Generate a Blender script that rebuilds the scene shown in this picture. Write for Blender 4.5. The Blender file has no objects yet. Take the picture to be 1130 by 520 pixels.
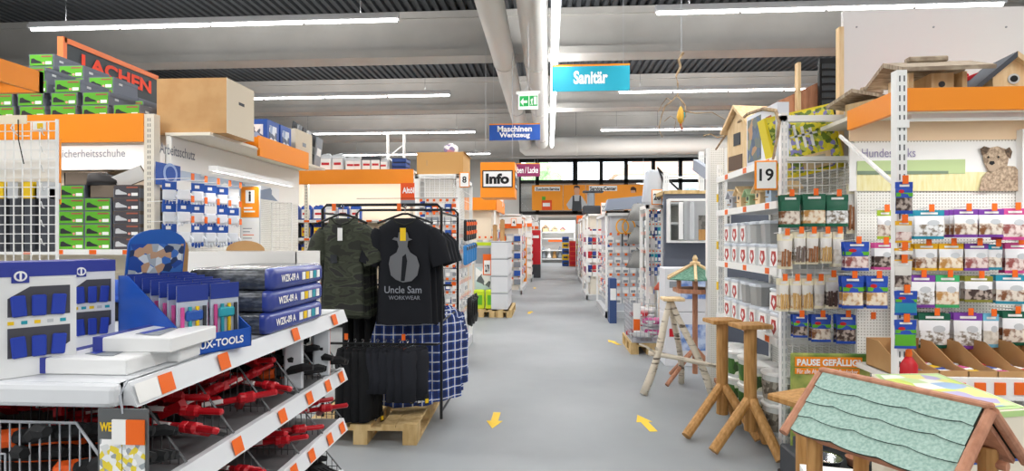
import bpy, bmesh, math, random
from mathutils import Vector, Matrix, Euler
random.seed(7)
SC = bpy.context.scene
COL = SC.collection
PI = math.pi

# ------------------------------------------------------------------ camera
FPX, CX, HY, H = 620.0, 565.0, 264.0, 1.45
YAW = math.atan(41.0 / FPX)
cam_d = bpy.data.cameras.new('camera')
cam = bpy.data.objects.new('camera', cam_d); COL.objects.link(cam)
cam_d.sensor_fit = 'HORIZONTAL'; cam_d.sensor_width = 36.0
cam_d.lens = 36.0 * FPX / 1130.0
cam_d.shift_y = (HY - 260.0) / 1130.0
cam_d.clip_start = 0.05; cam_d.clip_end = 300
cam.location = (0, 0, H); cam.rotation_euler = (PI / 2, 0, YAW)
SC.camera = cam

# ------------------------------------------------------------------ world, exposure
wd = bpy.data.worlds.new('sky'); SC.world = wd; wd.use_nodes = True
_bg = wd.node_tree.nodes['Background']
_bg.inputs[0].default_value = (0.80, 0.90, 1.0, 1); _bg.inputs[1].default_value = 5.0
SC.view_settings.view_transform = 'Standard'; SC.view_settings.look = 'None'
SC.view_settings.gamma = 1.0; SC.view_settings.use_curve_mapping = False
SC.view_settings.exposure = 0.32
LAMP_W = 150.0       # watts of each ceiling luminaire
SC.cycles.use_denoising = True
SC.cycles.max_bounces = 8; SC.cycles.diffuse_bounces = 4; SC.cycles.glossy_bounces = 3
SC.cycles.transparent_max_bounces = 12; SC.cycles.sample_clamp_indirect = 6.0
SC.cycles.caustics_reflective = False; SC.cycles.caustics_refractive = False

# ------------------------------------------------------------------ pixel -> ray -> plane
FWD = Vector((-math.sin(YAW), math.cos(YAW), 0)); RGT = Vector((math.cos(YAW), math.sin(YAW), 0))
def ray(px, py): return FWD + RGT * ((px - CX) / FPX) + Vector((0, 0, (HY - py) / FPX))
def W(px, py, Y=None, X=None, Z=None):
    r = ray(px, py)
    t = Y / r.y if Y is not None else (X / r.x if X is not None else (Z - H) / r.z)
    return Vector((0, 0, H)) + r * t
def FL(px, py): return W(px, py, Z=0)

# ------------------------------------------------------------------ materials
def lin(c):
    if isinstance(c, str): c = tuple(int(c[i:i+2], 16) / 255 for i in (0, 2, 4))
    return tuple((x / 12.92 if x <= 0.04045 else ((x + 0.055) / 1.055) ** 2.4) for x in c)
_M = {}
def mat(name, col='cccccc', rough=.6, metal=0, emit=0, alpha=1, trans=0, kind=None, col2=None, sc=10, a=.5, b=.5, stretch=(1, 1, 1), bump=0, spec=.4, coord='Object', ior=1.45):
    """a material: plain colour, or colour mixed with col2 by noise / waves / a printed pattern"""
    if name in _M: return _M[name]
    m = bpy.data.materials.new(name); m.use_nodes = True
    nt = m.node_tree; N = nt.nodes; L = nt.links; p = N['Principled BSDF']
    c = lin(col)
    p.inputs['Base Color'].default_value = (*c, 1); p.inputs['Roughness'].default_value = rough
    p.inputs['Metallic'].default_value = metal; p.inputs['Specular IOR Level'].default_value = spec
    p.inputs['Alpha'].default_value = alpha; p.inputs['Transmission Weight'].default_value = trans
    p.inputs['IOR'].default_value = ior
    if emit:
        p.inputs['Emission Color'].default_value = (*c, 1); p.inputs['Emission Strength'].default_value = emit
    if kind:
        tc = N.new('ShaderNodeTexCoord'); mp = N.new('ShaderNodeMapping'); L.new(tc.outputs[coord], mp.inputs[0])
        mp.inputs['Scale'].default_value = stretch
        if kind == 'noise':
            t = N.new('ShaderNodeTexNoise'); t.inputs['Scale'].default_value = sc; t.inputs['Detail'].default_value = 4
            L.new(mp.outputs[0], t.inputs[0]); fac = t.outputs[0]
        elif kind == 'voronoi':
            t = N.new('ShaderNodeTexVoronoi'); t.inputs['Scale'].default_value = sc
            L.new(mp.outputs[0], t.inputs[0])
            s = N.new('ShaderNodeSeparateColor'); L.new(t.outputs['Color'], s.inputs[0]); fac = s.outputs[0]
        elif kind == 'wave':
            t = N.new('ShaderNodeTexWave'); t.inputs['Scale'].default_value = sc; t.inputs['Distortion'].default_value = 3; t.inputs['Detail'].default_value = 2
            L.new(mp.outputs[0], t.inputs[0]); fac = t.outputs['Fac']
        elif kind == 'brick':
            t = N.new('ShaderNodeTexBrick'); t.inputs['Scale'].default_value = sc; L.new(mp.outputs[0], t.inputs[0]); fac = t.outputs['Fac']
        elif kind == 'holes':      # round perforations on a square pitch of 1/sc metres
            s = N.new('ShaderNodeSeparateXYZ'); L.new(mp.outputs[0], s.inputs[0])
            acc = None
            for i in (0, 1, 2):
                if stretch[i] == 0: continue
                m1 = N.new('ShaderNodeMath'); m1.operation = 'MULTIPLY'; m1.inputs[1].default_value = sc; L.new(s.outputs[i], m1.inputs[0])
                m2 = N.new('ShaderNodeMath'); m2.operation = 'FRACT'; L.new(m1.outputs[0], m2.inputs[0])
                m3 = N.new('ShaderNodeMath'); m3.operation = 'SUBTRACT'; m3.inputs[1].default_value = .5; L.new(m2.outputs[0], m3.inputs[0])
                m4 = N.new('ShaderNodeMath'); m4.operation = 'POWER'; m4.inputs[1].default_value = 2; L.new(m3.outputs[0], m4.inputs[0])
                if acc is None: acc = m4.outputs[0]
                else:
                    m5 = N.new('ShaderNodeMath'); m5.operation = 'ADD'; L.new(acc, m5.inputs[0]); L.new(m4.outputs[0], m5.inputs[1]); acc = m5.outputs[0]
            m6 = N.new('ShaderNodeMath'); m6.operation = 'LESS_THAN'; m6.inputs[1].default_value = .05; L.new(acc, m6.inputs[0]); fac = m6.outputs[0]
        r = N.new('ShaderNodeValToRGB'); e = r.color_ramp.elements
        e[0].position = a; e[1].position = max(b, a + .001)
        e[0].color = (*c, 1); e[1].color = (*lin(col2 or col), 1)
        L.new(fac, r.inputs[0]); L.new(r.outputs[0], p.inputs['Base Color'])
        if bump:
            bp = N.new('ShaderNodeBump'); bp.inputs['Strength'].default_value = bump; bp.inputs['Distance'].default_value = .01
            L.new(fac, bp.inputs['Height']); L.new(bp.outputs[0], p.inputs['Normal'])
    _M[name] = m
    return m
def multi(name, cols, sc=6, rough=.5, stretch=(1, 1, 1), kind='voronoi', coord='Object', distort=0):
    """a printed picture of several flat colours in irregular patches"""
    if name in _M: return _M[name]
    m = bpy.data.materials.new(name); m.use_nodes = True
    nt = m.node_tree; N = nt.nodes; L = nt.links; p = N['Principled BSDF']; p.inputs['Roughness'].default_value = rough
    tc = N.new('ShaderNodeTexCoord'); mp = N.new('ShaderNodeMapping'); L.new(tc.outputs[coord], mp.inputs[0]); mp.inputs['Scale'].default_value = stretch
    if kind == 'voronoi':
        t = N.new('ShaderNodeTexVoronoi'); t.inputs['Scale'].default_value = sc; L.new(mp.outputs[0], t.inputs[0])
        s = N.new('ShaderNodeSeparateColor'); L.new(t.outputs['Color'], s.inputs[0]); fac = s.outputs[0]; lo, hi = .05, .95
    else:
        t = N.new('ShaderNodeTexNoise'); t.inputs['Scale'].default_value = sc; t.inputs['Detail'].default_value = 3; t.inputs['Distortion'].default_value = distort
        L.new(mp.outputs[0], t.inputs[0]); fac = t.outputs[0]; lo, hi = .33, .64
    r = N.new('ShaderNodeValToRGB'); r.color_ramp.interpolation = 'CONSTANT'; e = r.color_ramp.elements
    n = len(cols)
    while len(e) < n: e.new(.5)
    for i, c in enumerate(cols):
        e[i].position = 0 if i == 0 else lo + (hi - lo) * i / n; e[i].color = (*lin(c), 1)
    L.new(fac, r.inputs[0]); L.new(r.outputs[0], p.inputs['Base Color'])
    _M[name] = m
    return m

def world_of(o):
    m = o.matrix_basis.copy()
    while o.parent: o = o.parent; m = o.matrix_basis @ m
    return m
# ------------------------------------------------------------------ mesh builder
class MB:
    def __init__(s): s.v = []; s.f = []; s.m = []
    def add(s, vs, fs, mi=0):
        k = len(s.v); s.v += [Vector(v) for v in vs]
        for f in fs: s.f.append([k + i for i in f]); s.m.append(mi)
        return s
    def box(s, a, b, mi=0, M=None):
        x0, y0, z0 = a; x1, y1, z1 = b
        vs = [Vector(q) for q in ((x0,y0,z0),(x1,y0,z0),(x1,y1,z0),(x0,y1,z0),(x0,y0,z1),(x1,y0,z1),(x1,y1,z1),(x0,y1,z1))]
        if M is not None: vs = [M @ v for v in vs]
        return s.add(vs, [(3,2,1,0),(4,5,6,7),(0,1,5,4),(1,2,6,5),(2,3,7,6),(3,0,4,7)], mi)
    def cbox(s, c, sz, mi=0, rot=None):
        c = Vector(c); h = Vector(sz) / 2
        M = Matrix.Translation(c) @ (Euler(rot).to_matrix().to_4x4() if rot else Matrix())
        return s.box(-h, h, mi, M)
    def rbox(s, c, sz, r=.01, seg=1, mi=0, rot=None):
        bm = bmesh.new(); bmesh.ops.create_cube(bm, size=1)
        for v in bm.verts: v.co = Vector((v.co.x * sz[0], v.co.y * sz[1], v.co.z * sz[2]))
        bmesh.ops.bevel(bm, geom=bm.edges[:], offset=min(r, min(sz) * .45), segments=seg, profile=.5, affect='EDGES')
        M = Matrix.Translation(Vector(c)) @ (Euler(rot).to_matrix().to_4x4() if rot else Matrix())
        bm.verts.index_update()
        s.add([M @ v.co for v in bm.verts], [[v.index for v in f.verts] for f in bm.faces], mi); bm.free(); return s
    def rod(s, a, b, r, n=5, mi=0, r2=None, cap=True):
        return s.tube([a, b], [r, r if r2 is None else r2], n, mi, cap)
    def tube(s, pts, r, n=6, mi=0, cap=True):
        pts = [Vector(p) for p in pts]; k = len(s.v); m = len(pts)
        for i, p in enumerate(pts):
            d = (pts[min(i+1, m-1)] - pts[max(i-1, 0)])
            d = d.normalized() if d.length > 1e-9 else Vector((0, 0, 1))
            u = d.cross(Vector((0, 0, 1)));
            if u.length < .05: u = d.cross(Vector((0, 1, 0)))
            u.normalize(); w = d.cross(u); rr = r[i] if isinstance(r, (list, tuple)) else r
            for j in range(n):
                t = 2 * PI * (j + .5) / n; s.v.append(p + (u * math.cos(t) + w * math.sin(t)) * rr)
        for i in range(m - 1):
            for j in range(n):
                a0 = k + i * n + j; a1 = k + i * n + (j + 1) % n
                s.f.append([a0, a0 + n, a1 + n, a1]); s.m.append(mi)
        if cap:
            s.f.append([k + j for j in range(n)]); s.m.append(mi)
            s.f.append([k + (m-1) * n + j for j in range(n)][::-1]); s.m.append(mi)
        return s
    def lathe(s, prof, c=(0, 0, 0), n=12, mi=0, sx=1, sy=1, power=2):
        """prof: (radius, z[, material]) bottom to top; power > 2 squares the round section"""
        k = len(s.v); c = Vector(c)
        for q in prof:
            for j in range(n):
                t = 2 * PI * (j + .5) / n; cx, cy = math.cos(t), math.sin(t)
                if power != 2: g = (abs(cx) ** power + abs(cy) ** power) ** (-1 / power); cx *= g; cy *= g
                s.v.append(c + Vector((q[0] * cx * sx, q[0] * cy * sy, q[1])))
        for i in range(len(prof) - 1):
            for j in range(n):
                a0 = k + i * n + j; a1 = k + i * n + (j + 1) % n
                s.f.append([a0, a1, a1 + n, a0 + n]); s.m.append(prof[i][2] if len(prof[i]) > 2 else mi)
        s.f.append([k + j for j in range(n)][::-1]); s.m.append(prof[0][2] if len(prof[0]) > 2 else mi)
        s.f.append([k + (len(prof) - 1) * n + j for j in range(n)]); s.m.append(prof[-1][2] if len(prof[-1]) > 2 else mi)
        return s
    def prism(s, poly, o, u, w, t, mi=0):
        """polygon of (a, b) on axes u, w at o, extruded by vector t"""
        o = Vector(o); u = Vector(u); w = Vector(w); t = Vector(t); n = len(poly)
        P = [o + u * a + w * b for a, b in poly]
        return s.add(P + [p + t for p in P], [list(range(n)), list(range(2 * n - 1, n - 1, -1))] + [[i, n + i, n + (i+1) % n, (i+1) % n] for i in range(n)], mi)
    def quad(s, o, u, w, mi=0):
        o = Vector(o); u = Vector(u); w = Vector(w)
        return s.add([o, o + u, o + u + w, o + w], [(0, 1, 2, 3)], mi)
    def slab(s, o, u, w, t, mi=0):
        return s.prism([(0, 0), (1, 0), (1, 1), (0, 1)], o, u, w, t, mi)
    def rotate(s, M, start=0):
        for i in range(start, len(s.v)): s.v[i] = M @ s.v[i]
        return s
    def build(s, name, mats, parent=None, world=False, smooth=False, kind=None):
        """ONE mesh object; under a parent in its local frame, or from world coordinates"""
        me = bpy.data.meshes.new(name)
        vs = s.v; loc = None
        if parent is not None and world:
            inv = world_of(parent).inverted(); vs = [inv @ v for v in vs]
        elif parent is None:
            xs = [v.x for v in vs]; ys = [v.y for v in vs]; zs = [v.z for v in vs]
            loc = Vector(((min(xs) + max(xs)) / 2, (min(ys) + max(ys)) / 2, min(zs))); vs = [v - loc for v in vs]
        me.from_pydata([tuple(v) for v in vs], [], s.f)
        if not isinstance(mats, (list, tuple)): mats = [mats]
        for m in mats: me.materials.append(m)
        for p, i in zip(me.polygons, s.m): p.material_index = min(i, len(mats) - 1)
        if smooth: me.polygons.foreach_set('use_smooth', [True] * len(me.polygons))
        bm = bmesh.new(); bm.from_mesh(me); bmesh.ops.recalc_face_normals(bm, faces=bm.faces[:]); bm.to_mesh(me); bm.free()
        o = bpy.data.objects.new(name, me); COL.objects.link(o)
        if parent is not None: o.parent = parent
        elif loc is not None: o.location = loc
        if kind: o['kind'] = kind
        return o
def tag(o, label, cat, group=None):
    o['label'] = label; o['category'] = cat
    if group: o['group'] = group
    return o
def thing(name, label, cat, loc=(0, 0, 0), rz=0, group=None):
    o = bpy.data.objects.new(name, None); COL.objects.link(o); o.empty_display_size = .1
    o.location = loc; o.rotation_euler = (0, 0, rz); o.matrix_basis = Matrix.Translation(Vector(loc)) @ Matrix.Rotation(rz, 4, 'Z')
    return tag(o, label, cat, group)
def dup(root, loc, rz=None, label=None, group=None, rot=None, scale=None):
    r = root.copy(); COL.objects.link(r); r.location = loc
    if rz is not None: r.rotation_euler = (0, 0, rz)
    if rot is not None: r.rotation_euler = rot
    if scale is not None: r.scale = scale
    if label: r['label'] = label
    if group: r['group'] = group
    for ch in list(root.children):
        c = ch.copy(); COL.objects.link(c); c.parent = r
        for g in list(ch.children):
            d = g.copy(); COL.objects.link(d); d.parent = c
    return r
def kill(root):
    for ch in list(root.children_recursive): bpy.data.objects.remove(ch)
    bpy.data.objects.remove(root)
_TX = {}
def text_mesh(s, bold=0.0):
    key = (s, bold)
    if key not in _TX:
        cu = bpy.data.curves.new('t', 'FONT'); cu.body = s; cu.offset = bold; cu.resolution_u = 3; cu.space_line = .85
        o = bpy.data.objects.new('t', cu); COL.objects.link(o)
        bpy.context.view_layer.update()
        me = bpy.data.meshes.new_from_object(o.evaluated_get(bpy.context.evaluated_depsgraph_get()))
        vs = [v.co.copy() for v in me.vertices]; fs = [list(p.vertices) for p in me.polygons]
        bpy.data.objects.remove(o); bpy.data.curves.remove(cu); bpy.data.meshes.remove(me)
        x0 = min(v.x for v in vs); x1 = max(v.x for v in vs); y0 = min(v.y for v in vs); y1 = max(v.y for v in vs)
        _TX[key] = ([((v.x - x0) / (x1 - x0), (v.y - y0) / (y1 - y0)) for v in vs], fs)
    return _TX[key]
def text(s, o, u, w, m, parent, bold=0.0, world=True, name='lettering'):
    """lettering filling the rectangle at o spanned by u (along the line) and w (up)"""
    vs, fs = text_mesh(s, bold); o = Vector(o); u = Vector(u); w = Vector(w)
    b = MB(); b.add([o + u * a + w * c for a, c in vs], fs)
    ob = b.build(name, m, parent, world=world)
    return ob
ORD = ['first', 'second', 'third', 'fourth', 'fifth', 'sixth', 'seventh', 'eighth', 'ninth', 'tenth', 'eleventh', 'twelfth', 'thirteenth', 'fourteenth', 'fifteenth', 'sixteenth']
def nth(i): return ORD[i]
EX, EY, EZ = Vector((1, 0, 0)), Vector((0, 1, 0)), Vector((0, 0, 1))

# ------------------------------------------------------------------ shared materials
WHITE = mat('white_steel', 'f0f0ee', .4); CREAM = mat('cream_steel', 'e6dfd0', .5); GREYM = mat('grey_steel', 'b9bdc4', .4)
ORANGE = mat('orange_fascia', 'f5901a', .45); PRICE = mat('price_orange', 'ef6a1c', .5); TAGW = mat('ticket_white', 'f2f2f0', .6)
BLACK = mat('black_plastic', '17181a', .45); DARKWIRE = mat('dark_wire', '5d5f61', .35, metal=.6); CHROME = mat('chrome', 'c9ccd0', .2, metal=1)
PEG = mat('perforated_panel', 'f4f2ec', .5, kind='holes', col2='b5b0a6', sc=55, stretch=(1, 0, 1), a=.5, b=.51)
PEGY = mat('perforated_panel_side', 'f0f0ec', .5, kind='holes', col2='a5a39c', sc=50, stretch=(0, 1, 1), a=.5, b=.51)
CARD = mat('cardboard', 'c09868', .8, kind='noise', col2='b68c5c', sc=4, a=.4, b=.6); CARDW = mat('white_card', 'eceae6', .6)
WOOD = mat('pine_wood', 'c4955c', .55, kind='noise', col2='a3763f', sc=9, stretch=(6, 6, .7), a=.35, b=.7)
WOODP = mat('pale_wood', 'ead0a6', .6, kind='noise', col2='dab888', sc=8, stretch=(5, 5, .8), a=.35, b=.7)
WOODR = mat('red_brown_wood', 'c68f72', .6, kind='noise', col2='a9745a', sc=9, stretch=(5, 5, .8), a=.35, b=.7)
PALLET = mat('pallet_wood', 'd9bd8a', .75, kind='noise', col2='bd9c66', sc=7, stretch=(3, 3, 1), a=.35, b=.7)
BLUE = mat('product_blue', '2a55a8', .4); NAVY = mat('product_navy', '2f3f86', .4); RED = mat('product_red', 'c3202a', .4); GREEN = mat('product_green', '5fae2e', .45)
TEAL = mat('product_teal', '2f9fb0', .45); YELLOW = mat('product_yellow', 'f0c81c', .5); PURPLE = mat('product_purple', '7a3fa0', .45); PINK = mat('product_pink', 'd04f93', .45)
GREY = mat('product_grey', '8e949b', .5); DGREY = mat('dark_grey', '3e4146', .55); LGREY = mat('light_grey', 'c6c9cc', .5)
INK = mat('ink_black', '1c1c1e', .7); INKW = mat('ink_white', 'f5f5f5', .6); INKG = mat('ink_grey', '8b8f98', .7); INKR = mat('ink_red', 'e8401c', .6)
CLEAR = mat('clear_film', 'e8eef2', .12, alpha=.22, spec=.6)
GLASS = mat('window_glass', 'e6f0f2', .03, alpha=.12, spec=.5)
# ------------------------------------------------------------------ the hall
def struct(o): o['kind'] = 'structure'; return o
XL, XR, YB, YF, ZD, ZB = -15.0, 13.0, -12.0, 29.0, 6.4, 5.4      # walls, deck height, underside of the beams
FLOORM = mat('concrete_floor', '9da1a4', .5, kind='noise', col2='8b9093', sc=.9, a=.3, b=.75, spec=.3)
b = MB(); b.box((XL, YB, -.12), (XR, 40, 0)); struct(b.build('floor', FLOORM))
DECK = mat('roof_deck', '3b3e42', .5); CONC = mat('concrete_beam', 'bcbab6', .8, kind='noise', col2='b0aeaa', sc=1.2, a=.3, b=.7)
WALLM = mat('hall_wall', 'cfcecb', .8)
# corrugated roof deck: trapezoid ribs running down the hall
b = MB(); pitch = .19; n = int((XR - XL) / pitch)
for i in range(n):
    x = XL + i * pitch
    for xa, za, xb, zb in ((0, 0, .09, 0), (.09, 0, .11, .07), (.11, .07, .17, .07), (.17, .07, .19, 0)):
        b.add([(x+xa, YB, ZD+za), (x+xb, YB, ZD+zb), (x+xb, YF, ZD+zb), (x+xa, YF, ZD+za)], [(0, 1, 2, 3)])
b.box((XL, YB, ZD+.1), (XR, YF, ZD+.2)); ceil = struct(b.build('ceiling', DECK))
for i in range(8):
    y = -8 + 5 * i; b = MB()
    b.box((XL, y + .12, ZB + .16), (XR, y + .42, ZD)); b.box((XL, y, ZB), (XR, y + .54, ZB + .16)); b.box((XL, y+.05, ZD-.14), (XR, y + .49, ZD))
    o = struct(b.build('roof_beam', CONC)); o['label'] = 'pale concrete roof beam spanning the hall'
# side and rear walls
for nm, x0, x1 in (('wall_left', XL - .2, XL), ('wall_right', XR, XR + .2)):
    b = MB(); b.box((x0, YB, 0), (x1, YF, ZD + .1)); struct(b.build(nm, WALLM))
b = MB(); b.box((XL, YB - .2, 0), (XR, YB, ZD + .1)); struct(b.build('wall_rear', WALLM))
# end wall with a band of windows and a passage under it
wz0, wz1 = W(650, 236, YF).z, W(650, 175, YF).z
wx0, wx1 = W(573, 200, YF).x, W(800, 200, YF).x
px0, px1, pz = W(594, 250, YF).x, W(638, 250, YF).x, W(610, 240, YF).z
b = MB()
b.box((XL, YF, 0), (px0, YF + .25, wz0)); b.box((px1, YF, 0), (XR, YF + .25, wz0)); b.box((px0, YF, pz), (px1, YF + .25, wz0))
b.box((XL, YF, wz0), (wx0, YF + .25, ZD + .1)); b.box((wx1, YF, wz0), (XR, YF + .25, ZD + .1)); b.box((wx0, YF, wz1), (wx1, YF + .25, ZD + .1))
struct(b.build('wall_end', WALLM))
FRAME = mat('window_frame_black', '1d2022', .5)
xs = [573, 593, 634, 663.5, 691, 721, 751, 778, 800]; zr = W(600, 200.5, YF).z
for i in range(len(xs) - 1):
    xa, xb = W(xs[i], 200, YF).x, W(xs[i+1], 200, YF).x
    w = MB(); t = .09 if i != 2 else .16
    w.box((xa, YF-.02, wz0), (xa + t, YF + .15, wz1)); w.box((xb - .09, YF-.02, wz0), (xb, YF + .15, wz1))
    for z in (wz0 + .05, zr, wz1 - .08): w.box((xa, YF-.02, z - .09), (xb, YF + .15, z + .08))
    o = struct(w.build('window_%d' % (i + 1), FRAME))
    for za, zb in ((wz0, zr), (zr, wz1)):
        g = MB(); g.box((xa + .05, YF + .06, za), (xb - .05, YF + .075, zb))
        g.v = [v - o.location for v in g.v]; g.build('pane', GLASS, o)
# the room beyond the passage
b = MB(); b.box((px0 - 3, 38.5, 0), (px1 + 3, 38.7, 4.2)); struct(b.build('wall_passage', mat('passage_wall', 'd8d6d2', .8)))
b = MB(); b.box((px0 - 3, YF + .25, 4.2), (px1 + 3, 38.7, 4.4)); struct(b.build('ceiling_passage', mat('passage_wall', '')))
b = MB(); b.box((px0 - 3.2, YF + .25, 0), (px0 - 3, 38.7, 4.3)); struct(b.build('wall_passage_left', mat('passage_wall', '')))
b = MB(); b.box((px1 + 3, YF + .25, 0), (px1 + 3.2, 38.7, 4.3)); struct(b.build('wall_passage_right', mat('passage_wall', '')))
b = MB(); b.box((px0 - .12, YF - .06, 0), (px0, YF + .3, pz + .12)); b.box((px1, YF - .06, 0), (px1 + .12, YF + .3, pz + .12)); b.box((px0, YF - .06, pz), (px1, YF + .3, pz + .12))
struct(b.build('trim_1', WHITE))
# outside: ground, a house and trees seen through the window band
b = MB(); b.box((-40, 40, -.3), (50, 90, 0)); struct(b.build('ground_outside', mat('outside_ground', '8a9080', .9)))
t = thing('house', 'pale house with a red roof seen through the high windows', 'house', (13, 62, 0))
b = MB(); b.box((-6, -4, 0), (6, 4, 8)); b.build('wall', mat('house_render', 'f2ece4', .8), t)
b = MB(); b.prism([(-6.5, 8), (6.5, 8), (0, 12.5)], (0, -4.4, 0), EX, EZ, EY * 8.8); b.build('roof', mat('house_roof', 'd8a890', .8), t)
for k in range(4):
    b = MB(); b.box((-5 + k * 2.8, -4.05, 5), (-3.7 + k * 2.8, -3.98, 6.6)); b.build('window', mat('house_window', '7d8c96', .2), t)
LEAF = mat('tree_leaf', 'a9c48c', .8, kind='noise', col2='7fa068', sc=3, a=.35, b=.65)
def blob(b, c, r, mi=0, n=2):
    bm = bmesh.new(); bmesh.ops.create_icosphere(bm, subdivisions=n, radius=1)
    for v in bm.verts: v.co = Vector(c) + v.co * r * random.uniform(.8, 1.15)
    bm.verts.index_update(); b.add([v.co.copy() for v in bm.verts], [[v.index for v in f.verts] for f in bm.faces], mi); bm.free()
for k, (x, y, s, lab) in enumerate(((-1.5, 52, 1.0, 'green leafy tree outside the leftmost wide window pane'), (2.8, 55, .8, 'smaller green tree outside beside the pale house'))):
    t = thing('tree', lab, 'tree', (x, y, 0), 0, 'trees outside the windows')
    c = MB()
    for q in range(9): blob(c, (random.uniform(-2.2, 2.2) * s, random.uniform(-1.5, 1.5), random.uniform(4.5, 8) * s), 1.5 * s)
    c.build('crown', LEAF, t); c = MB(); c.tube([(0, 0, 0), (.1, 0, 2.5), (0, 0, 5 * s)], [.3, .22, .15], 8); c.build('trunk', mat('bark_brown', '5d4a38', .9), t)

# ------------------------------------------------------------------ ceiling luminaires (each with its own lamp)
TUBE = mat('lamp_tube', 'ffffff', .5, emit=9.0); HOUS = mat('lamp_housing', 'dcdde0', .5)
def luminaire(x0, x1, y, z, label, along='x', power=LAMP_W, rt=.028, upf=1.15):
    L = abs(x1 - x0); c = (x0 + x1) / 2
    t = thing('ceiling_luminaire', label, 'lamp', (c, y, z) if along == 'x' else (y, c, z), 0 if along == 'x' else PI / 2, 'ceiling luminaires')
    b = MB(); b.box((-L/2, -.07, .03), (L/2, .07, .09)); b.box((-L/2, -.035, .09), (L/2, .035, .14)); b.build('housing', HOUS, t)
    nseg = max(1, int(round(L / 1.55)))
    for i in range(nseg):
        a0 = -L/2 + L * i / nseg + .03; a1 = -L/2 + L * (i + 1) / nseg - .03
        b = MB(); b.tube([(a0, 0, .015), (a1, 0, .015)], rt, 8); b.build('lamp_tube', TUBE, t)
    for s in (-.4, .4):
        b = MB(); b.rod((s * L, 0, .13), (s * L, 0, ZD - z), .006, 4); b.build('suspension_wire', DARKWIRE, t)
    ld = bpy.data.lights.new('lamp_light', 'AREA'); ld.shape = 'RECTANGLE'; ld.size = L - .05; ld.size_y = .1; ld.energy = power * L / 5; ld.color = (1, .985, .96)
    lo = bpy.data.objects.new('lamp_light', ld); COL.objects.link(lo); lo.parent = t; lo.location = (0, 0, -.02)
    ld = bpy.data.lights.new('lamp_uplight', 'AREA'); ld.shape = 'RECTANGLE'; ld.size = L - .05; ld.size_y = .1; ld.energy = power * L / 5 * upf; ld.color = (1, .985, .96)
    lo = bpy.data.objects.new('lamp_uplight', ld); COL.objects.link(lo); lo.parent = t; lo.location = (0, 0, .16); lo.rotation_euler = (PI, 0, 0)
    return t
rows = [(-10.6, 'third row behind the camera'), (-5.6, 'second row behind the camera'), (-.6, 'behind the camera'), (4.4, 'above the front displays'), (9.4, 'nearest row in view'), (14.4, 'second row in view'), (19.4, 'third row in view'), (24.4, 'far row before the windows')]
for y, w in rows:
    luminaire(-9.2, -2.55, y, 5.16, 'long white ceiling luminaire left of the aisle, ' + w)
    luminaire(1.75, 7.2, y, 5.16, 'long white ceiling luminaire right of the aisle, ' + w)
luminaire(3.0, 20.3, .1, 4.78, 'continuous bright luminaire running along the aisle beside the ducts', 'y', 170, .055, .4)

# ------------------------------------------------------------------ ventilation ducts
DUCT = mat('duct_white', 'd9d8d4', .7)
zc = 4.95
for nm, x, r, lab in (('ventilation_duct', -.875, .215, 'left of the two parallel round white ventilation ducts'), ('ventilation_duct', -.25, .235, 'right of the two parallel round white ventilation ducts, beside the aisle luminaire')):
    t = thing(nm, lab, 'duct', (x, 0, zc), 0, 'parallel ducts along the aisle'); b = MB()
    end = 20.75 if x < -.5 else 20.4
    b.tube([(0, -5, 0), (0, end, 0)], r, 20); b.build('pipe', DUCT, t, smooth=True)
    for y in (3, 7, 11, 15, 19):
        b = MB(); b.tube([(0, y - .03, 0), (0, y + .03, 0)], r + .012, 20); b.build('joint_ring', DUCT, t)
        b = MB(); b.rod((0, y, r), (0, y, 1.45), .006, 4); b.build('hanger_rod', DARKWIRE, t)
t = thing('ventilation_duct', 'wide white cross duct running right below the roof before the windows', 'duct', (0, 21.1, zc)); b = MB()
b.tube([(-1.1, 0, 0), (-.9, 0, 0), (12.8, 0, 0)], [.2, .36, .36], 24); b.build('pipe', DUCT, t, smooth=True)
for x in (1, 4, 7, 10):
    b = MB(); b.tube([(x, 0, 0), (x + .06, 0, 0)], .375, 24); b.build('joint_ring', DUCT, t)
    b = MB(); b.rod((x, 0, .3), (x, 0, 1.45), .008, 4); b.build('hanger_rod', DARKWIRE, t)
def hang_z(x, y):
    """height of what a wire at (x, y) hangs from: a duct above it, else the roof deck"""
    for dx, r in ((-.875, .215), (-.25, .235)):
        if abs(x - dx) < r + .01 and y < 20.3: return zc - math.sqrt(max(0, r*r - (x - dx)**2)) + .01
    return ZD
# ------------------------------------------------------------------ hanging signs
def hang_sign(name, px0, py0, px1, py1, Y, bodym, label, lines, topm=ORANGE, ink=INKW, bold=.02, band=.07, tilt=0):
    a = W(px0, py1, Y); c = W(px1, py0, Y); w = c.x - a.x; h = c.z - a.z
    t = thing(name, label, 'sign', (a.x, Y, a.z), tilt)
    b = MB(); b.box((0, 0, 0), (w, .03, h * (1 - band))); b.build('panel', bodym, t)
    b = MB(); b.box((0, -.001, h * (1 - band)), (w, .031, h)); b.build('top_rail', topm, t)
    for x in (.08, .92):
        q = MB(); q.rod((w * x, .015, h), (w * x, .015, hang_z(a.x + w*x, Y) - a.z), .004, 4); q.build('suspension_wire', GREYM, t)
    for s, x0, x1, z0, z1 in lines:
        text(s, (w * x0, -.004, h * z0), (w * (x1 - x0), 0, 0), (0, 0, h * (z1 - z0)), ink, t, bold, world=False)
    return t
hang_sign('hanging_sign', 609, 70, 695, 101, 10.0, mat('sign_turquoise', '1fa3bd', .5), 'turquoise hanging department sign for sanitary ware with an orange top edge', [('Sanitär', .28, .72, .26, .76)], bold=.035)
hang_sign('hanging_sign', 540, 136, 596, 155, 14.0, mat('sign_blue', '2355ae', .5), 'blue hanging department sign for machines and tools below the ducts', [('Maschinen', .16, .84, .5, .86), ('Werkzeug', .2, .8, .08, .46)], bold=.035)
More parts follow.
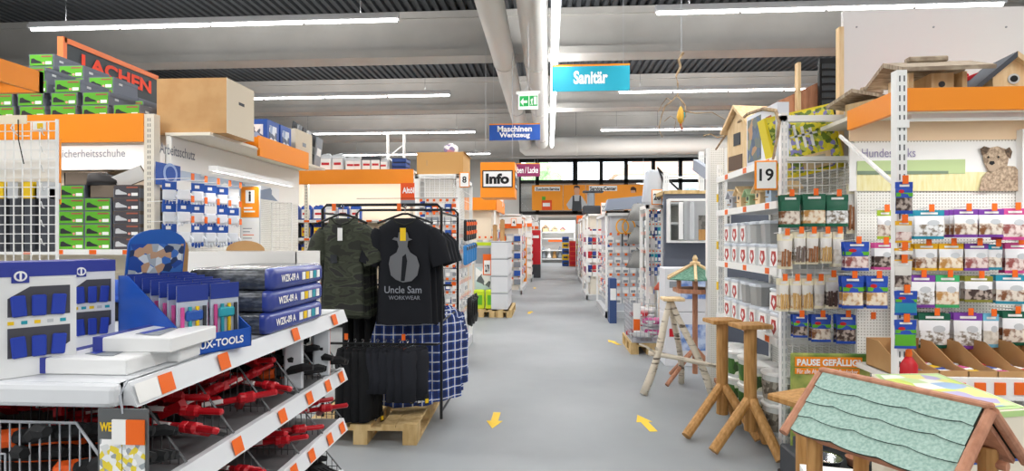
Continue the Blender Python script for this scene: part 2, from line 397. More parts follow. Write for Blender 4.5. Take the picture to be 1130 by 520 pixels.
hang_sign('hanging_sign', 560, 180, 596, 195, 18.0, mat('sign_plum', '8a2a5a', .5), 'plum hanging department sign for paints behind the orange info cube', [('Farben / Lacke', .12, .94, .25, .72)], bold=.02)
# exit sign
a = W(572, 121, 8.5); c = W(594, 104, 8.5); w = c.x - a.x; h = c.z - a.z
t = thing('exit_sign', 'small green and white emergency exit sign with arrow hanging over the aisle', 'exit sign', (a.x, 8.5, a.z), -.08)
b = MB(); b.box((0, 0, 0), (w, .02, h)); b.build('panel', mat('exit_white', 'ecf5ee', .4, emit=.25), t)
EG = mat('exit_green', '17a04c', .4, emit=.25)
b = MB(); b.box((.02, -.004, h * .2), (w * .52, 0, h * .88)); b.box((w * .56, -.004, h * .2), (w * .96, 0, h * .88)); b.build('green_field', EG, t)
b = MB(); b.prism([(.1, .5), (.26, .76), (.26, .58), (.46, .58), (.46, .42), (.26, .42), (.26, .24)], (0, -.005, 0), (w, 0, 0), (0, 0, h), (0, -.001, 0)); b.build('arrow', INKW, t)
b = MB(); b.prism([(.78, .3), (.93, .3), (.93, .82), (.78, .82)], (0, -.005, 0), (w, 0, 0), (0, 0, h), (0, -.001, 0))
b.prism([(.6, .25), (.66, .42), (.62, .6), (.7, .72), (.74, .66), (.7, .45), (.74, .25), (.7, .25), (.67, .38), (.64, .25)], (0, -.005, 0), (w, 0, 0), (0, 0, h), (0, -.001, 0)); b.build('running_figure', INKW, t)
b = MB(); b.box((-.03, -.015, h), (w + .03, .035, h + .045)); b.build('housing', WHITE, t)
b = MB(); b.rod((w * .25, .01, h + .04), (w * .5, .01, h + .13), .004, 4); b.rod((w * .75, .01, h + .04), (w * .5, .01, h + .13), .004, 4); b.rod((w * .5, .01, h + .13), (w * .5, .01, hang_z(a.x + w*.5, 8.5) - a.z), .005, 4); b.build('suspension_wire', GREYM, t)
# floor arrows
AY = mat('arrow_yellow', 'f0c93a', .6)
for i, (px, py, lab) in enumerate(((546, 464, 'yellow floor arrow nearest the pallet of clothes'), (712, 467, 'yellow floor arrow nearest the birch tripod'), (677, 378, 'yellow floor arrow in front of the wire basket pallet'), (585, 345, 'yellow floor arrow beside the white carton pallet'), (590, 318, 'smaller yellow floor arrow farther down the aisle'), (654, 312, 'farthest yellow floor arrow on the right of the aisle'))):
    p = FL(px, py); b = MB(); b.prism([(-.03, 0), (.03, 0), (.03, .22), (.065, .22), (0, .4), (-.065, .22), (-.03, .22)], (0, -.2 if i else .2, .001), EX, EY * (-1 if i in (0,) else 1), (0, 0, .002))
    o = b.build('floor_arrow', AY); o.location = (p.x, p.y, .001); o.rotation_euler = (0, 0, [0, .15, .3, -.1, 0, 0][i]); tag(o, lab, 'arrow', 'yellow arrows on the floor')
# ------------------------------------------------------------------ helpers for shop fittings
def wire_grid(b, o, u, w, nu, nw, r=.003, n=4, mi=0):
    """a welded mesh panel on the rectangle o, u, w"""
    o = Vector(o); u = Vector(u); w = Vector(w)
    for i in range(nu + 1): b.rod(o + u * (i / nu), o + u * (i / nu) + w, r, n, mi, cap=False)
    for j in range(nw + 1): b.rod(o + w * (j / nw), o + w * (j / nw) + u, r, n, mi, cap=False)
def slot_post(b, x, y, z0, z1, w=.045, d=.05):
    b.box((x - w/2, y - d/2, z0), (x + w/2, y + d/2, z1), 0)
    z = z0 + .1
    while z < z1 - .05:
        for s in (-.011, .011): b.box((x + s - .003, y - d/2 - .001, z), (x + s + .003, y - d/2 + .001, z + .03), 1)
        z += .05
def ticket(parent, o, u, w, label=True):
    """a price ticket on a shelf edge: white paper with an orange field"""
    b = MB(); b.quad(o, u, w); return b.build('price_ticket', PRICE, parent, world=True)
def aisle_number(num, px0, py0, px1, py1, Y, rz=0, label=None):
    a = W(px0, py1, Y); c = W(px1, py0, Y); w = c.x - a.x; h = c.z - a.z
    t = thing('aisle_number_sign', label, 'sign', (a.x, Y, a.z), rz)
    b = MB(); b.rbox((w/2, .008, h/2), (w, .016, h), .006); b.build('frame', ORANGE, t)
    b = MB(); b.box((w*.08, -.003, h*.06), (w*.92, .0, h*.94)); b.build('card', TAGW, t)
    k = .42 if len(num) == 1 else .62
    text(num, (w*(.5-k/2), -.005, h*.3), (w*k, 0, 0), (0, 0, h*.42), INK, t, .02, world=False)
    b = MB(); b.box((w*.4, .01, h*.5), (w*.6, .12, h*.56)); b.build('bracket', ORANGE, t)
    return t

# ------------------------------------------------------------------ promotional table with wire compartments, front left
TX, TY0, TY1, TXB = -.925, 1.19, 2.5, -2.0
tb = thing('display_table', 'white metal promotion table with wire compartments below, in the left foreground', 'shelf unit', ((TX + TXB)/2, (TY0 + TY1)/2, 0))
GW = mat('table_enamel', 'dcdfe3', .35)
b = MB(); b.box((TXB, TY0, 1.08), (TX - .02, TY1, 1.13)); b.build('top_board', GW, tb, True)
def edge_strip(z, h=.05, lean=.012):
    b = MB(); b.prism([(0, 0), (.02, -.0), (.02 + lean, -.004), (lean, h), (-.008, h)], (TX - .02, TY0, z - h), EX, EZ, (0, TY1 - TY0, 0))
    return b.build('price_rail', GW, tb, True)
b = MB(); b.rbox(((TXB + TX) / 2 - .01, TY0 - .012, 1.105), (TX - TXB - .02, .03, .052), .012, 2); b.build('end_rail', GW, tb, True)
def rail_ticket(rail, z, y, wd=.055, white=False, h=.05):
    q = MB(); q.quad((TX + .0125, y, z - h + .002), (0, wd, 0), (-.0115, 0, h - .004)); q.build('price_ticket', TAGW if white else PRICE, rail, world=False).location = (-tb.location.x + 0, -tb.location.y, 0)
def rails(z, ys, whites=()):
    r = edge_strip(z)
    for y in ys:
        q = MB(); q.quad((TX + .0135, y, z - .047), (0, .05, 0), (-.0125, 0, .043)); q.build('price_ticket', PRICE, r, world=False).location = -tb.location
    for y, wd in whites:
        q = MB(); q.quad((TX + .0135, y, z - .047), (0, wd, 0), (-.0125, 0, .043)); q.build('price_card', TAGW, r, world=False).location = -tb.location
    return r
rails(1.13, (1.27, 1.51, 1.96, 2.33), ((1.195, .073),))
zz = [.865, .636, .40]
for k, z in enumerate(zz):
    b = MB(); b.box((TXB, TY0, z - .03), (TX - .02, TY1, z - .005)); b.build('shelf_board', mat('bin_floor', '6b6c6e', .6), tb, True)
    rails(z, (1.30, 1.58, 1.86, 2.08, 2.26, 2.41) if k == 0 else (1.25, 1.6, 1.95, 2.1, 2.28, 2.42))
for x in (TXB + .1, -1.62):
    for y in (TY0 + .06, TY1 - .05):
        b = MB(); b.box((x - .03, y - .02, 0), (x + .03, y + .02, 1.08)); b.build('leg', DGREY, tb, True)
b = MB(); b.box((-1.62, TY0 + .02, .1), (-1.6, TY1 - .02, 1.08)); b.build('back_panel', mat('table_back', '77736c', .6), tb, True)
b = MB(); b.box((TXB, TY0, .02), (TX - .06, TY1, .12)); b.build('plinth', GREYM, tb, True)
def divider(y, z, zt, name='wire_divider'):
    """wires in one upright plane across the shelf, its front edge slanting down to the rail"""
    b = MB(); xf, xk, xb = TX - .015, TX - .14, -1.6
    b.tube([(xf, y, z + .005), (xk, y, zt), (xb, y, zt)], .0035, 5)
    x = xf - .02
    while x > xb:
        top = zt if x < xk else z + (zt - z) * (xf - x) / (xf - xk)
        b.rod((x, y, z), (x, y, top), .0018, 4, cap=False); x -= .024
    b.rod((xf - .01, y, z + .02), (xb, y, z + .02), .002, 4, cap=False); b.build(name, DARKWIRE if y > TY0 + .03 else GREYM, tb, True)
for k, z in enumerate(zz):
    zt = z + (.17 if k == 0 else .15)
    for y in (TY0 + .01, 1.4, 1.62, 1.84, 2.06, 2.28, TY1 - .01): divider(y, z, zt)
b = MB(); wire_grid(b, (TXB, TY0, .865), (TX - .3 - TXB, 0, 0), (0, 0, .1), 26, 1, .002); b.build('end_wire_grid', GREYM, tb, True)
# poster hung from the near corner of the table
c0 = W(108, 520, 1.15); c1 = W(163, 452, 1.15)
t = thing('product_poster', 'hanging tool poster with yellow letters and an orange price card', 'poster', ((c0.x + c1.x)/2, 1.15, c1.z - .22))
w, h = c1.x - c0.x, .22
b = MB(); b.box((-w/2, 0, 0), (w/2, .004, h)); b.build('board', mat('poster_grey', '5f6264', .5), t)
for sx in (0, 1):
    for sz in (0, 1):
        b = MB(); b.box((-w/2 + w*(.05 + .46*sx), -.002, h*(.04 + .34*sz)), (-w/2 + w*(.49 + .46*sx), 0, h*(.36 + .34*sz)))
        b.build('photo_panel', multi('poster_photo_%d%d' % (sx, sz), ['d9dcdc', 'eceff0', '9aa2a8', 'e8d23c' if sz else 'cfd3d6', 'f4f5f5'], sc=75 + 20*sx), t)
text('WE', (-w*.44, -.003, h*.78), (w*.24, 0, 0), (0, 0, h*.09), YELLOW, t, .04, False)
b = MB(); b.box((-w*.18, -.006, h*.66), (w*.1, -.002, h*.9), 0); b.build('price_card', TAGW, t)
b = MB(); b.box((w*.1, -.006, h*.66), (w*.46, -.002, h*.9), 0); b.build('price_field', PRICE, t)
b = MB(); b.tube([(0, 0, h - .01), (-.003, -.004, h + .03), (.002, 0, h + .045), (.004, .01, h + .06)], .0025, 5); b.build('hook', GREYM, t)
# tools lying in the compartments
def clamp_proto(red):
    t = thing('hand_clamp', '-', 'clamp'); L = .34
    b = MB(); b.rbox((0, 0, 0), (L, .016, .022), .005); b.build('bar', red, t)
    b = MB(); b.prism([(-L/2, -.012), (-L/2 + .03, -.012), (-L/2 + .035, .06), (-L/2 + .02, .075), (-L/2, .07)], (0, -.012, 0), EX, EZ, (0, .024, 0)); b.build('jaw', red, t)
    b = MB(); b.rbox((.03, 0, -.035), (.035, .026, .13), .01, 1, 0, (0, .35, 0)); b.rbox((.06, 0, .0), (.07, .028, .04), .01); b.build('grip', red, t)
    b = MB(); b.rbox((.085, 0, -.05), (.016, .016, .1), .006, 1, 0, (0, .2, 0)); b.build('trigger', BLACK, t)
    b = MB(); b.box((-.09, -.006, -.018), (-.02, .006, .018)); b.build('sticker', TAGW, t)
    return t
def glove_proto(m1, m2):
    t = thing('work_glove', '-', 'glove'); b = MB()
    b.rbox((0, 0, 0), (.1, .03, .1), .014, 2)
    for i in range(4): b.tube([(.05, 0, .035 - i*.024), (.1, .004, .038 - i*.026), (.13 - abs(i-1.3)*.008, 0, .04 - i*.028)], [.013, .013, .009], 6)
    b.tube([(0, 0, .045), (.05, .004, .085), (.08, 0, .095)], [.015, .014, .01], 6); b.build('hand', m2, t)
    b = MB(); b.rbox((-.07, 0, 0), (.06, .034, .085), .01); b.build('cuff', m1, t)
    b = MB(); b.box((-.03, -.018, -.03), (.03, -.014, .02)); b.build('badge', m1, t)
    return t
REDT = mat('tool_red', 'c01824', .35); ORT = mat('tool_orange', 'f0601c', .5)
pc = clamp_proto(REDT); pg = glove_proto(ORT, mat('glove_black', '1f2022', .8))
sh = ['upper', 'middle', 'lower']
cuts = [TY0 + .01, 1.4, 1.62, 1.84, 2.06, 2.28, TY1 - .01]
fill = {0: 'gcccgg', 1: 'cccccc', 2: 'gcgccg'}
for k in range(3):
    for i in range(6):
        ym = (cuts[i] + cuts[i+1]) / 2; kind = fill[k][i]; npc = 8 if k < 2 else 4
        for q in range(npc):
            lab = '%s, %s wire row, %s compartment from the corner, %s piece from the aisle' % ('red clamp' if kind == 'c' else 'black-orange glove', sh[k], nth(i), nth(q))
            x = TX - .1 - q * (.075 if kind == 'g' else .055); z = zz[k] + .04 + .032 * (q % 3) + random.uniform(0, .012)
            rx = PI/2 * (.72 if kind == 'c' else .8)
            dup(pc if kind == 'c' else pg, (x, ym + random.uniform(-.055, .055), z + (.02 if kind == 'c' else .015)), None, lab, 'hand clamps in the wire compartments' if kind == 'c' else 'gloves in the wire compartments',
                rot=(rx, random.uniform(-.15, .15), random.choice([.25, -.3, .6, 1.3]) + random.uniform(-.2, .2) if kind == 'c' else random.uniform(-.6, .6)), scale=(.85, 1.1, 1.1) if kind == 'c' else (1.1, 1.2, 1.1))
kill(pc); kill(pg)
# clear blister packs at the far end of the upper wire row
for i, (y, x) in enumerate(((2.12, -.99), (2.17, -1.02), (2.34, -.97), (2.4, -1.0))):
    t = thing('blister_pack', 'clear tool pack at the far end of the upper wire row, %s from the corner' % nth(i), 'package', (x, y, .866), .3, 'clear packs in the upper wire row')
    b = MB(); b.rbox((0, 0, .1), (.07, .02, .2), .006); b.build('blister', mat('cloudy_film', 'dfe4ea', .2, alpha=.75, spec=.6), t)
    b = MB(); b.box((-.035, .011, 0), (.035, .013, .22)); b.build('backing_card', [TAGW, NAVY, PRICE, LGREY][i], t)

# ------------------------------------------------------------------ goods on the table top
ZT = 1.131
BXW = mat('carton_white', 'e9eaea', .45); BXB = mat('carton_blue', '38439c', .4); SHADE = mat('garment_blue', '2740a8', .55); DARKIN = mat('carton_inside', '4a4a52', .7)
def suit_box(px0, px1, pyt, pyb, label, dep=.13):
    p = W((px0 + px1) / 2, pyb, Z=ZT); a = W(px0, pyt, p.y); c = W(px1, pyb, p.y); w = c.x - a.x; h = a.z - ZT
    t = thing('suit_box', label, 'box', (p.x, p.y, ZT), .9, 'white and blue upright suit boxes'); f = -.002
    b = MB(); b.box((-w/2, 0, 0), (w/2, dep, h)); b.build('carton', BXW, t)
    b = MB(); b.box((-w/2 - .001, f, h*.88), (w/2 + .001, dep + .001, h + .002)); b.build('blue_top_band', BXB, t)
    for z0, z1, cut in ((.53, .79, 'tl'), (.17, .43, 'br')):
        P = [(-.3, z0), (.42, z0), (.42, z1), (-.05, z1), (-.3, z1 - .1)] if cut == 'tl' else [(-.3, z0), (.2, z0), (.42, z0 + .1), (.42, z1), (-.3, z1)]
        b = MB(); b.prism(P, (0, f, 0), (w, 0, 0), (0, 0, h), (0, .004, 0)); wd = b.build('window', DARKIN, t)
        for i in range(3):
            q = MB(); x0 = (-.27 + i*.23)*w; q.rbox((x0 + .09*w, f - .004, h*(z0 + z1)/2 - .01), (.17*w, .006, h*(z1 - z0)*.72), .003, 1, 0, (0, .08*(i - 1), 0)); q.build('garment', SHADE, wd)
    for i in range(5):
        b = MB(); b.box((w*(-.3 + i*.15) , f, h*.46), (w*(-.3 + i*.15) + .011, 0, h*.49)); b.build('feature_icon', [YELLOW, TEAL, YELLOW, LGREY, TEAL][i], t)
    b = MB(); b.box((-w*.26, f - .001, h*.825), (-w*.06, f, h*.945)); b.build('emblem_field', BXB, t)
    q = MB(); q.lathe([(.012, 0), (.012, .002)], (0, 0, 0), 16); q.rotate(Matrix.Translation((-w*.16, f - .002, h*.885)) @ Matrix.Rotation(PI/2, 4, 'X'))
    k = len(q.v); q.lathe([(.008, 0), (.008, .001)], (0, 0, 0), 16, 1); q.rotate(Matrix.Translation((-w*.16, f - .0045, h*.885)) @ Matrix.Rotation(PI/2, 4, 'X'), k)
    q.box((-w*.16 - .002, f - .006, h*.885 - .009), (-w*.16 + .002, f - .004, h*.885 + .009), 0); q.build('emblem', [INKW, BXB], t)
    return t
suit_box(3, 73, 290, 414, 'nearer white carton with blue top band and garment windows, at the table corner')
suit_box(76, 121, 288, 386, 'farther white carton with blue top band and garment windows, behind its twin')
def flat_box(px0, px1, pyb, z0, dep, hgt, label, mats=None):
    p0 = W(px0, pyb, Z=z0); p1 = W(px1, pyb, Y=p0.y); w = p1.x - p0.x
    t = thing('flat_box', label, 'box', (p0.x, p0.y, z0), 0, 'flat white cartons on the table')
    b = MB(); b.rbox((w/2, dep/2, hgt/2), (w, dep, hgt), .003); b.build('carton', BXW, t)
    b = MB(); b.box((-.001, -.001, .002), (w*.12, dep + .001, hgt + .001)); b.build('blue_end_band', BXB, t)
    b = MB(); b.prism([(.36, .25), (.62, .15), (.75, .15), (.6, .8), (.42, .8)], (0, 0, hgt + .001), (w, 0, 0), (0, dep, 0), (0, 0, .001)); b.build('window', GREY, t)
    b = MB(); b.prism([(.38, .3), (.5, .22), (.52, .75), (.44, .75)], (0, 0, hgt + .002), (w, 0, 0), (0, dep, 0), (0, 0, .001)); b.build('garment', SHADE, t)
    return t
flat_box(38, 140, 413, ZT, .2, .038, 'flat white carton with blue end lying nearest the front corner of the table')
flat_box(140, 196, 400, ZT, .2, .036, 'plain flat carton beside the blue display, underneath the tilted one').rotation_euler = (0, 0, .05)
flat_box(103, 187, 389, ZT + .038, .2, .037, 'flat white carton with blue end resting on the other two cartons').rotation_euler = (0, 0, .03)
# blue counter display with header card and pencil packs
DX, DY, DR = W(247, 388, Z=ZT).x - .012, W(247, 388, Z=ZT).y, 1.12
DBLUE = mat('display_blue', '1f55b4', .35)
t = thing('counter_display', 'blue cardboard counter display with picture header holding tool packs', 'display stand', (DX, DY, ZT), DR)
w, d, hb = .2, .34, .21
b = MB(); b.box((-w/2, 0, 0), (w/2, d, .004)); b.build('base', DBLUE, t)
for s in (-1, 1):
    b = MB(); b.prism([(0, 0), (d, 0), (d, hb), (d - .05, hb), (0, .055)], (s*w/2, 0, 0), EY, EZ, (-s*.004, 0, 0)); b.build('side_panel', DBLUE, t)
b = MB(); b.box((-w/2, 0, 0), (w/2, .004, .055)); b.build('front_lip', DBLUE, t)
text('LUX-TOOLS', (-w*.36, -.003, .015), (w*.72, 0, 0), (0, 0, .022), INKW, t, .03, False)
b = MB(); b.box((-w/2, d - .004, 0), (w/2, d, hb)); b.build('back_panel', DBLUE, t)
pts = [(-.5, 0), (.5, 0), (.5, .7)] + [(.5*math.cos(a), .7 + .3*math.sin(a)) for a in [PI*i/10 for i in range(1, 10)]] + [(-.5, .7)]
hd = MB(); hd.prism(pts, (0, d - .006, hb - .02), (w*.85, 0, 0), (0, -.03, .16), (0, .006, 0)); ho = hd.build('header_card', mat('header_blue', '2a62b8', .4), t)
q = MB(); q.prism([(-.47, .04), (.47, .04), (.47, .7), (-.47, .7)], (0, d - .008, hb - .018), (w*.85, 0, 0), (0, -.03, .16), (0, -.001, 0)); q.build('picture', multi('workman_print', ['dfe7ee', '3d72c4', '2a3d66', 'c9a284', 'aeb9c4', '274fa6'], sc=45), ho)
q = MB(); q.prism(pts, (.03, d + .02, hb - .06), (w*.85, 0, 0), (0, -.02, .19), (0, .004, 0)); q.build('header_back', CARD, t)
b = MB(); b.box((-w/2 - .006, .02, .01), (-w/2 - .001, .2, .05)); b.build('side_picture', multi('side_print', ['e8e8ea', '2f5db0', 'c7b29a', '9aa2ae'], sc=30), t)
PK = mat('pack_navy', '2b3f92', .4)
for i in range(7):
    r = i; lab = 'clear tool pack with blue header in the counter display, %s from the front' % nth(i)
    k = thing('tool_pack', lab, 'package', (DX - math.sin(DR)*(.05 + i*.043), DY + math.cos(DR)*(.05 + i*.043), ZT + .005), DR, 'tool packs in the counter display')
    hp = .185 + .004*i; ww = .088
    for s in (-1, 1):
        b = MB(); b.box((s*.048 - ww/2, 0, 0), (s*.048 + ww/2, .003, hp)); b.build('backing_card', mat('pack_clear', 'c9d3e2', .25, alpha=.85), k)
        b = MB(); b.box((s*.048 - ww/2, -.002, hp - .045), (s*.048 + ww/2, .004, hp)); b.build('header', PK, k)
        for j in range(4):
            b = MB(); b.rod((s*.048 - .032 + j*.021, -.006, .01), (s*.048 - .032 + j*.021, -.006, hp - .06), .005, 6); b.build('pencil', [PINK, TEAL, YELLOW, DGREY][j], k)
        b = MB(); b.rbox((s*.048, -.008, .1), (.05, .012, .03), .005); b.build('sharpener', TEAL if s > 0 else BLUE, k)
# white open tray of cardboard behind
a = W(200, 308, 2.22); c = W(327, 275, 2.22)
t = thing('cardboard_tray', 'white open cardboard tray standing behind the wrapped packs', 'box', ((a.x + c.x)/2, 2.22, ZT))
w = c.x - a.x; h = W(250, 278, 2.22).z - ZT
b = MB(); b.box((-w/2, 0, 0), (w/2, .24, .004)); b.build('bottom', CARD, t)
for nm, A, B in (('front_wall', (-w/2, 0, 0), (w/2, .004, h)), ('back_wall', (-w/2, .236, 0), (w/2, .24, h)), ('side_wall', (-w/2, 0, 0), (-w/2 + .004, .24, h)), ('side_wall', (w/2 - .004, 0, 0), (w/2, .24, h))):
    b = MB(); b.box(A, B); b.build(nm, CARDW, t)
b = MB(); b.prism([(math.cos(x)*.09, math.sin(x)*.045) for x in [PI*i/10 for i in range(11)]], (-.1, .23, h), EX, EZ, (0, .004, 0)); b.build('round_flap', CARD, t)
# three shrink-wrapped packs
WR = mat('wrap_dark', '3c4046', .22, kind='noise', col2='6d7278', sc=30, stretch=(1, 1, 3), a=.45, b=.7, spec=.8); WB = mat('wrap_blue', '3b4a98', .25, spec=.7)
for i in range(3):
    lab = 'dark shrink-wrapped pack with blue printed end, %s of the stack of three' % ['bottom', 'middle', 'top'][i]
    z = ZT + i * .074
    t = thing('wrapped_pack', lab, 'package', (-1.068 + .004*i, 2.01, z), -.02 + .02*i, 'stack of wrapped packs')
    b = MB(); b.rbox((0, .0, .037), (.3, .42, .073), .022, 3); b.build('pack', WR, t, smooth=True)
    b = MB(); b.rbox((.125, .0, .037), (.054, .422, .075), .022, 3); b.build('printed_sleeve', WB, t, smooth=True)
    text('WZK-09 A', (.154, -.17, .024), (0, .14, 0), (0, 0, .026), INKW, t, .03, False)
    for j in range(5):
        q = MB(); q.box((.1525, .0 + j*.034, .022), (.1545, .026 + j*.034, .05)); q.build('icon', [INKW, YELLOW, INKW, TEAL, INKW][j], t)
# black and blue gloves in a heap
for i, (px, py, m, lab) in enumerate(((137, 345, mat('fleece_black', '1d1f24', .9), 'black knit hat lying between the carton and the blue display'), (134, 322, mat('fleece_blue', '2f56b4', .9), 'blue knit hat lying on top of the black one'))):
    p = W(px, 352, Z=ZT); t = thing('knit_hat', lab, 'hat', (p.x, p.y, ZT + i*.075)); b = MB()
    b.lathe([(.07, 0), (.085, .02), (.08, .05), (.055, .07), (.02, .08)], (0, 0, 0), 14, 0, 1, .8)
    for v in b.v: v += Vector((random.uniform(-.006, .006), random.uniform(-.006, .006), random.uniform(-.004, .004)))
    b.build('crown', m, t, smooth=True); b = MB(); b.lathe([(.08, .0), (.09, .008), (.088, .022), (.078, .024)], (0, 0, 0), 14, 0, 1, .8); b.build('brim', m, t, smooth=True)
# ------------------------------------------------------------------ generic products
def shoe_box_proto(green):
    w, h, d = .265, .122, .33
    t = thing('shoe_box', '-', 'box')
    DK = mat('shoebox_grey', '6c717c', .6); LID = mat('shoebox_lid', '63564c', .6)
    b = MB(); b.box((-w/2, 0, 0), (w/2, d, h - .03)); b.build('base', DK, t)
    b = MB(); b.box((-w/2 - .003, -.003, h - .034), (w/2 + .003, d + .003, h)); b.build('lid', DK if green else LID, t)
    f = -.0045
    b = MB(); b.box((-w*.46, f, h*.05), (w*.46, -.003, h*.95)); b.build('printed_end', GREEN if green else mat('shoebox_dark', '4a474c', .6), t)
    b = MB(); b.prism([(-.42, .3), (-.4, .62), (-.3, .66), (-.2, .52), (.0, .36), (.02, .26), (-.4, .24)], (0, f, 0), (w, 0, 0), (0, 0, h), (0, -.001, 0)); b.build('shoe_picture', mat('shoe_print', '2b2d31', .7) if green else LGREY, t)
    b = MB(); b.box((w*.18, f - .001, h*.14), (w*.42, f, h*.38)); b.build('size_sticker', TAGW, t)
    b = MB(); b.box((0, f - .001, h*.74), (w*.42, f, h*.86)); b.build('print_line', mat('print_rust', 'a05a48', .6), t)
    b = MB(); b.prism([(.1 + .05*math.cos(a), .24 + .1*math.sin(a)) for a in [PI*i/5 for i in range(10)]], (0, f, 0), (w, 0, 0), (0, 0, h), (0, -.001, 0)); b.build('badge', mat('badge_pink', 'e59a8a', .6), t)
    b = MB(); b.box((w/2 - .001, d*.2, h*.45), (w/2 + .004, d*.34, h*.62)); b.build('side_mark', LGREY, t)
    return t
def canister_proto(body, lab, capm, w=.19, d=.1, h=.27):
    t = thing('canister', '-', 'canister')
    b = MB(); b.rbox((0, 0, h*.42), (w, d, h*.84), .018, 2)
    b.prism([(-.48, 0), (.48, 0), (.38, .12), (-.1, .16), (-.42, .1)], (0, -d*.4, h*.82), (w, 0, 0), (0, 0, h), (0, d*.8, 0)); b.build('body', body, t, smooth=False)
    b = MB(); b.rod((-w*.28, 0, h*.88), (-w*.28, 0, h), .018, 10); b.build('cap', capm, t)
    b = MB(); b.tube([(-w*.05, 0, h*.93), (w*.05, 0, h*1.0), (w*.3, 0, h*.99), (w*.42, 0, h*.86)], .011, 6); b.build('handle', body, t)
    b = MB(); b.box((-w*.4, -d/2 - .002, h*.12), (w*.4, -d/2, h*.72)); b.build('label', lab, t)
    b = MB(); b.box((-w*.3, -d/2 - .003, h*.36), (w*.3, -d/2 - .002, h*.5)); b.build('label_band', RED, t)
    return t
def hook_line(parent, x, y, z, L, rz=0, wob=0):
    """a display hook that projects L towards the viewer (-y, turned by rz) with an orange price ticket at its tip"""
    R = Matrix.Translation((x, y, z)) @ Matrix.Rotation(rz, 4, 'Z')
    b = MB(); b.rod((0, 0, 0), (0, -L, .012), .0028, 4); b.rotate(R); o = b.build('hook', WHITE, parent, True)
    b = MB(); b.box((-.014, -L - .004, -.014), (.014, -L - .001, .028)); b.rotate(R)
    inv = parent.matrix_basis.inverted(); b.v = [inv @ v for v in b.v]; b.build('price_ticket', PRICE, o)
    return o

# ------------------------------------------------------------------ shoe gondola facing the camera
GY = 5.0
x0, x1 = -5.9, W(158, 200, GY).x
sg = thing('shelf_unit', 'safety shoe shelf unit with orange fascia stacked with shoe boxes', 'shelf unit', ((x0 + x1)/2, GY, 0))
b = MB(); b.box((x0, GY, 2.36), (x1, GY + .03, 2.625)); b.build('fascia', ORANGE, sg, True)
b = MB(); b.box((x0, GY + .02, 2.58), (x1, GY + 1.05, 2.6)); b.build('top_board', CREAM, sg, True)
for x in (x1 + .05, x0 + .3):
    b = MB(); slot_post(b, x, GY + .05, 0, 2.62, .1, .08); b.build('post', [CREAM, DGREY], sg, True)
b = MB(); b.box((x0, GY + .45, 0), (x1 + .1, GY + .48, 2.58)); b.build('back_panel', CREAM, sg, True)
b = MB(); b.box((x0, GY + .3, 2.14), (x1, GY + .32, 2.38)); hd = b.build('header_panel', mat('header_white', 'f2f1ee', .5), sg, True)
a = W(90, 173, GY + .29); c = W(138, 165, GY + .29); text('Sicherheitsschuhe', (a.x - .25, a.y, a.z - .005), (c.x - a.x + .25, 0, 0), (0, 0, c.z - a.z + .01), INKG, sg, .0)
b = MB(); b.box((x0, GY + .43, 1.5), (x1, GY + .445, 2.14)); b.build('brick_print', mat('brick_print', 'dba77c', .7, kind='brick', col2='f1dcc2', sc=9, stretch=(1, 0, 1), a=.4, b=.6), sg, True)
zs1 = W(110, 276, GY).z
for z in (zs1, .9, .5, .12):
    b = MB(); b.box((x0, GY + .02, z - .03), (x1, GY + .44, z)); o = b.build('shelf_board', CREAM, sg, True)
    b = MB(); b.box((x0, GY + .0, z - .045), (x1, GY + .02, z + .005)); r = b.build('price_rail', WHITE, sg, True)
    for k in range(5):
        q = MB(); q.box((x1 - .2 - k*.33, GY - .003, z - .04), (x1 - .13 - k*.33, GY, z)); q.build('price_ticket', PRICE, r, True)
ld = bpy.data.lights.new('shelf_lamp', 'AREA'); ld.shape = 'RECTANGLE'; ld.size = 1.9; ld.size_y = .06; ld.energy = 6; lo = bpy.data.objects.new('shelf_lamp', ld); COL.objects.link(lo)
lo.parent = sg; lo.location = sg.matrix_basis.inverted() @ Vector(((x0 + x1)/2, GY + .06, 2.38)); lo.rotation_euler = (.35, 0, 0)
b = MB(); b.box((x0 + .1, GY + .035, 2.385), (x1 - .1, GY + .09, 2.41)); b.build('lamp_rail', WHITE, sg, True)
gb = shoe_box_proto(True); kb = shoe_box_proto(False)
# stack on top of the fascia: (left pixel, right pixel, bottom pixel) rows from below
def drop(px, row, col, rown, z, proto=gb, Y=GY + .06, what='green shoe box on the fascia', deep=1):
    p = W(px, 125, Y)
    for k in range(deep):
        lab = '%s, %s row up, %s from the right%s' % (what, nth(row), nth(col), '' if k == 0 else ', %s behind' % nth(k))
        dup(proto, (p.x, Y + k*.345, z), 0, lab, 'shoe boxes on the fascia')
rows_ = [(2.601, [140, 105, 70, 36, 2]), (2.724, [106, 71, 34, 0]), (2.847, [75, 38, 4]), (2.97, [36, 2])]
for r, (z, pxs) in enumerate(rows_):
    for c_, px in enumerate(pxs): drop(px, r, c_, r, z)
for k in (1, 2):
    for c_, px in enumerate((150, 115, 80, 45, 10)):
        for r in range(c_ + 1 + (k == 1 and c_ > 1)):
            p = W(px, 125, GY + .06); dup(gb, (p.x, GY + .06 + k*.345, 2.601 + r*.123), 0, 'grey shoe box stacked behind, %s row back, %s column from the right, %s up' % (nth(k - 1), nth(c_), nth(r)), 'shoe boxes on the fascia')
# columns on the shelf below
for c_, (px, proto, n) in enumerate(((140, kb, 5), (108, gb, 4), (79, gb, 5), (48, gb, 5), (18, gb, 5))):
    p = W(px, 260, GY + .06)
    for r in range(n):
        lab = '%s-ended shoe box on the shoe shelf, %s column from the post, %s up' % ('dark' if proto is kb else 'green', nth(c_), nth(r))
        dup(proto, (p.x, GY + .06, zs1 + .001 + r*.123), 0, lab, 'shoe boxes on the shelf')
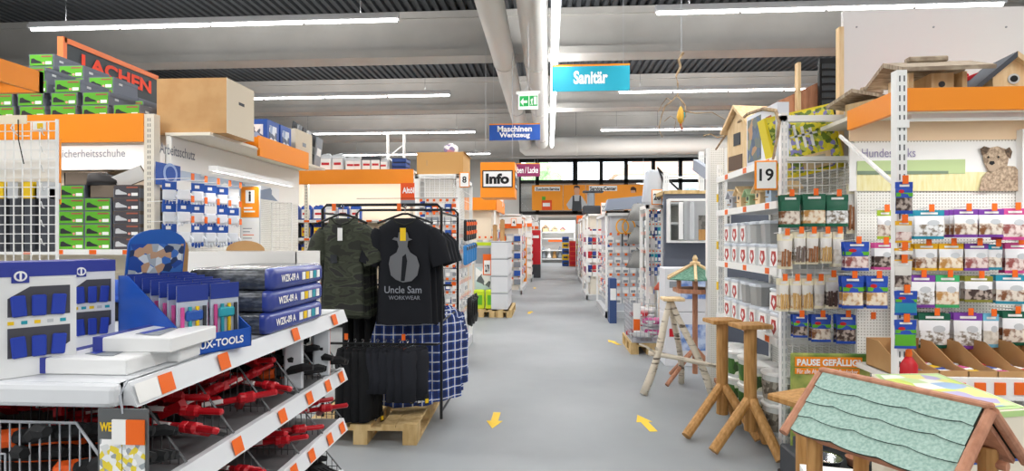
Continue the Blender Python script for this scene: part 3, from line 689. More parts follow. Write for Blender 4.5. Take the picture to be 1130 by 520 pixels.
# opened brown boxes and a shoe on the columns
BRN = mat('shoebox_brown', '75685b', .7)
for i, (px, pyb, lab, ln) in enumerate(((85, 195, 'opened brown shoe box standing on the green columns', .2), (113, 205, 'brown shoe box with its lid off under the loose shoe', .16))):
    z = zs1 + .001 + .123 * (5 if i == 0 else 4); p = W(px, pyb, GY + .07); t = thing('open_shoe_box', lab, 'box', (p.x, GY + .07, z)); w = .13
    for A, B, nm in (((-w, 0, 0), (w, .01, .12), 'front_wall'), ((-w, .3, 0), (w, .31, .12), 'back_wall'), ((-w, 0, 0), (-w + .01, .31, .12), 'side_wall'), ((w - .01, 0, 0), (w, .31, .12), 'side_wall'), ((-w, 0, 0), (w, .31, .006), 'bottom')):
        b = MB(); b.box(A, B); b.build(nm, BRN, t)
    b = MB(); b.cbox((0, .2, .125 + .02*(1-i)), (.27, .2, .006), 0, (.25, 0, 0)); b.build('lid', BRN, t)
def shoe(loc, rz, label):
    t = thing('safety_shoe', label, 'shoe', loc, rz); b = MB()
    P = [(.14, .0), (.15, .035), (.1, .065), (.02, .09), (-.02, .105), (-.1, .1), (-.13, .09), (-.14, .03), (-.14, 0)]
    for i, (wd) in enumerate((.03, .044, .05)): pass
    n = len(P); rings = [(-.048, .82), (-.03, .97), (0, 1), (.03, .97), (.048, .82)]; vs = []
    for y, k in rings: vs += [(x*k, y, .02 + z*k) for x, z in P]
    fs = [[i*n + j, i*n + (j+1) % n, (i+1)*n + (j+1) % n, (i+1)*n + j] for i in range(4) for j in range(n)] + [list(range(n)), list(range(4*n, 5*n))]
    b.add(vs, fs); b.build('upper', mat('shoe_dark', '3c3a3a', .8), t, smooth=True)
    b = MB(); b.prism([(.155*math.cos(a), .055*math.sin(a)) for a in [PI*i/8 for i in range(16)]], (0, 0, 0), EX, EY, (0, 0, .025)); b.build('sole', BLACK, t)
    b = MB()
    for k in range(4): b.rod((.09 - k*.025, -.025, .085 + k*.012), (.09 - k*.025, .025, .085 + k*.012), .004, 4)
    b.build('laces', GREY, t)
p = W(115, 193, GY + .12); shoe((p.x, GY + .12, zs1 + .123*5 + .0), .25, 'dark lace-up safety shoe lying on a brown shoe box')
p = W(141, 200, GY + .1); t = thing('cardboard_sheet', 'white-lined loose shoe box lid leaning on the dark shoe boxes', 'cardboard', (p.x, GY + .12, zs1 + .123*5 + .005))
b = MB(); b.cbox((0, 0, .07), (.3, .012, .13), 0, (.3, -.35, 0)); b.build('board', TAGW, t); b = MB(); b.cbox((0, .01, .07), (.31, .008, .14), 0, (.3, -.35, 0)); b.build('rim', BRN, t)

# nearer orange fascia cutting into the picture at the top left
a = W(48, 80, 3.3); c = W(48, 103, 3.3)
t = thing('shelf_fascia', 'orange fascia board of the nearest left shelf unit, cut by the picture edge', 'fascia', (a.x, 2.6, 0))
b = MB(); b.box((a.x - .03, 2.2, c.z), (a.x, 3.3, a.z)); b.build('board', ORANGE, t, True)
b = MB(); b.box((a.x - .8, 3.27, c.z), (a.x, 3.3, a.z)); b.build('end_board', ORANGE, t, True)
for y in (2.25, 3.25):
    b = MB(); b.box((a.x - .74, y - .025, 0), (a.x - .7, y + .025, a.z - .02)); b.build('post', CREAM, t, True); b = MB(); b.box((a.x - .74, y - .02, a.z - .06), (a.x - .02, y + .02, a.z - .02)); b.build('bracket', CREAM, t, True)
# white wire rack behind the table
RY = 2.72; a = W(0, 290, RY); c = W(63, 134, RY)
t = thing('wire_rack', 'white wire grid rack with price card behind the promotion table', 'rack', (c.x - .25, RY, 0)); xl = a.x - .35
b = MB(); wire_grid(b, (xl, RY, .9), (c.x - xl, 0, 0), (0, 0, c.z - .9), 14, 24, .003, 4); b.build('wire_grid', WHITE, t, True)
for y in (RY,):
    for x in (c.x, xl):
        b = MB(); b.rod((x, y, 0), (x, y, c.z + .01), .008, 6); b.build('post', WHITE, t, True)
for k in range(7):
    z = W(0, 150 + k*20, RY).z; b = MB(); b.tube([(c.x - .07, RY, z), (c.x - .06, RY - .02, z + .005), (c.x - .04, RY - .05, z + .03)], .003, 4); b.build('hook', WHITE, t, True)
k0 = W(38, 144, RY); b = MB(); b.box((k0.x, RY - .012, k0.z), (k0.x + .07, RY - .006, k0.z + .04)); b.build('price_card', TAGW, t, True)
b = MB(); b.box((k0.x + .028, RY - .014, k0.z + .006), (k0.x + .058, RY - .012, k0.z + .034)); b.build('yellow_sticker', YELLOW, t, True)
# orange-edged backing sign inside the rack
a = W(-30, 226, RY + .2); c = W(66, 152, RY + .2)
t = thing('rack_sign', 'white sign with orange border hanging inside the wire rack', 'sign', ((a.x + c.x)/2, RY + .2, a.z)); w = c.x - a.x; h = c.z - a.z
b = MB(); b.box((-w/2, 0, 0), (w/2, .01, h)); b.build('border', ORANGE, t); b = MB(); b.box((-w/2 + .02, -.003, .015), (w/2 - .015, 0, h - .01)); b.build('field', mat('sign_paper', 'f4f1ec', .5), t)
for i in range(4):
    px = 6 + i*16; p = W(px, 285, RY + .15); q = W(px, 240, RY + .15)
    t = thing('knee_pad_pack', 'dark hanging pack in the white wire rack, %s from the left' % nth(i), 'package', (p.x, RY + .15, p.z), 0, 'dark packs in the wire rack')
    b = MB(); b.rbox((0, 0, (q.z - p.z)/2 + .1), (.06, .08, q.z - p.z - .02 + .15), .012); b.build('pack', mat('pack_dark', '4a4d55', .35), t); b = MB(); b.box((-.03, -.042, q.z - p.z + .1), (.03, .042, q.z - p.z + .19)); b.build('header', [YELLOW, LGREY, YELLOW, LGREY][i], t)
b = MB(); a = W(0, 137, 2.62); c = W(29, 127, 2.62); b.box((a.x - .1, 2.62, a.z), (c.x, 2.625, c.z)); t = thing('hanging_card', 'cream hanging card with a black cable tie at the left edge', 'card', (a.x, 2.62, a.z)); b.build('card', mat('cream_card', 'f2e6cc', .6), t, True)
b = MB(); p = W(20, 132, 2.615); b.tube([p, p + Vector((.006, -.004, -.1)), p + Vector((.03, 0, -.22))], .0025, 5); b.build('cable_tie', BLACK, t, True)
b = MB(); p = W(14, 137, 2.62); b.tube([p, p + Vector((-.01, 0, -.02)), p + Vector((-.02, .05, -.05)), p + Vector((-.01, .1, -.04))], .003, 5); b.build('hook', WHITE, t, True)

# dark banner with red letters beyond the shoe boxes
SX = -5.35; p0 = W(74, 47, X=SX); p1 = W(175, 88, X=SX); zb = W(174, 130, X=SX).z - .1
t = thing('wall_banner', 'dark banner with red lettering and orange edge behind the shoe boxes', 'banner', (SX, (p0.y + p1.y)/2, zb))
b = MB(); b.box((SX - .06, p0.y, zb), (SX - .01, p1.y, p1.z)); b.build('board', mat('banner_dark', '3d4347', .6), t, True)
b = MB(); b.box((SX - .07, p0.y - .03, p1.z - .01), (SX, p1.y, p1.z + .05)); b.box((SX - .07, p0.y - .05, zb), (SX, p0.y, p1.z + .05)); b.build('edge', mat('banner_orange', 'ea7a42', .5), t, True)
q0 = W(90, 88, X=SX); q1 = W(167, 109, X=SX); zt = W(95, 64, X=SX).z
text('LACHEN', (SX, q0.y, q1.z + .06), (0, q1.y - q0.y, 0), (0, 0, zt - q1.z - .03), INKR, t, .04)
# posts that carry the banner
for y in (p0.y + .1, p1.y - .1):
    b = MB(); b.box((SX - .12, y - .03, 0), (SX - .06, y + .03, zb + .3)); b.build('post', DGREY, t, True)

# ------------------------------------------------------------------ gondola 9 with gloves, along the side aisle
PX = -3.62; y0, y1 = 5.15, 7.9
g9 = thing('shelf_unit', 'perforated work glove shelf wall with white header behind the counter display', 'shelf unit', (PX, (y0 + y1)/2, 0))
b = MB(); b.box((PX - .04, y0, 0), (PX, y1, 2.45)); b.build('back_panel', PEGY, g9, True)
b = MB(); b.box((PX - .05, y0, 2.44), (PX + .4, y1, 2.47)); b.build('top_board', CREAM, g9, True)
z0 = W(175, 205, X=PX).z; b = MB(); b.box((PX, y0, z0), (PX + .012, y1, 2.43)); b.build('header_panel', mat('header_white', ''), g9, True)
a = W(176, 168, X=PX + .014); c = W(215, 173, X=PX + .014)
text('Arbeitsschutz', (PX + .016, a.y, a.z - .005), (0, c.y - a.y, 0), (0, 0, .1), INKG, g9, .01)
a = W(176, 198, X=PX + .014); c = W(199, 178, X=PX + .014); c.z = W(176, 178, X=PX + .014).z - .03
b = MB(); b.box((PX + .012, a.y - .05, a.z - .05), (PX + .015, c.y, c.z + .02)); b.build('emblem_field', BLUE, g9, True)
b = MB(); b.lathe([(.1, 0), (.1, .004)], (0, 0, 0), 20); b.rotate(Matrix.Translation((PX + .014, (a.y + c.y)/2, (a.z + c.z)/2)) @ Matrix.Rotation(PI/2, 4, 'Y')); b.build('emblem', mat('emblem_pale', '9db4dc', .5), g9, True)
b = MB(); b.lathe([(.07, 0), (.07, .004)], (0, 0, 0), 20); b.rotate(Matrix.Translation((PX + .017, (a.y + c.y)/2, (a.z + c.z)/2)) @ Matrix.Rotation(PI/2, 4, 'Y')); b.build('emblem_core', BLUE, g9, True)
b = MB(); b.box((PX + .012, c.y, a.z - .05), (PX + .014, y1 - .6, c.z - .02)); b.build('header_photo', multi('glove_photo', ['b9c6d8', 'dde4ec', '9fb0c8', 'eef1f4', '7c8fa8'], sc=2.2), g9, True)
for z in (.3, .75, 1.15):
    b = MB(); b.box((PX, y0, z - .03), (PX + .5, y1, z)); b.build('shelf_board', CREAM, g9, True)
b = MB(); b.box((-3.23, 6.03, W(287, 172, X=-3.2).z), (-3.2, 7.3, 2.6)); b.build('fascia', ORANGE, g9, True)
b = MB(); b.box((PX, 6.0, 2.46), (-3.2, 6.03, 2.58)); b.build('fascia_end', ORANGE, g9, True)
b = MB(); b.box((-3.14, 5.0, 2.08), (-3.06, 6.6, 2.13)); b.box((PX, 5.6, 2.1), (-3.1, 5.63, 2.12)); b.box((PX, 6.4, 2.1), (-3.1, 6.43, 2.12)); b.build('lamp_rail', WHITE, g9, True)
ld = bpy.data.lights.new('shelf_lamp', 'AREA'); ld.shape = 'RECTANGLE'; ld.size = 1.6; ld.size_y = .06; ld.energy = 9; lo = bpy.data.objects.new('shelf_lamp', ld); COL.objects.link(lo)
lo.parent = g9; lo.location = g9.matrix_basis.inverted() @ Vector((-3.12, 5.8, 2.075)); lo.rotation_euler = (0, .45, PI/2); lo.rotation_euler = Euler((0, -.5, 0)); ld.size, ld.size_y = .06, 1.6
aisle_number('9', 252, 130, 273, 159, 5.95, 0, 'orange framed aisle number nine sign on the glove shelf')
GPW = mat('glove_pack_white', 'e4e8ee', .35)
def glove_pack(i, j, k, p):
    t = thing('glove_pack', 'blue and white glove pack on the glove wall, %s row, %s hook%s' % (nth(j), nth(i), ', one behind' if k else ''), 'package', p, PI/2 - .75 + random.uniform(-.15, .15), 'glove packs on the glove wall')
    b = MB(); b.rbox((0, 0, -.13), (.1, .035, .1), .014, 2); b.build('palm', GPW, t)
    for q in range(4):
        x = -.036 + q*.024; b = MB(); b.tube([(x, 0, -.16), (x*1.1, -.004, -.2), (x*1.15, 0, -.235 + .012*abs(q - 1.4))], [.013, .013, .009], 6); b.build('finger', BLUE if (i + j) % 3 == 0 else GPW, t)
    b = MB(); b.tube([(.04, 0, -.12), (.066, -.004, -.15), (.07, 0, -.18)], [.013, .013, .009], 6); b.build('thumb', GPW, t)
    b = MB(); b.box((-.055, -.014, -.085), (.055, .012, -.01)); b.build('header_card', BLUE if (i + 2*j + k) % 4 else TAGW, t)
    b = MB(); b.box((-.03, -.017, -.06), (.01, -.014, -.03)); b.build('label', TAGW, t)
for j, py in enumerate((203, 226, 247)):
    for i, px in enumerate((203, 218, 232, 245, 257)):
        p = W(px, py, X=-3.28); z = W(228, py, X=-3.28).z
        for k in (0, 1): glove_pack(i, j, k, (-3.28 - .14*k, p.y, z))
        b = MB(); b.rod((PX, p.y, z + .01), (-3.2, p.y, z + .02), .004, 4); o = b.build('hook', WHITE, g9, True)
        b = MB(); b.box((-3.2, p.y - .02, z - .0), (-3.195, p.y + .02, z + .06)); b.build('price_ticket', PRICE, g9, True)
for j, z in enumerate((1.95, 1.65, 1.45, 1.25)):
    t = thing('hook_tool', 'small hanging tool at the near end of the glove wall, %s from above' % nth(j), 'tool', (PX + .03, 5.3, z)); b = MB(); b.rbox((0, 0, -.06), (.03, .05, .1), .008); b.build('handle', DGREY, t); b = MB(); b.box((-.005, -.015, -.01), (.005, .015, .06)); b.build('blade', LGREY, t)
# big cardboard box on top
a = W(173, 142, 5.2); c = W(250, 85, 5.2)
t = thing('cardboard_box', 'large brown cardboard box on top of the glove shelf', 'box', ((a.x + c.x)/2, 5.2, 2.471)); w = c.x - a.x; h = c.z - 2.471
b = MB(); b.box((-w/2, 0, 0), (w/2, .5, h - .005)); b.build('carton', [CARD], t); b = MB(); b.box((-w/2, .245, h - .004), (w/2, .255, h)); b.build('flap_seam', CARD, t)
b = MB(); b.box((w/2, 0, 0), (w/2 + .002, .5, h - .005)); b.build('side_panel', mat('card_pale', 'd9cdb8', .7), t)
b = MB(); b.rbox((w/2 + .003, .26, h*.62), (.004, .1, .03), .002); b.build('hand_hole', DGREY, t)
# orange information card
a = W(265, 240, 5.9); c = W(287, 205, 5.9); w = c.x - a.x; h = c.z - a.z; zb = W(270, 272, 5.9).z
t = thing('information_card', 'tall orange and white information card with letter i beside the glove packs', 'sign', (a.x, 5.9, zb))
b = MB(); b.box((0, 0, 0), (w, .012, c.z - zb)); b.build('frame', LGREY, t); b = MB(); b.box((.012, -.003, a.z - zb), (w - .012, 0, c.z - zb - .012)); b.build('orange_field', ORANGE, t)
b = MB(); b.box((.012, -.003, .012), (w - .012, 0, a.z - zb - .008)); b.build('paper', TAGW, t); b = MB(); b.box((w*.28, -.005, a.z - zb + h*.45), (w*.72, -.003, a.z - zb + h*.86)); b.build('icon_field', INKW, t)
text('i', (w*.44, -.007, a.z - zb + h*.5), (w*.12, 0, 0), (0, 0, h*.32), INK, t, .04, False)
b = MB(); b.box((w*.2, -.005, a.z - zb + h*.27), (w*.62, -.003, a.z - zb + h*.32)); b.box((w*.2, -.005, a.z - zb + h*.16), (w*.75, -.003, a.z - zb + h*.21)); b.build('title_lines', INKW, t)
for k in range(5):
    b = MB(); b.box((w*.15, -.005, .05 + k*.035), (w*(.5 + .3*((k*7) % 3)/3), -.003, .058 + k*.035)); b.build('print_line', PRICE if k == 2 else INKG, t)
b = MB(); b.rod((w/2, .02, zb*-1), (w/2, .02, .1), .012, 8); b.build('stand_pole', GREYM, t)
# white wire grid at the end of the glove wall
a = W(300, 300, 7.0); c = W(322, 224, 7.0)
t = thing('wire_grid_panel', 'white wire grid panel standing at the end of the glove wall', 'rack', ((a.x + c.x)/2, 7.0, 0))
b = MB(); wire_grid(b, (a.x, 7.0, .05), (c.x - a.x, 0, 0), (0, 0, c.z - .05), 5, 26, .004); b.build('wire_grid', WHITE, t, True)
for x in (a.x, c.x):
    b = MB(); b.rod((x, 7.0, 0), (x, 7.0, c.z), .01, 6); b.build('post', WHITE, t, True)

# ------------------------------------------------------------------ oil gondola facing the camera
OY = 9.0; xa, xb = -6.2, W(456, 195, OY).x; zt = W(400, 187, OY).z; zf = W(400, 203, OY).z
og = thing('shelf_unit', 'motor oil shelf unit with orange fascia behind the hanging t-shirts', 'shelf unit', ((xa + xb)/2, OY, 0))
b = MB(); b.box((xa, OY, zf), (xb, OY + .03, zt)); b.build('fascia', ORANGE, og, True)
b = MB(); b.box((xa, OY + .03, zt - .05), (xb, OY + .9, zt - .02)); b.build('top_board', CREAM, og, True)
b = MB(); b.box((xa, OY + .45, 0), (xb, OY + .48, zt - .05)); b.build('back_panel', mat('panel_cream', 'f0e2cd', .5), og, True)
for x in (xa + .1, (xa*.45 + xb*.55), xb - .03):
    b = MB(); slot_post(b, x, OY + .05, 0, zt - .06, .06, .05); b.build('post', [CREAM, DGREY], og, True)
zsh = [W(340, py, OY).z for py in (243, 263, 285, 312, 345)] + [.1]
for z in zsh:
    b = MB(); b.box((xa, OY + .04, z - .03), (xb, OY + .44, z)); b.build('shelf_board', CREAM, og, True)
    b = MB(); b.box((xa, OY + .015, z - .04), (xb, OY + .04, z + .005)); r = b.build('price_rail', WHITE, og, True)
    for k in range(14):
        q = MB(); q.box((xb - .15 - k*.21, OY + .01, z - .036), (xb - .06 - k*.21, OY + .015, z)); q.build('price_ticket', PRICE, r, True)
ld = bpy.data.lights.new('shelf_lamp', 'AREA'); ld.shape = 'RECTANGLE'; ld.size = xb - xa; ld.size_y = .06; ld.energy = 11; lo = bpy.data.objects.new('shelf_lamp', ld); COL.objects.link(lo)
lo.parent = og; lo.location = og.matrix_basis.inverted() @ Vector(((xa + xb)/2, OY + .06, zf + .02)); lo.rotation_euler = (.5, 0, 0)
protos = [canister_proto(BLUE, TAGW, BLACK), canister_proto(LGREY, TAGW, DGREY), canister_proto(DGREY, TAGW, RED), canister_proto(NAVY, YELLOW, BLACK)]
cn = ['blue', 'silver', 'dark grey', 'navy']
tops = [(340, 1, 1), (356, 1, 1), (371, 1, .9), (383, 1, .85), (402, 2, 1), (414, 2, .95), (331, 0, .8), (347, 0, .8), (318, 0, .85), (300, 0, .9)]
tops = [(284, 3, .9), (296, 0, .9), (341, 0, .8), (349, 0, .75), (360, 1, 1.1), (374, 1, 1.1), (387, 1, .9), (395, 1, .9), (405, 2, .95), (415, 2, .95), (424, 1, .8)]
for i, (px, k, s) in enumerate(tops):
    p = W(px, 186, OY + .15); dup(protos[k], (p.x, OY + .15, zt - .019), random.uniform(-.15, .15), '%s oil canister on top of the oil shelf, %s from the left' % (cn[k], nth(i)), 'canisters on the oil shelf', scale=(s, s, s))
for j, z in enumerate(zsh[:3]):
    for i in range(10):
        x = xb - 1.0 - i*.21 ; k = [(0, 0, 1, 0), (3, 2, 0, 3), (3, 3, 2, 0)][j][i % 4]
        dup(protos[k], (x, OY + .16, z + .001), 0, '%s oil canister inside the oil shelf, %s shelf down, %s from the t-shirts' % (cn[k], nth(j), nth(i)), 'canisters in the oil shelf', scale=(.95, 1, .92))
for q in protos: kill(q)
BLT = mat('crate_blue', '2f4a8c', .5)
p = W(441, 187, OY + .2)
for i in range(3):
    t = thing('stacked_tray', 'navy tray at the right end of the oil shelf top, %s up' % nth(i), 'box', (p.x, OY + .3, zt - .019 + i*.075), 0, 'navy trays'); b = MB(); b.rbox((0, 0, .035), (.24, .3, .068), .01); b.build('tray', BLT, t); b = MB(); b.rbox((0, 0, .069), (.25, .31, .008), .003); b.build('rim', DGREY, t)
t = thing('cardboard_box', 'pale carton on the glove shelf top behind the aisle nine fascia', 'box', (-3.42, 7.0, 2.471))
b = MB(); b.box((-.18, 0, 0), (.18, .5, .4)); b.build('carton', mat('card_pale', ''), t); b = MB(); b.box((.18, .2, .2), (.183, .3, .25)); b.build('print', GREY, t)
for i in range(2):
    t = thing('tool_carton', 'blue and white tool carton between the cardboard boxes, %s from the left' % nth(i), 'box', (-3.38, 6.25 + i*.32, 2.471), 0, 'tool cartons on the glove shelf'); b = MB(); b.box((-.15, 0, 0), (.15, .28, .36)); b.build('carton', BLUE, t); b = MB(); b.box((-.1, -.003, .08), (.1, 0, .3)); b.box((.15, .05, .08), (.153, .22, .3)); b.build('picture', multi('tool_print', ['dfe5ee', '8fa3c4', 'f2f4f6', '54637c'], sc=14), t)
# dark boards leaning behind them
for i in range(6):
    t = thing('leaning_panel', 'dark panel leaning at the far end of the glove shelf, %s from the left' % nth(i), 'panel', (-3.55 + i*.06, 7.62 + .02*i, 2.471), .15, 'dark leaning panels'); b = MB(); b.cbox((0, 0, .3 - .02*i), (.02, .3, .6 - .04*i), 0, (0, .12, 0)); b.build('sheet', [DGREY, GREY, DGREY, LGREY, DGREY, GREY][i], t); b = MB(); b.cbox((.012, 0, .3 - .02*i), (.003, .2, .1), 0, (0, .12, 0)); b.build('label', TAGW, t)
# orange 'Altöl' notice
a = W(442, 228, OY - .05); c = W(459, 202, OY - .05); w = c.x - a.x; h = c.z - a.z
t = thing('notice_board', 'small orange notice about used oil at the fascia end', 'sign', (a.x, OY - .05, a.z)); b = MB(); b.box((0, 0, 0), (w, .01, h)); b.build('panel', mat('notice_orange', 'e5541c', .5), t)
b = MB(); b.box((0, -.002, 0), (w, 0, h*.28)); b.build('grey_field', GREY, t); text('Altöl', (w*.12, -.003, h*.56), (w*.76, 0, 0), (0, 0, h*.26), INKW, t, .03, False)
kill(gb); kill(kb)
# ------------------------------------------------------------------ pallets
def pallet(loc, rz, label, L=1.2, Wd=.8, group='wooden pallets'):
    """long side along local y"""
    t = thing('pallet', label, 'pallet', loc, rz, group)
    for i in range(5):
        w = .145 if i in (0, 2, 4) else .1; x = -Wd/2 + w/2 + (Wd - .145) * i / 4 if i in (0, 4) else -Wd/2 + Wd*(i/4)
        if i == 0: x = -Wd/2 + .0725
        if i == 4: x = Wd/2 - .0725
        b = MB(); b.box((x - w/2, -L/2, .122), (x + w/2, L/2, .144)); b.build('deck_board', PALLET, t)
    for y in (-L/2 + .0725, 0, L/2 - .0725):
        b = MB(); b.box((-Wd/2, y - .0725, .1), (Wd/2, y + .0725, .122)); b.build('stringer_board', PALLET, t)
    for x in (-Wd/2 + .05, 0, Wd/2 - .05):
        b = MB(); b.box((x - .05, -L/2, 0), (x + .05, L/2, .022)); b.build('bottom_board', PALLET, t)
        for y in (-L/2 + .0725, 0, L/2 - .0725):
            b = MB(); b.box((x - .05, y - .0725, .022), (x + .05, y + .0725, .1)); b.build('block', PALLET, t)
    return t
def thin_mark(d): return d
pc_ = ((-.95) + (-.896)) / 2
pallet((-.95 - .4, 3.86 + .62, 0), .035, 'light wooden pallet under the clothes rack')
# ------------------------------------------------------------------ clothes rack
RF, RB = 4.02, 4.75           # front and rear rails
xl, xr = W(356, 250, RF).x, W(487, 250, RF).x
t = rk = thing('clothes_rack', 'black tubular clothes rack standing on the pallet', 'clothes rack', ((xl + xr)/2, (RF + RB)/2, .144))
zt = W(440, 226, RF).z
for y in (RF, RB):
    b = MB(); b.tube([(xl, y, .15), (xl, y, zt - .03), (xl + .03, y, zt), (xr - .03, y, zt), (xr, y, zt - .03), (xr, y, .15)], .011, 8); b.build('frame', BLACK, rk, True)
for z in (.2, W(440, 235, RF).z, .85):
    for x in (xl, xr):
        b = MB(); b.rod((x, RF, z), (x, RB, z), .008, 6); b.build('side_rail', BLACK, rk, True)
zl = W(430, 378, RF).z
b = MB(); b.rod((xl, RF - .06, zl), (xr - .02, RF - .06, zl), .009, 6); b.rod((xl, RF - .06, zl), (xl, RF, zl), .007, 6); b.rod((xr - .02, RF - .06, zl), (xr, RF, zl), .007, 6); b.build('lower_rail', BLACK, rk, True)
za = W(440, 243, RF).z
for px in (378, 447):
    x = W(px, 240, RF).x; b = MB(); b.rod((x, RF, za + .09), (x, RF - .16, za + .1), .007, 6); b.build('arm', BLACK, rk, True)
    b = MB(); b.box((x - .014, RF - .166, za + .06), (x + .014, RF - .163, za + .11)); b.build('price_ticket', PRICE, rk, True)
for i in range(16):
    z = .3 + i*.1
    b = MB(); b.rod((xl, RB, z), (xr, RB, z), .003, 4, cap=False); b.build('rear_wire', BLACK, rk, True)
# garments
def fold(x, z, k, amp): return amp * math.sin(x*k + math.sin(z*5)*1.2)
def shirt_mesh(w, h, sleeve, dep=.07, seed=0, amp=.01, slv_out=.1):
    """a hanging shirt: body lofted from the neck down, sleeves falling from the shoulders; origin at the neck, front to -y"""
    rnd = random.Random(seed); b = MB(); n = 28
    prof = [(0, .085, .02), (-.012, .11, .025), (-.035, w*.36, .03), (-.06, w*.475, .036), (-.12, w*.485, dep*.5), (-.25, w*.46, dep*.5), (-.45*h/.75, w*.47, dep*.55), (-.6*h/.75, w*.485, dep*.6), (-.7*h/.75, w*.49, dep*.62), (-h, w*.5, dep*.62)]
    k0 = 0; ph = rnd.uniform(0, 6)
    for z, hw, hd in prof:
        for j in range(n):
            a = 2*PI*j/n; cx = math.copysign(abs(math.cos(a))**.6, math.cos(a)); sy = math.copysign(abs(math.sin(a))**.8, math.sin(a))
            x = hw*cx; f = amp * min(1, -z*2) * math.sin(x*34 + ph + z*4) if z < -.1 else 0
            b.v.append(Vector((x, hd*sy + f, z + (rnd.uniform(-.006, .006) if z == -h else 0))))
    for i in range(len(prof) - 1):
        for j in range(n): b.f.append([i*n + j, i*n + (j+1) % n, (i+1)*n + (j+1) % n, (i+1)*n + j]); b.m.append(0)
    for s in (-1, 1):
        x0 = s*w*.43; pts = [(x0, 0, -.085), (s*(w*.5 + slv_out*.35), 0, -.085 - sleeve*.35), (s*(w*.5 + slv_out*.7), -.004, -.085 - sleeve*.72), (s*(w*.5 + slv_out), -.004, -.085 - sleeve)]
        r = [.055, .075, .072, .072] if sleeve < .35 else [.055, .065, .055, .045]; k = len(b.v); m = 12
        for (px, py, pz), rr in zip(pts, r):
            for j in range(m):
                a = 2*PI*j/m; b.v.append(Vector((px + rr*math.cos(a)*.95, py + rr*math.sin(a)*.42 + amp*.6*math.sin(a*3 + pz*20), pz + rr*math.cos(a)*.35*s)))
        for i in range(3):
            for j in range(m): b.f.append([k + i*m + j, k + i*m + (j+1) % m, k + (i+1)*m + (j+1) % m, k + (i+1)*m + j]); b.m.append(0)
    return b
def hanger(x, y, z, rz, label, w=.4, group='black clothes hangers'):
    t = thing('clothes_hanger', label, 'hanger', (x, y, z), rz, group)
    b = MB(); b.tube([(0, 0, 0), (0, 0, .03), (.012, 0, .05), (0, 0, .065), (-.012, 0, .052)], .003, 5); b.build('hook', CHROME, t)
    b = MB(); b.tube([(-w/2, 0, -.07), (-.02, 0, -.004), (.02, 0, -.004), (w/2, 0, -.07)], .008, 6); b.build('shoulder_bar', BLACK, t)
    return t
CAMO = multi('camouflage', ['2a2d26', '3b3f33', '34382c', '454a3c', '2b2c2a'], sc=7, rough=.9, kind='noise', stretch=(.6, .6, 1.6), distort=.6)
BLKT = mat('black_cotton', '17191f', .9)
def tee(px, pyn, pyh, pxw, Y, m, label, seed, dy):
    p = W(px, pyn, Y); h = p.z - W(px, pyh, Y).z; w = (W(px + pxw/2, 300, Y).x - W(px - pxw/2, 300, Y).x)
    t = thing('t_shirt', label, 't-shirt', (p.x, Y, p.z), dy)
    shirt_mesh(w, h, .24, .08, seed, .008, .07).build('body', m, t, smooth=True)
    b = MB(); b.tube([(-.088, -.012, .0), (-.05, -.028, -.035), (0, -.034, -.05), (.05, -.028, -.035), (.088, -.012, 0)], .006, 6); b.build('collar', mat('collar_dark', '22241f', .9), t)
    b = MB(); b.box((-.018, -.055, -.16), (.018, -.052, -.07)); b.build('hang_tag', TAGW if seed == 1 else BLACK, t)
    return t, w, h
hanger(W(378, 240, RF - .09).x, RF - .09, za + .045, 0, 'black hanger carrying the camouflage t-shirt', .36); hanger(W(447, 240, RF - .09).x, RF - .09, za + .045, 0, 'black hanger carrying the black printed t-shirt', .4)
t, w, h = tee(379, 241, 347, 48, RF - .09, CAMO, 'camouflage t-shirt hanging at the front of the clothes rack', 1, -.1)
b = MB(); b.box((-.07, -.06, -.26), (-.02, -.058, -.32)); b.build('faded_print', mat('camo_grey', '33363a', .9), t)
t, w, h = tee(447, 241, 357, 60, RF - .1, BLKT, 'black t-shirt with grey figure print hanging at the front of the rack', 2, .03)
PRT = mat('shirt_print', '6d6f73', .9)
fy = -.066
b = MB()   # a head-and-shoulders figure with a hat, printed in grey
b.prism([(-.085, -.40), (-.1, -.32), (-.09, -.27), (-.045, -.24), (-.03, -.2), (-.04, -.16), (-.075, -.15), (-.06, -.135), (-.035, -.14), (-.03, -.1), (.03, -.1), (.04, -.14), (.065, -.15), (.035, -.16), (.03, -.2), (.05, -.24), (.095, -.27), (.115, -.33), (.1, -.4), (.06, -.44), (0, -.45), (-.05, -.43)], (0, fy, 0), EX, EZ, (0, .004, 0)); b.build('figure_print', PRT, t)
b = MB(); b.prism([(-.015, -.44), (-.004, -.27), (.02, -.25), (.03, -.3), (.012, -.44)], (0, fy - .001, 0), EX, EZ, (0, .001, 0)); b.build('figure_shadow', BLKT, t)
text('Uncle Sam', (-.13, fy, -.525), (.26, 0, 0), (0, 0, .05), INKG, t, .01, False); text('WORKWEAR', (-.1, fy, -.57), (.22, 0, 0), (0, 0, .028), INKG, t, .0, False)
b = MB(); b.box((-.02, fy - .002, -.16), (.02, fy, -.07)); b.build('tag_print', YELLOW, t)
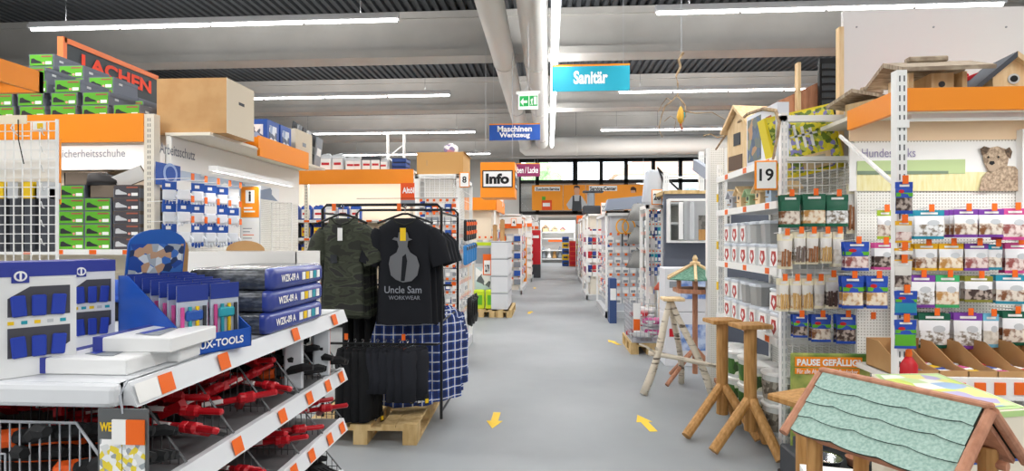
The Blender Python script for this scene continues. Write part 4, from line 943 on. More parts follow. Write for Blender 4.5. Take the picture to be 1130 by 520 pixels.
for s in range(3):   # more black shirts behind
    p = W(447, 241, RF + .0); tt = thing('t_shirt', 'black t-shirt hanging behind the printed one, %s back' % nth(s), 't-shirt', (p.x + .01*s, RF + .06 + .09*s, za - .02), .02, 'black t-shirts on the rack'); shirt_mesh(.46, .74, .22, .07, 10 + s, .006, .06).build('body', BLKT, tt, smooth=True)
    b = MB(); b.tube([(-.08, -.01, 0), (0, -.03, -.045), (.08, -.01, 0)], .006, 6); b.build('collar', mat('collar_dark', ''), tt)
    p = W(379, 241, RF); tt = thing('t_shirt', 'camouflage t-shirt hanging behind the front one, %s back' % nth(s), 't-shirt', (p.x - .0*s, RF + .06 + .09*s, za - .02), -.05, 'camouflage t-shirts on the rack'); shirt_mesh(.38, .7, .2, .07, 20 + s, .006, .06).build('body', CAMO, tt, smooth=True)
    b = MB(); b.tube([(-.08, -.01, 0), (0, -.03, -.045), (.08, -.01, 0)], .006, 6); b.build('collar', mat('collar_dark', ''), tt)
# plaid shirts on the right side of the rack
def plaid():
    m = bpy.data.materials.new('plaid_blue'); m.use_nodes = True; nt = m.node_tree; N = nt.nodes; L = nt.links; p = N['Principled BSDF']; p.inputs['Roughness'].default_value = .9
    tc = N.new('ShaderNodeTexCoord'); s = N.new('ShaderNodeSeparateXYZ'); L.new(tc.outputs['Object'], s.inputs[0])
    def band(i, f, ph, wd):
        a = N.new('ShaderNodeMath'); a.operation = 'MULTIPLY_ADD'; a.inputs[1].default_value = f; a.inputs[2].default_value = ph; L.new(s.outputs[i], a.inputs[0])
        c = N.new('ShaderNodeMath'); c.operation = 'FRACT'; L.new(a.outputs[0], c.inputs[0]); d = N.new('ShaderNodeMath'); d.operation = 'LESS_THAN'; d.inputs[1].default_value = wd; L.new(c.outputs[0], d.inputs[0]); return d.outputs[0]
    prev = None; col = (*lin('2c4a98'), 1)
    for i, f, ph, wd, c, k in ((0, 14, 0, .45, '1a2752', .75), (2, 14, 0, .45, '1a2752', .6), (0, 14, .3, .13, 'dfe4ee', .8), (2, 14, .3, .13, 'dfe4ee', .8)):
        mx = N.new('ShaderNodeMix'); mx.data_type = 'RGBA'; mm = N.new('ShaderNodeMath'); mm.operation = 'MULTIPLY'; mm.inputs[1].default_value = k; L.new(band(i, f, ph, wd), mm.inputs[0]); L.new(mm.outputs[0], mx.inputs[0])
        if prev is None: mx.inputs[6].default_value = col
        else: L.new(prev, mx.inputs[6])
        mx.inputs[7].default_value = (*lin(c), 1); prev = mx.outputs[2]
    L.new(prev, p.inputs['Base Color']); return m
PLAID = plaid()
for i, (px, Y, rz, py) in enumerate(((448, RF + .16, 0.15, 345), (484, RF + .32, .75, 345), (489, RF + .5, .9, 340), (488, RF + .66, .85, 338))):
    p = W(px, py, Y); hh = p.z - .2
    tt = thing('plaid_shirt', 'blue and white plaid shirt on the clothes rack, %s from the front' % nth(i), 'shirt', (min(p.x, xr + .03), Y, p.z), rz, 'plaid shirts on the rack')
    shirt_mesh(.4, hh, .5, .09, 30 + i, .014, .03).build('body', PLAID, tt, smooth=True)
    b = MB(); b.tube([(-.07, -.02, 0), (0, -.04, -.05), (.07, -.02, 0)], .01, 6); b.build('collar', PLAID, tt)
    b = MB(); b.box((-.012, -.065, -hh*.95), (.012, -.06, -.06)); b.build('button_placket', PLAID, tt)
# dark shorts and trousers on the lower rail
SHORT = mat('dark_shorts', '24262d', .9); SHORT2 = mat('black_trousers', '16171a', .9)
def trousers(px, y, ln, m, label, rz, i):
    x = W(px, 385, y).x; t = thing('trousers', label, 'trousers', (x, y, zl - .04), rz, 'dark trousers on the lower rail')
    for s in (-1, 1):
        b = MB(); n = 10; k = 0; pr = [(0, .07, .03), (-.06, .075, .04), (-.15, .075, .045), (-ln*.6, .07, .04), (-ln, .072, .04)]
        for z, hw, hd in pr:
            for j in range(n): a = 2*PI*j/n; b.v.append(Vector((s*.045 + hw*math.cos(a)*.9, hd*math.sin(a) + .008*math.sin(a*4 + z*30 + i), z)))
        for q in range(len(pr) - 1):
            for j in range(n): b.f.append([q*n + j, q*n + (j+1) % n, (q+1)*n + (j+1) % n, (q+1)*n + j]); b.m.append(0)
        b.f.append(list(range(n))); b.m.append(0); b.f.append(list(range((len(pr)-1)*n, len(pr)*n))); b.m.append(0); b.build('leg', m, t, smooth=True)
    b = MB(); b.rbox((0, 0, .0), (.19, .05, .04), .012); b.build('waistband', m, t)
    b = MB(); b.tube([(0, 0, .02), (0, 0, .05), (.01, -.0, .065), (.0, 0, .075), (-.012, 0, .065)], .003, 5); b.tube([(-.09, 0, .015), (0, 0, .04), (.09, 0, .015)], .003, 5); b.build('hanger', CHROME, t)
    b = MB(); b.box((.05, -.052, -ln - .03), (.085, -.05, -ln + .04)); b.build('hang_tag', BLACK, t)
    b = MB(); b.box((.055, -.054, -ln - .02), (.08, -.052, -ln + .01)); b.build('tag_print', YELLOW if i % 2 else TAGW, t)
for i in range(10):
    px = 384 + i*8.2; ln = .5 if i < 4 else (.3 if i < 7 else .36)
    trousers(px, RF - .06, ln, SHORT2 if i < 4 else SHORT, 'dark trousers on the lower rail of the rack, %s from the left' % nth(i), 1.15 if i < 4 else .75, i)
for i in range(7):
    x = xl + .06 + i*.09; t = thing('black_trousers', 'long black trousers on the rear rail below the shirts, %s from the left' % nth(i), 'trousers', (x, RF + .45, 1.02), 1.3, 'black trousers on the rear rail')
    for s in (-1, 1):
        b = MB(); b.rbox((s*.05, 0, -.4), (.1, .07, .8), .03, 2); b.build('leg', SHORT2, t)
    b = MB(); b.rbox((0, 0, .0), (.2, .06, .05), .015); b.build('waistband', SHORT2, t); b = MB(); b.rod((0, 0, 0), (0, 0, .06), .004, 5); b.build('hanger', CHROME, t)
b = MB(); b.rod((xl, RF + .45, 1.08), (xr, RF + .45, 1.08), .009, 6); b.build('middle_rail', BLACK, rk, True)
for px in (383, 446):
    x = W(px, 365, RF - .06).x; b = MB(); b.box((x - .013, RF - .08, zl + .03), (x + .013, RF - .077, zl + .075)); b.build('price_ticket', PRICE, rk, True)
# ------------------------------------------------------------------ racks of small packs further down the aisle
PALS = {'mix': [TAGW, LGREY, BLUE, TAGW, PRICE, GREY], 'white': [TAGW, mat('pack_offwhite', 'dfe2e4', .5), LGREY, TAGW], 'red': [TAGW, RED, TAGW, NAVY], 'blue': [BLUE, NAVY, TAGW, TEAL], 'dark': [DGREY, GREY, BLACK, LGREY], 'bright': [YELLOW, RED, TAGW, GREEN, BLUE]}
_small = {}
def small_pack(w, h, d, m):
    key = (round(w, 3), round(h, 3), round(d, 3), m.name)
    if key not in _small:
        b = MB(); b.box((-w/2, -d, 0), (w/2, 0, h*.72), 0); b.box((-w/2, -.006, h*.72), (w/2, 0, h), 1); b.box((-w*.35, -d - .002, h*.1), (w*.35, -d, h*.4), 2)
        o = b.build('hanging_pack', [m, TAGW if m is not TAGW else BLUE, GREY if m is TAGW else TAGW]); _small[key] = o.data; bpy.data.objects.remove(o)
    return _small[key]
def pack_wall(parent, where, o, u, nrm, z0, z1, rows, cols, pal, cover=.86, depth=.06, shelf=False, what='small pack', stuff=False):
    """rows x cols of packs hung on the face at o that runs along u; nrm points out of the face"""
    o = Vector(o); u = Vector(u); nrm = Vector(nrm).normalized(); L = u.length; ud = u.normalized(); rz = math.atan2(nrm.y, nrm.x) + PI/2
    pw = L/cols; ph = (z1 - z0)/rows; tk = MB(); sf = MB()
    for r in range(rows):
        zb = z1 - (r + 1)*ph
        for c in range(cols):
            m = pal[(r*3 + c*(1 if r % 2 else 2) + (r*c) % 2) % len(pal)]; me = small_pack(pw*cover, ph*.84, depth, m)
            if stuff:
                M = Matrix.Translation(o + ud*(pw*(c + .5)) + nrm*.01 + EZ*(zb + .012)) @ Matrix.Rotation(rz, 4, 'Z'); w_, h_ = pw*cover, ph*.84; mi = (r*3 + c*2) % len(pal)
                sf.box((-w_/2, -depth, 0), (w_/2, 0, h_*.72), mi, M); sf.box((-w_/2, -.006, h_*.72), (w_/2, 0, h_), (mi + 1) % len(pal), M); continue
            ob = bpy.data.objects.new('hanging_pack', me); COL.objects.link(ob)
            ob.location = o + ud*(pw*(c + .5)) + nrm*.01 + EZ*(zb + .012) ; ob.rotation_euler = (0, 0, rz)
            tag(ob, '%s on %s, %s row, %s across' % (what, where, nth(r), nth(c)), 'package', 'packs on ' + where)
            p = o + ud*(pw*(c + .5)) + nrm*(depth + .03); s = min(.022, pw*.2)
            tk.add([p - ud*s + EZ*(zb + ph*.84), p + ud*s + EZ*(zb + ph*.84), p + ud*s + EZ*(zb + ph*.84 + s*2), p - ud*s + EZ*(zb + ph*.84 + s*2)], [(0, 1, 2, 3)])
    if stuff: sf.build('small_packs', pal, parent, True, kind='stuff')
    else: tk.build('price_tickets', PRICE, parent, True, kind='stuff')
    if shelf:
        for r in range(rows + 1):
            z = z0 + r*ph; b = MB(); b.add([o + EZ*z, o + u + EZ*z, o + u + nrm*(depth + .05) + EZ*z, o + nrm*(depth + .05) + EZ*z, o + EZ*(z - .02), o + u + EZ*(z - .02), o + u + nrm*(depth + .05) + EZ*(z - .02), o + nrm*(depth + .05) + EZ*(z - .02)], [(0, 1, 2, 3), (7, 6, 5, 4), (2, 6, 7, 3), (0, 4, 5, 1), (1, 5, 6, 2), (3, 7, 4, 0)]); b.build('shelf_board', WHITE, parent, True)
def rack(label, x0, x1, y0, y1, z1, aisle, where, front, side, panel=None, base=.12, stuff=False):
    """a shelf island: front face at y0 towards the camera, aisle face at x = aisle"""
    t = thing('shelf_island', label, 'shelf unit', ((x0 + x1)/2, (y0 + y1)/2, 0)); pm = panel or CREAM; s = .1
    b = MB(); b.box((x0 + s, y0 + s, 0), (x1 - s, y1 - s, z1 - .05)); b.build('core_panel', pm, t, True)
    for x in (x0 + .02, x1 - .02):
        for y in (y0 + .02, y1 - .02):
            b = MB(); b.box((x - .02, y - .02, 0), (x + .02, y + .02, z1)); b.build('post', WHITE, t, True)
    b = MB(); b.box((x0, y0, 0), (x1, y1, base)); b.build('plinth', LGREY, t, True)
    b = MB(); b.box((x0, y0, z1 - .05), (x1, y1, z1)); b.build('top_frame', WHITE, t, True)
    if front: pack_wall(t, where + ', camera side', (x0 + .03, y0 + s, 0), (x1 - x0 - .06, 0, 0), (0, -1, 0), *front, stuff=stuff)
    if side:
        n = 1 if aisle == x1 else -1; p = (x1 - s, y0 + .05, 0) if n > 0 else (x0 + s, y0 + .05, 0)
        pack_wall(t, where + ', aisle side', p, (0, y1 - y0 - .1, 0), (n, 0, 0), *side, stuff=stuff)
    return t
# gondola 8
a = W(458, 300, 6.7); c = W(507, 192, 6.7)
g8 = rack('white framed tool accessory island of aisle eight behind the clothes rack', a.x, c.x, 6.7, 7.85, c.z, c.x, 'the aisle eight island', (.5, 1.93, 9, 6, PALS['mix']), (.35, 1.5, 6, 7, PALS['white']), PEG)
b = MB(); wire_grid(b, (a.x, 6.69, 1.95), (c.x - a.x, 0, 0), (0, 0, c.z - 1.97), 9, 4, .004); b.build('wire_grid', WHITE, g8, True)
b = MB(); wire_grid(b, (c.x - .02, 6.72, .3), (0, 1.1, 0), (0, 0, c.z - .35), 10, 16, .003); b.build('side_grid', WHITE, g8, True)
q = W(486, 192, 6.8)
t = thing('cardboard_box', 'brown cardboard box on top of the aisle eight island', 'box', ((W(460, 190, 6.75).x + W(511, 190, 6.75).x)/2, 6.75, c.z)); w = W(511, 190, 6.75).x - W(460, 190, 6.75).x; h = W(480, 168, 6.75).z - c.z
b = MB(); b.box((-w/2, 0, 0), (w/2, .6, h)); b.build('carton', mat('card_warm', 'c99a5e', .8), t); b = MB(); b.box((-w*.3, -.002, h*.4), (-w*.26, 0, h*.65)); b.build('print', CARD, t); b = MB(); b.box((w*.44, 0, h), (w/2 + .02, .6, h + .004)); b.build('flap', CARD, t)
t = thing('wrapped_bundle', 'white and pink wrapped bundle on the brown box by aisle eight', 'package', (W(497, 168, 6.9).x, 6.95, c.z + h)); b = MB(); b.rbox((0, 0, .06), (.17, .14, .12), .04, 3); b.build('bundle', multi('bundle_print', ['f0eef2', 'c88aa0', '8a7ea8', 'f4f2f2'], sc=22), t); b = MB(); b.rbox((0, 0, .122), (.07, .06, .03), .012); b.build('knot', TAGW, t)
aisle_number('8', 507, 190, 518, 207, 6.65, 0, 'orange framed aisle number eight sign')
# gloves and cables on the aisle side of gondola 8
for i in range(5):
    p = W(508 + i*2.6, 240, X=c.x + .08); t = thing('glove_pair', 'orange and black glove pair beside the aisle eight sign, %s from the left' % nth(i), 'glove', (c.x + .07, 6.75 + i*.2, p.z), PI/2, 'glove pairs by aisle eight')
    b = MB(); b.rbox((0, 0, -.14), (.12, .04, .26), .02, 2); b.build('hands', BLACK, t); b = MB(); b.rbox((0, -.02, -.06), (.1, .02, .05), .008); b.build('cuff', ORT, t); b = MB(); b.rbox((0, -.02, -.17), (.1, .02, .05), .008); b.build('palm_patch', ORT, t); b = MB(); b.rod((0, .09, -.01), (0, -.03, -.01), .004, 4); b.build('hanging_loop', GREYM, t)
    t = thing('glove_pair', 'blue glove pair below the orange ones by aisle eight, %s from the left' % nth(i), 'glove', (c.x + .07, 6.75 + i*.2, p.z - .32), PI/2, 'blue glove pairs by aisle eight')
    b = MB(); b.rbox((0, 0, -.12), (.12, .05, .24), .02, 2); b.build('hands', mat('glove_blue', '2f7ab8', .7), t); b = MB(); b.rbox((0, -.02, -.04), (.1, .02, .05), .008); b.build('cuff', DGREY, t); b = MB(); b.rod((0, .09, -.01), (0, -.03, -.01), .004, 4); b.build('hanging_loop', GREYM, t)
for i in range(3):
    p = W(510, 335, X=c.x + .1); t = thing('cable_bundle', 'black looped cable hanging low on the aisle eight island, %s from the left' % nth(i), 'cable', (c.x + .08, 6.9 + i*.22, p.z), PI/2, 'cables by aisle eight')
    b = MB()
    for k in range(3): b.tube([(math.cos(x)*(.06 + .012*k), -.02*k, -.17 + math.sin(x)*(.16 + .01*k)) for x in [2*PI*j/14 for j in range(15)]], .012, 6)
    b.build('loops', BLACK, t); b = MB(); b.rbox((0, -.03, -.04), (.05, .08, .04), .01); b.build('tie', DGREY, t); b = MB(); b.rod((0, .1, -.02), (0, -.04, -.02), .004, 4); b.build('hanging_loop', GREYM, t)
t = thing('tool_bag', 'dark tool bag standing on the floor at the foot of the aisle eight island', 'bag', (c.x + .03, 6.35, 0)); b = MB(); b.rbox((0, 0, .16), (.16, .34, .32), .03, 2); b.build('bag', BLACK, t); b = MB(); b.tube([(.09, -.1, .3), (.1, -.06, .42), (.1, .06, .42), (.09, .1, .3)], .01, 6); b.build('handle', RED, t)

# white truss tower behind the oil shelf
u = W(428, 186, 11); v = W(446, 148, 11); t = thing('truss_tower', 'white lattice truss tower behind the oil shelf', 'truss', ((u.x + v.x)/2, 11, 0))
for x in (u.x, v.x):
    b = MB(); b.rod((x, 11, 0), (x, 11, v.z), .03, 8); b.build('tube', WHITE, t, True)
for k in range(12):
    z = .2 + k*(v.z - .4)/12; b = MB(); b.rod((u.x if k % 2 else v.x, 11, z), (v.x if k % 2 else u.x, 11, z + (v.z - .4)/12), .015, 5); b.build('lattice_bar', WHITE, t, True)
# info cube
p = W(549, 218, 10.0); s = W(568, 200, 10).x - W(530, 200, 10).x; zt = W(549, 179, 10).z
t = thing('info_cube', 'orange hanging cube reading Info above the aisle', 'sign', (p.x, 10 + s/2, p.z), .0); h = zt - p.z
b = MB(); b.box((-s/2, -s/2, 0), (s/2, s/2, h)); b.build('cube', ORANGE, t)
for k in range(2):
    M = Matrix.Rotation(k*PI/2, 4, 'Z'); st = 0
    b = MB(); b.box((-s*.42, -s/2 - .006, h*.3), (s*.42, -s/2 - .001, h*.75)); b.rotate(M); b.build('white_field', INKW, t); b = MB()
    for A, B in (((-.44, .28), (.44, .31)), ((-.44, .74), (.44, .77)), ((-.44, .28), (-.41, .77)), ((.41, .28), (.44, .77))): b.box((s*A[0], -s/2 - .008, h*A[1]), (s*B[0], -s/2 - .002, h*B[1]))
    b.rotate(M); b.build('field_border', INK, t)
    o = text('Info', (-s*.34, -s/2 - .01, h*.38), (s*.68, 0, 0), (0, 0, h*.3), INK, t, .05, False); o.rotation_euler = (0, 0, k*PI/2)
for x in (-.4, .4):
    b = MB(); b.rod((s*x, 0, h), (s*x, 0, hang_z(p.x + s*x, 10) - p.z), .005, 4); b.build('suspension_wire', GREYM, t)

# pallet promotion beyond the cube
LY = 10.35; xa, xb = W(521, 300, LY).x, W(541, 300, LY).x
pallet((W(531, 350, LY).x, LY + .6, 0), 0, 'wooden pallet under the grey display cabinet', 1.2, .72)
pallet((W(552, 350, LY - .05).x, LY + .58, 0), 0, 'wooden pallet under the tall white cartons', 1.2, .42)
zc_ = W(530, 268, LY).z
t = thing('display_cabinet', 'grey promotion cabinet with yellow-green top on the pallet', 'cabinet', ((xa + xb)/2, LY + .3, .145)); w = xb - xa
b = MB(); b.box((-w/2, 0, 0), (w/2, .5, zc_ - .145)); b.build('body', LGREY, t); b = MB(); b.box((-w/2, -.01, zc_ - .2), (w/2, .5, zc_ - .14)); b.build('top_band', mat('lime', 'c4dc2c', .5), t)
b = MB(); b.box((-w*.42, -.012, (zc_ - .145)*.68), (w*.42, 0, (zc_ - .145)*.92)); b.build('grey_field', GREY, t); b = MB(); b.box((-w*.42, -.012, (zc_ - .145)*.28), (w*.42, 0, (zc_ - .145)*.62)); b.build('print', multi('cabinet_print', ['f2f3f2', 'b9d0d4', 'e2e6e6', '5b6266'], sc=7), t)
px_ = W(534, 300, LY + .2); b = MB(); b.box((0, -.02, .62), (w*.48, -.014, 1.02)); b.build('price_board', PRICE, t); b = MB(); b.box((.02, -.024, .64), (w*.48 - .02, -.02, .9)); b.build('price_paper', TAGW, t); text('2,79', (.04, -.026, .66), (w*.48 - .08, 0, 0), (0, 0, .16), INK, t, .04, False)
for i in range(3):
    t = thing('green_bag', 'lime green bag on the pallet before the grey cabinet, %s from the left' % nth(i), 'bag', (xa + .12 + i*.22, LY + .12, .145), 0, 'lime green bags'); b = MB(); b.rbox((0, 0, .18), (.2, .14, .36), .03, 2); b.build('sack', mat('lime', ''), t); b = MB(); b.box((-.06, -.075, .08), (.06, -.07, .26)); b.build('label', GREEN, t)
xw = W(551, 300, LY).x
for j in range(4):
    hz = (W(550, 266, LY).z - .145)/4
    for i in range(2):
        t = thing('tall_carton', 'white carton in the tall stack on the narrow pallet, %s layer, %s' % (nth(j), ['front', 'back'][i]), 'box', (xw, LY + .03 + i*.55, .145 + j*hz), 0, 'tall white cartons'); b = MB(); b.box((-.155, 0, 0), (.155, .52, hz - .004)); b.build('carton', mat('carton_grey', 'd8dade', .5), t); b = MB(); b.box((-.155, -.002, hz - .03), (.155, .522, hz - .012)); b.build('tape_line', GREY, t)
for i in range(2):
    t = thing('paper_roll', 'brown paper roll standing on the white cartons, %s from the left' % nth(i), 'roll', (xw - .1 + i*.14, LY + .2, W(550, 266, LY).z), 0, 'paper rolls'); b = MB(); b.rod((0, 0, 0), (0, 0, .3 + .1*i), .045, 10); b.build('roll', CARD, t); b = MB(); b.rod((0, 0, .3 + .1*i), (0, 0, .31 + .1*i), .02, 8); b.build('core', DGREY, t)
# shelf with orange header behind the promotion
a = W(505, 262, 12.0); c = W(547, 218, 12.0); zf = W(530, 232, 12).z
t = rack('cream shelf island with orange header behind the info cube', a.x, c.x, 12.0, 14.2, c.z, c.x, 'the cream header island', None, (.3, 1.7, 6, 9, PALS['mix']), mat('panel_cream', ''), stuff=True)
b = MB(); b.box((a.x, 11.96, zf), (c.x, 12.0, c.z)); b.build('header', ORANGE, t, True); b = MB(); b.box((c.x - .02, 12.0, zf), (c.x + .02, 14.2, c.z)); b.build('side_header', ORANGE, t, True)
pack_wall(t, 'the cream header island, camera side', (a.x + .03, 12.1, 0), (c.x - a.x - .06, 0, 0), (0, -1, 0), .9, 1.5, 3, 6, PALS['white'])
# further islands along the left of the aisle
specs = [('white and red shelf island left of the aisle before the red board', 562, 576, 236, 14.6, 3.2, 'mix', 'the first island past the info cube'), ('shelf island with dark goods left of the aisle near the passage', 575, 587, 238, 19.0, 3.4, 'white', 'the second island past the info cube'), ('last shelf island left of the aisle before the end wall', 588, 594, 243, 24.0, 3.6, 'red', 'the last left island')]
for lab, pa, pb, pt, Y, dp, pal, where in specs:
    a = W(pa - 8, 260, Y); c = W(pb, pt, Y)
    rack(lab, a.x - .5, c.x, Y, Y + dp, c.z, c.x, where, (.25, c.z - .5, 6, 5, PALS[pal]), (.25, c.z - .5, 6, 8, PALS['mix']), stuff=True)
    t = thing('header_strip', 'red and orange header strip above %s' % where, 'sign', (c.x - .4, Y - .03, c.z - .38)); b = MB(); b.box((-.7, 0, 0), (.4, .02, .12)); b.build('strip', PRICE, t); b = MB(); b.box((-.7, 0, .12), (.4, .02, .3)); b.build('white_strip', TAGW, t)
a = W(573, 295, 17.5); c = W(580, 262, 17.5)
t = thing('floor_display', 'orange upright floor display left of the aisle', 'display stand', ((a.x + c.x)/2, 17.6, 0)); b = MB(); b.box((-.12, 0, 0), (.12, .5, c.z)); b.build('body', ORANGE, t); b = MB(); b.box((-.1, -.01, c.z - .3), (.1, 0, c.z - .05)); b.build('sign', TAGW, t)
a = W(586, 275, 21); c = W(595, 254, 21)
t = thing('floor_display', 'red upright floor display near the passage', 'display stand', ((a.x + c.x)/2, 21.2, 0)); b = MB(); b.box((-.2, 0, .5), (.2, .3, c.z)); b.build('board', RED, t); b = MB(); b.box((-.2, -.1, 0), (.2, .4, .5)); b.build('base', DGREY, t); b = MB(); b.box((-.14, -.01, c.z - .3), (.14, 0, c.z - .2)); b.build('white_stripe', TAGW, t)
for i, (px, py) in enumerate(((553, 225), (567, 246), (576, 246))):
    aisle_number('6' if i == 0 else '4', px - 3, py - 5, px + 3, py + 4, 13.5 + i*1.0, 0, 'small white aisle number sign left of the aisle, %s from the info cube' % nth(i))

# ------------------------------------------------------------------ end wall: service banner, passage goods
BY = 28.4
def banner_px(x): return W(x, 218, BY).x
t = thing('service_banner', 'long orange service centre banner below the windows', 'banner', (banner_px(650), BY, W(650, 232, BY).z)); bz0, bz1 = W(650, 232, BY).z, W(650, 204, BY).z
for i, (pa, pb) in enumerate(((587, 621), (621.6, 646), (646.6, 712))):
    b = MB(); b.box((banner_px(pa), BY, bz0), (banner_px(pb), BY + .05, bz1)); b.build('panel', mat('banner_orange2', 'f59a26', .5), t, True)
def bpatch(nm, pa, pya, pb, pyb, m, k=1): b = MB(); u = W(pa, pyb, BY); v = W(pb, pya, BY); b.box((u.x, BY - .01*k, u.z), (v.x, BY - .002, v.z)); return b.build(nm, m, t, True)
bpatch('title_field', 590, 206, 618, 211, TAGW); bpatch('title_field', 650, 205, 681, 211, TAGW)
def btext(s, pa, pya, pb, pyb): u = W(pa, pyb, BY); v = W(pb, pya, BY); text(s, (u.x, BY - .014, u.z), (v.x - u.x, 0, 0), (0, 0, v.z - u.z), INK, t, .03)
btext('Zuschnitt-Service', 591, 207, 617, 210.4); btext('Service-Center', 651, 206, 680, 210.4)
bpatch('canister_print', 598, 221, 609, 232, mat('print_redorange', 'e8501c', .5)); bpatch('canister_print_white', 599, 224, 607, 228, TAGW, 2); bpatch('leaf_print', 598, 217, 602, 221, GREEN)
# the printed serviceman: figure built from flat shapes on the banner
SK = mat('print_skin', 'd9a585', .6); GT = mat('print_grey', 'b9bcc0', .6)
def bpoly(nm, pts, m, k): b = MB(); u = W(600, 200, BY); b.prism([(W(x, y, BY).x, W(x, y, BY).z) for x, y in pts], (0, BY - .01*k, 0), EX, EZ, (0, .004, 0)); b.build(nm, m, t, True)
bpoly('print_shirt', [(628, 231), (625, 226), (631, 217), (634, 215), (639, 215), (642, 217), (648, 226), (645, 231)], GT, 1)
bpoly('print_apron', [(631, 233), (632, 216), (633.5, 216), (634, 222), (639, 222), (639.5, 216), (641, 216), (642, 233)], DGREY, 2)
bpoly('print_face', [(634, 214), (633.5, 210), (634.5, 206), (638.5, 206), (639.5, 210), (639, 214), (637, 216)], SK, 3); bpoly('print_hair', [(633.2, 209), (633.5, 205.5), (636.5, 204.6), (639.6, 206), (639.6, 209), (638.5, 207.2), (634.5, 207.2)], DGREY, 4)
bpoly('print_face', [(696, 213), (696, 208), (701, 208), (701, 213)], SK, 2); bpoly('print_hair', [(695.5, 210), (696, 207), (699, 206), (702, 208), (702, 213), (700.6, 210)], mat('print_brownhair', '4a3428', .7), 3)
for s in (banner_px(590), banner_px(710)):
    b = MB(); b.rod((s, BY + .02, bz1), (s, BY + .02, ZD - .002), .012, 4); b.build('suspension_wire', GREYM, t, True)
b = MB(); u = W(587, 240, BY); v = W(712, 234, BY)
# passage: far shelf with bird houses
FY = 34.5; a = W(597, 286, FY); c = W(634, 243, FY)
t = thing('shelf_unit', 'white shelf with wooden bird houses in the passage at the end', 'shelf unit', ((a.x + c.x)/2, FY, 0))
for x in (a.x, c.x):
    b = MB(); b.box((x - .04, FY, 0), (x + .04, FY + .5, c.z)); b.build('post', WHITE, t, True)
for py in (256, 263, 276, 285.5):
    z = W(610, py, FY).z; b = MB(); b.box((a.x, FY, z - .06), (c.x, FY + .5, z)); b.build('shelf_board', WHITE, t, True)
b = MB(); b.box((a.x, FY + .5, 0), (c.x, FY + .54, c.z)); b.build('back_panel', mat('panel_white', 'f1f1ef', .5), t, True)
z = W(610, 267, FY).z; b = MB(); b.box((W(605, 268, FY).x, FY - .05, z), (W(622, 268, FY).x, FY, z + .12)); b.build('orange_strip', PRICE, t, True)
ld = bpy.data.lights.new('passage_lamp', 'AREA'); ld.size = 3; ld.energy = 220; lo = bpy.data.objects.new('passage_lamp', ld); COL.objects.link(lo); lo.parent = t; lo.location = (0, -2.2, 3.9)
b = MB(); b.box((-1.5, -2.4, 3.95), (1.5, -2.0, 4.02)); b.build('passage_luminaire', HOUS, t)
for i, (px, m, lab) in enumerate(((602, WOOD, 'brown wooden bird house'), (612, WOODP, 'pale wooden bird house'), (621, RED, 'red roofed bird house'))):
    p = W(px, 256, FY); s = 1.0 - .15*i; q = thing('bird_house', '%s on the top shelf in the far passage' % lab, 'bird house', (p.x, FY + .25, p.z), 0, 'bird houses in the passage'); b = MB(); b.box((-.16*s, -.12, 0), (.16*s, .12, .22*s)); b.build('box', WOODP, q)
    b = MB(); b.prism([(-.26*s, .2*s), (0, .45*s), (.26*s, .2*s), (.22*s, .17*s), (0, .38*s), (-.22*s, .17*s)], (0, -.16, 0), EX, EZ, (0, .32, 0)); b.build('roof', m, q)
for i in range(6):
    px = 600 + i*6; p = W(px, 285.5, FY); h = W(px, 272 + (i % 3)*2, FY).z - p.z; q = thing('garden_ornament', 'small %s garden item on the low shelf in the passage, %s from the left' % (['grey', 'white', 'brown'][i % 3], nth(i)), 'ornament', (p.x, FY + .2, p.z), 0, 'garden items in the passage'); b = MB(); b.lathe([(.12, 0), (.15, .1*h), (.08, .5*h), (.11, .75*h), (.03, h)], (0, 0, 0), 10); b.build('body', [GREY, TAGW, WOOD][i % 3], q); b = MB(); b.lathe([(.14, 0), (.14, .03)], (0, 0, 0), 10); b.build('foot', DGREY, q)
for i in range(5):
    a = W(624, 284, 30.5); z = i*.32; q = thing('storage_bin', '%s storage bin in the stack right of the passage, %s up' % (['blue', 'yellow'][i % 2], nth(i)), 'bin', (a.x, 30.5, z), 0, 'storage bins by the passage'); b = MB(); b.rbox((0, 0, .15), (.36, .3, .3), .02); b.build('bin', [BLUE, YELLOW][i % 2], q); b = MB(); b.box((-.12, -.16, .1), (.12, -.15, .2)); b.build('label', DGREY, q)
a = W(633, 286, 30.0); q = thing('red_cabinet', 'red drawer tower right of the passage', 'cabinet', (a.x, 30.0, 0)); b = MB(); b.box((-.22, 0, 0), (.22, .4, 1.35)); b.build('body', mat('tower_red', 'd8502c', .5), q)
for i in range(5):
    b = MB(); b.box((-.19, -.02, .08 + i*.25), (.19, 0, .28 + i*.25)); b.build('drawer', RED, q)
# ------------------------------------------------------------------ gondola 19: tubs, bird houses, wire end panel
GX, GYA, GYB, GXB = 1.521, 3.82, 5.2, 2.02
zs = {'top': 2.0, 'houses': 1.7, 'tubs': 1.25, 'tubs_low': .78, 'base': .12}
g = thing('shelf_unit', 'white shelf unit of aisle nineteen with bird houses and food tubs', 'shelf unit', ((GX + GXB)/2, (GYA + GYB)/2, 0))
for x in (GX + .02, GXB - .02):
    for y in (GYA, GYB):
        b = MB(); slot_post(b, x, y, 0, 2.28 if (x < 1.7 and y < 4) else 2.12, .04, .04); b.build('post', [WHITE, LGREY], g, True)
for nm, z in zs.items():
    b = MB(); b.box((GX, GYA + .03, z - .03), (GXB, GYB, z)); b.build('shelf_board', WHITE, g, True)
    b = MB(); b.box((GX - .012, GYA + .03, z - .045), (GX, GYB, z + .006)); r = b.build('price_rail', WHITE, g, True)
    for k in range(3):
        if nm == 'base': break
        q = MB(); q.box((GX - .015, GYA + .15 + k*.45, z - .04), (GX - .012, GYA + .22 + k*.45, z)); q.build('price_ticket', PRICE, r, True)
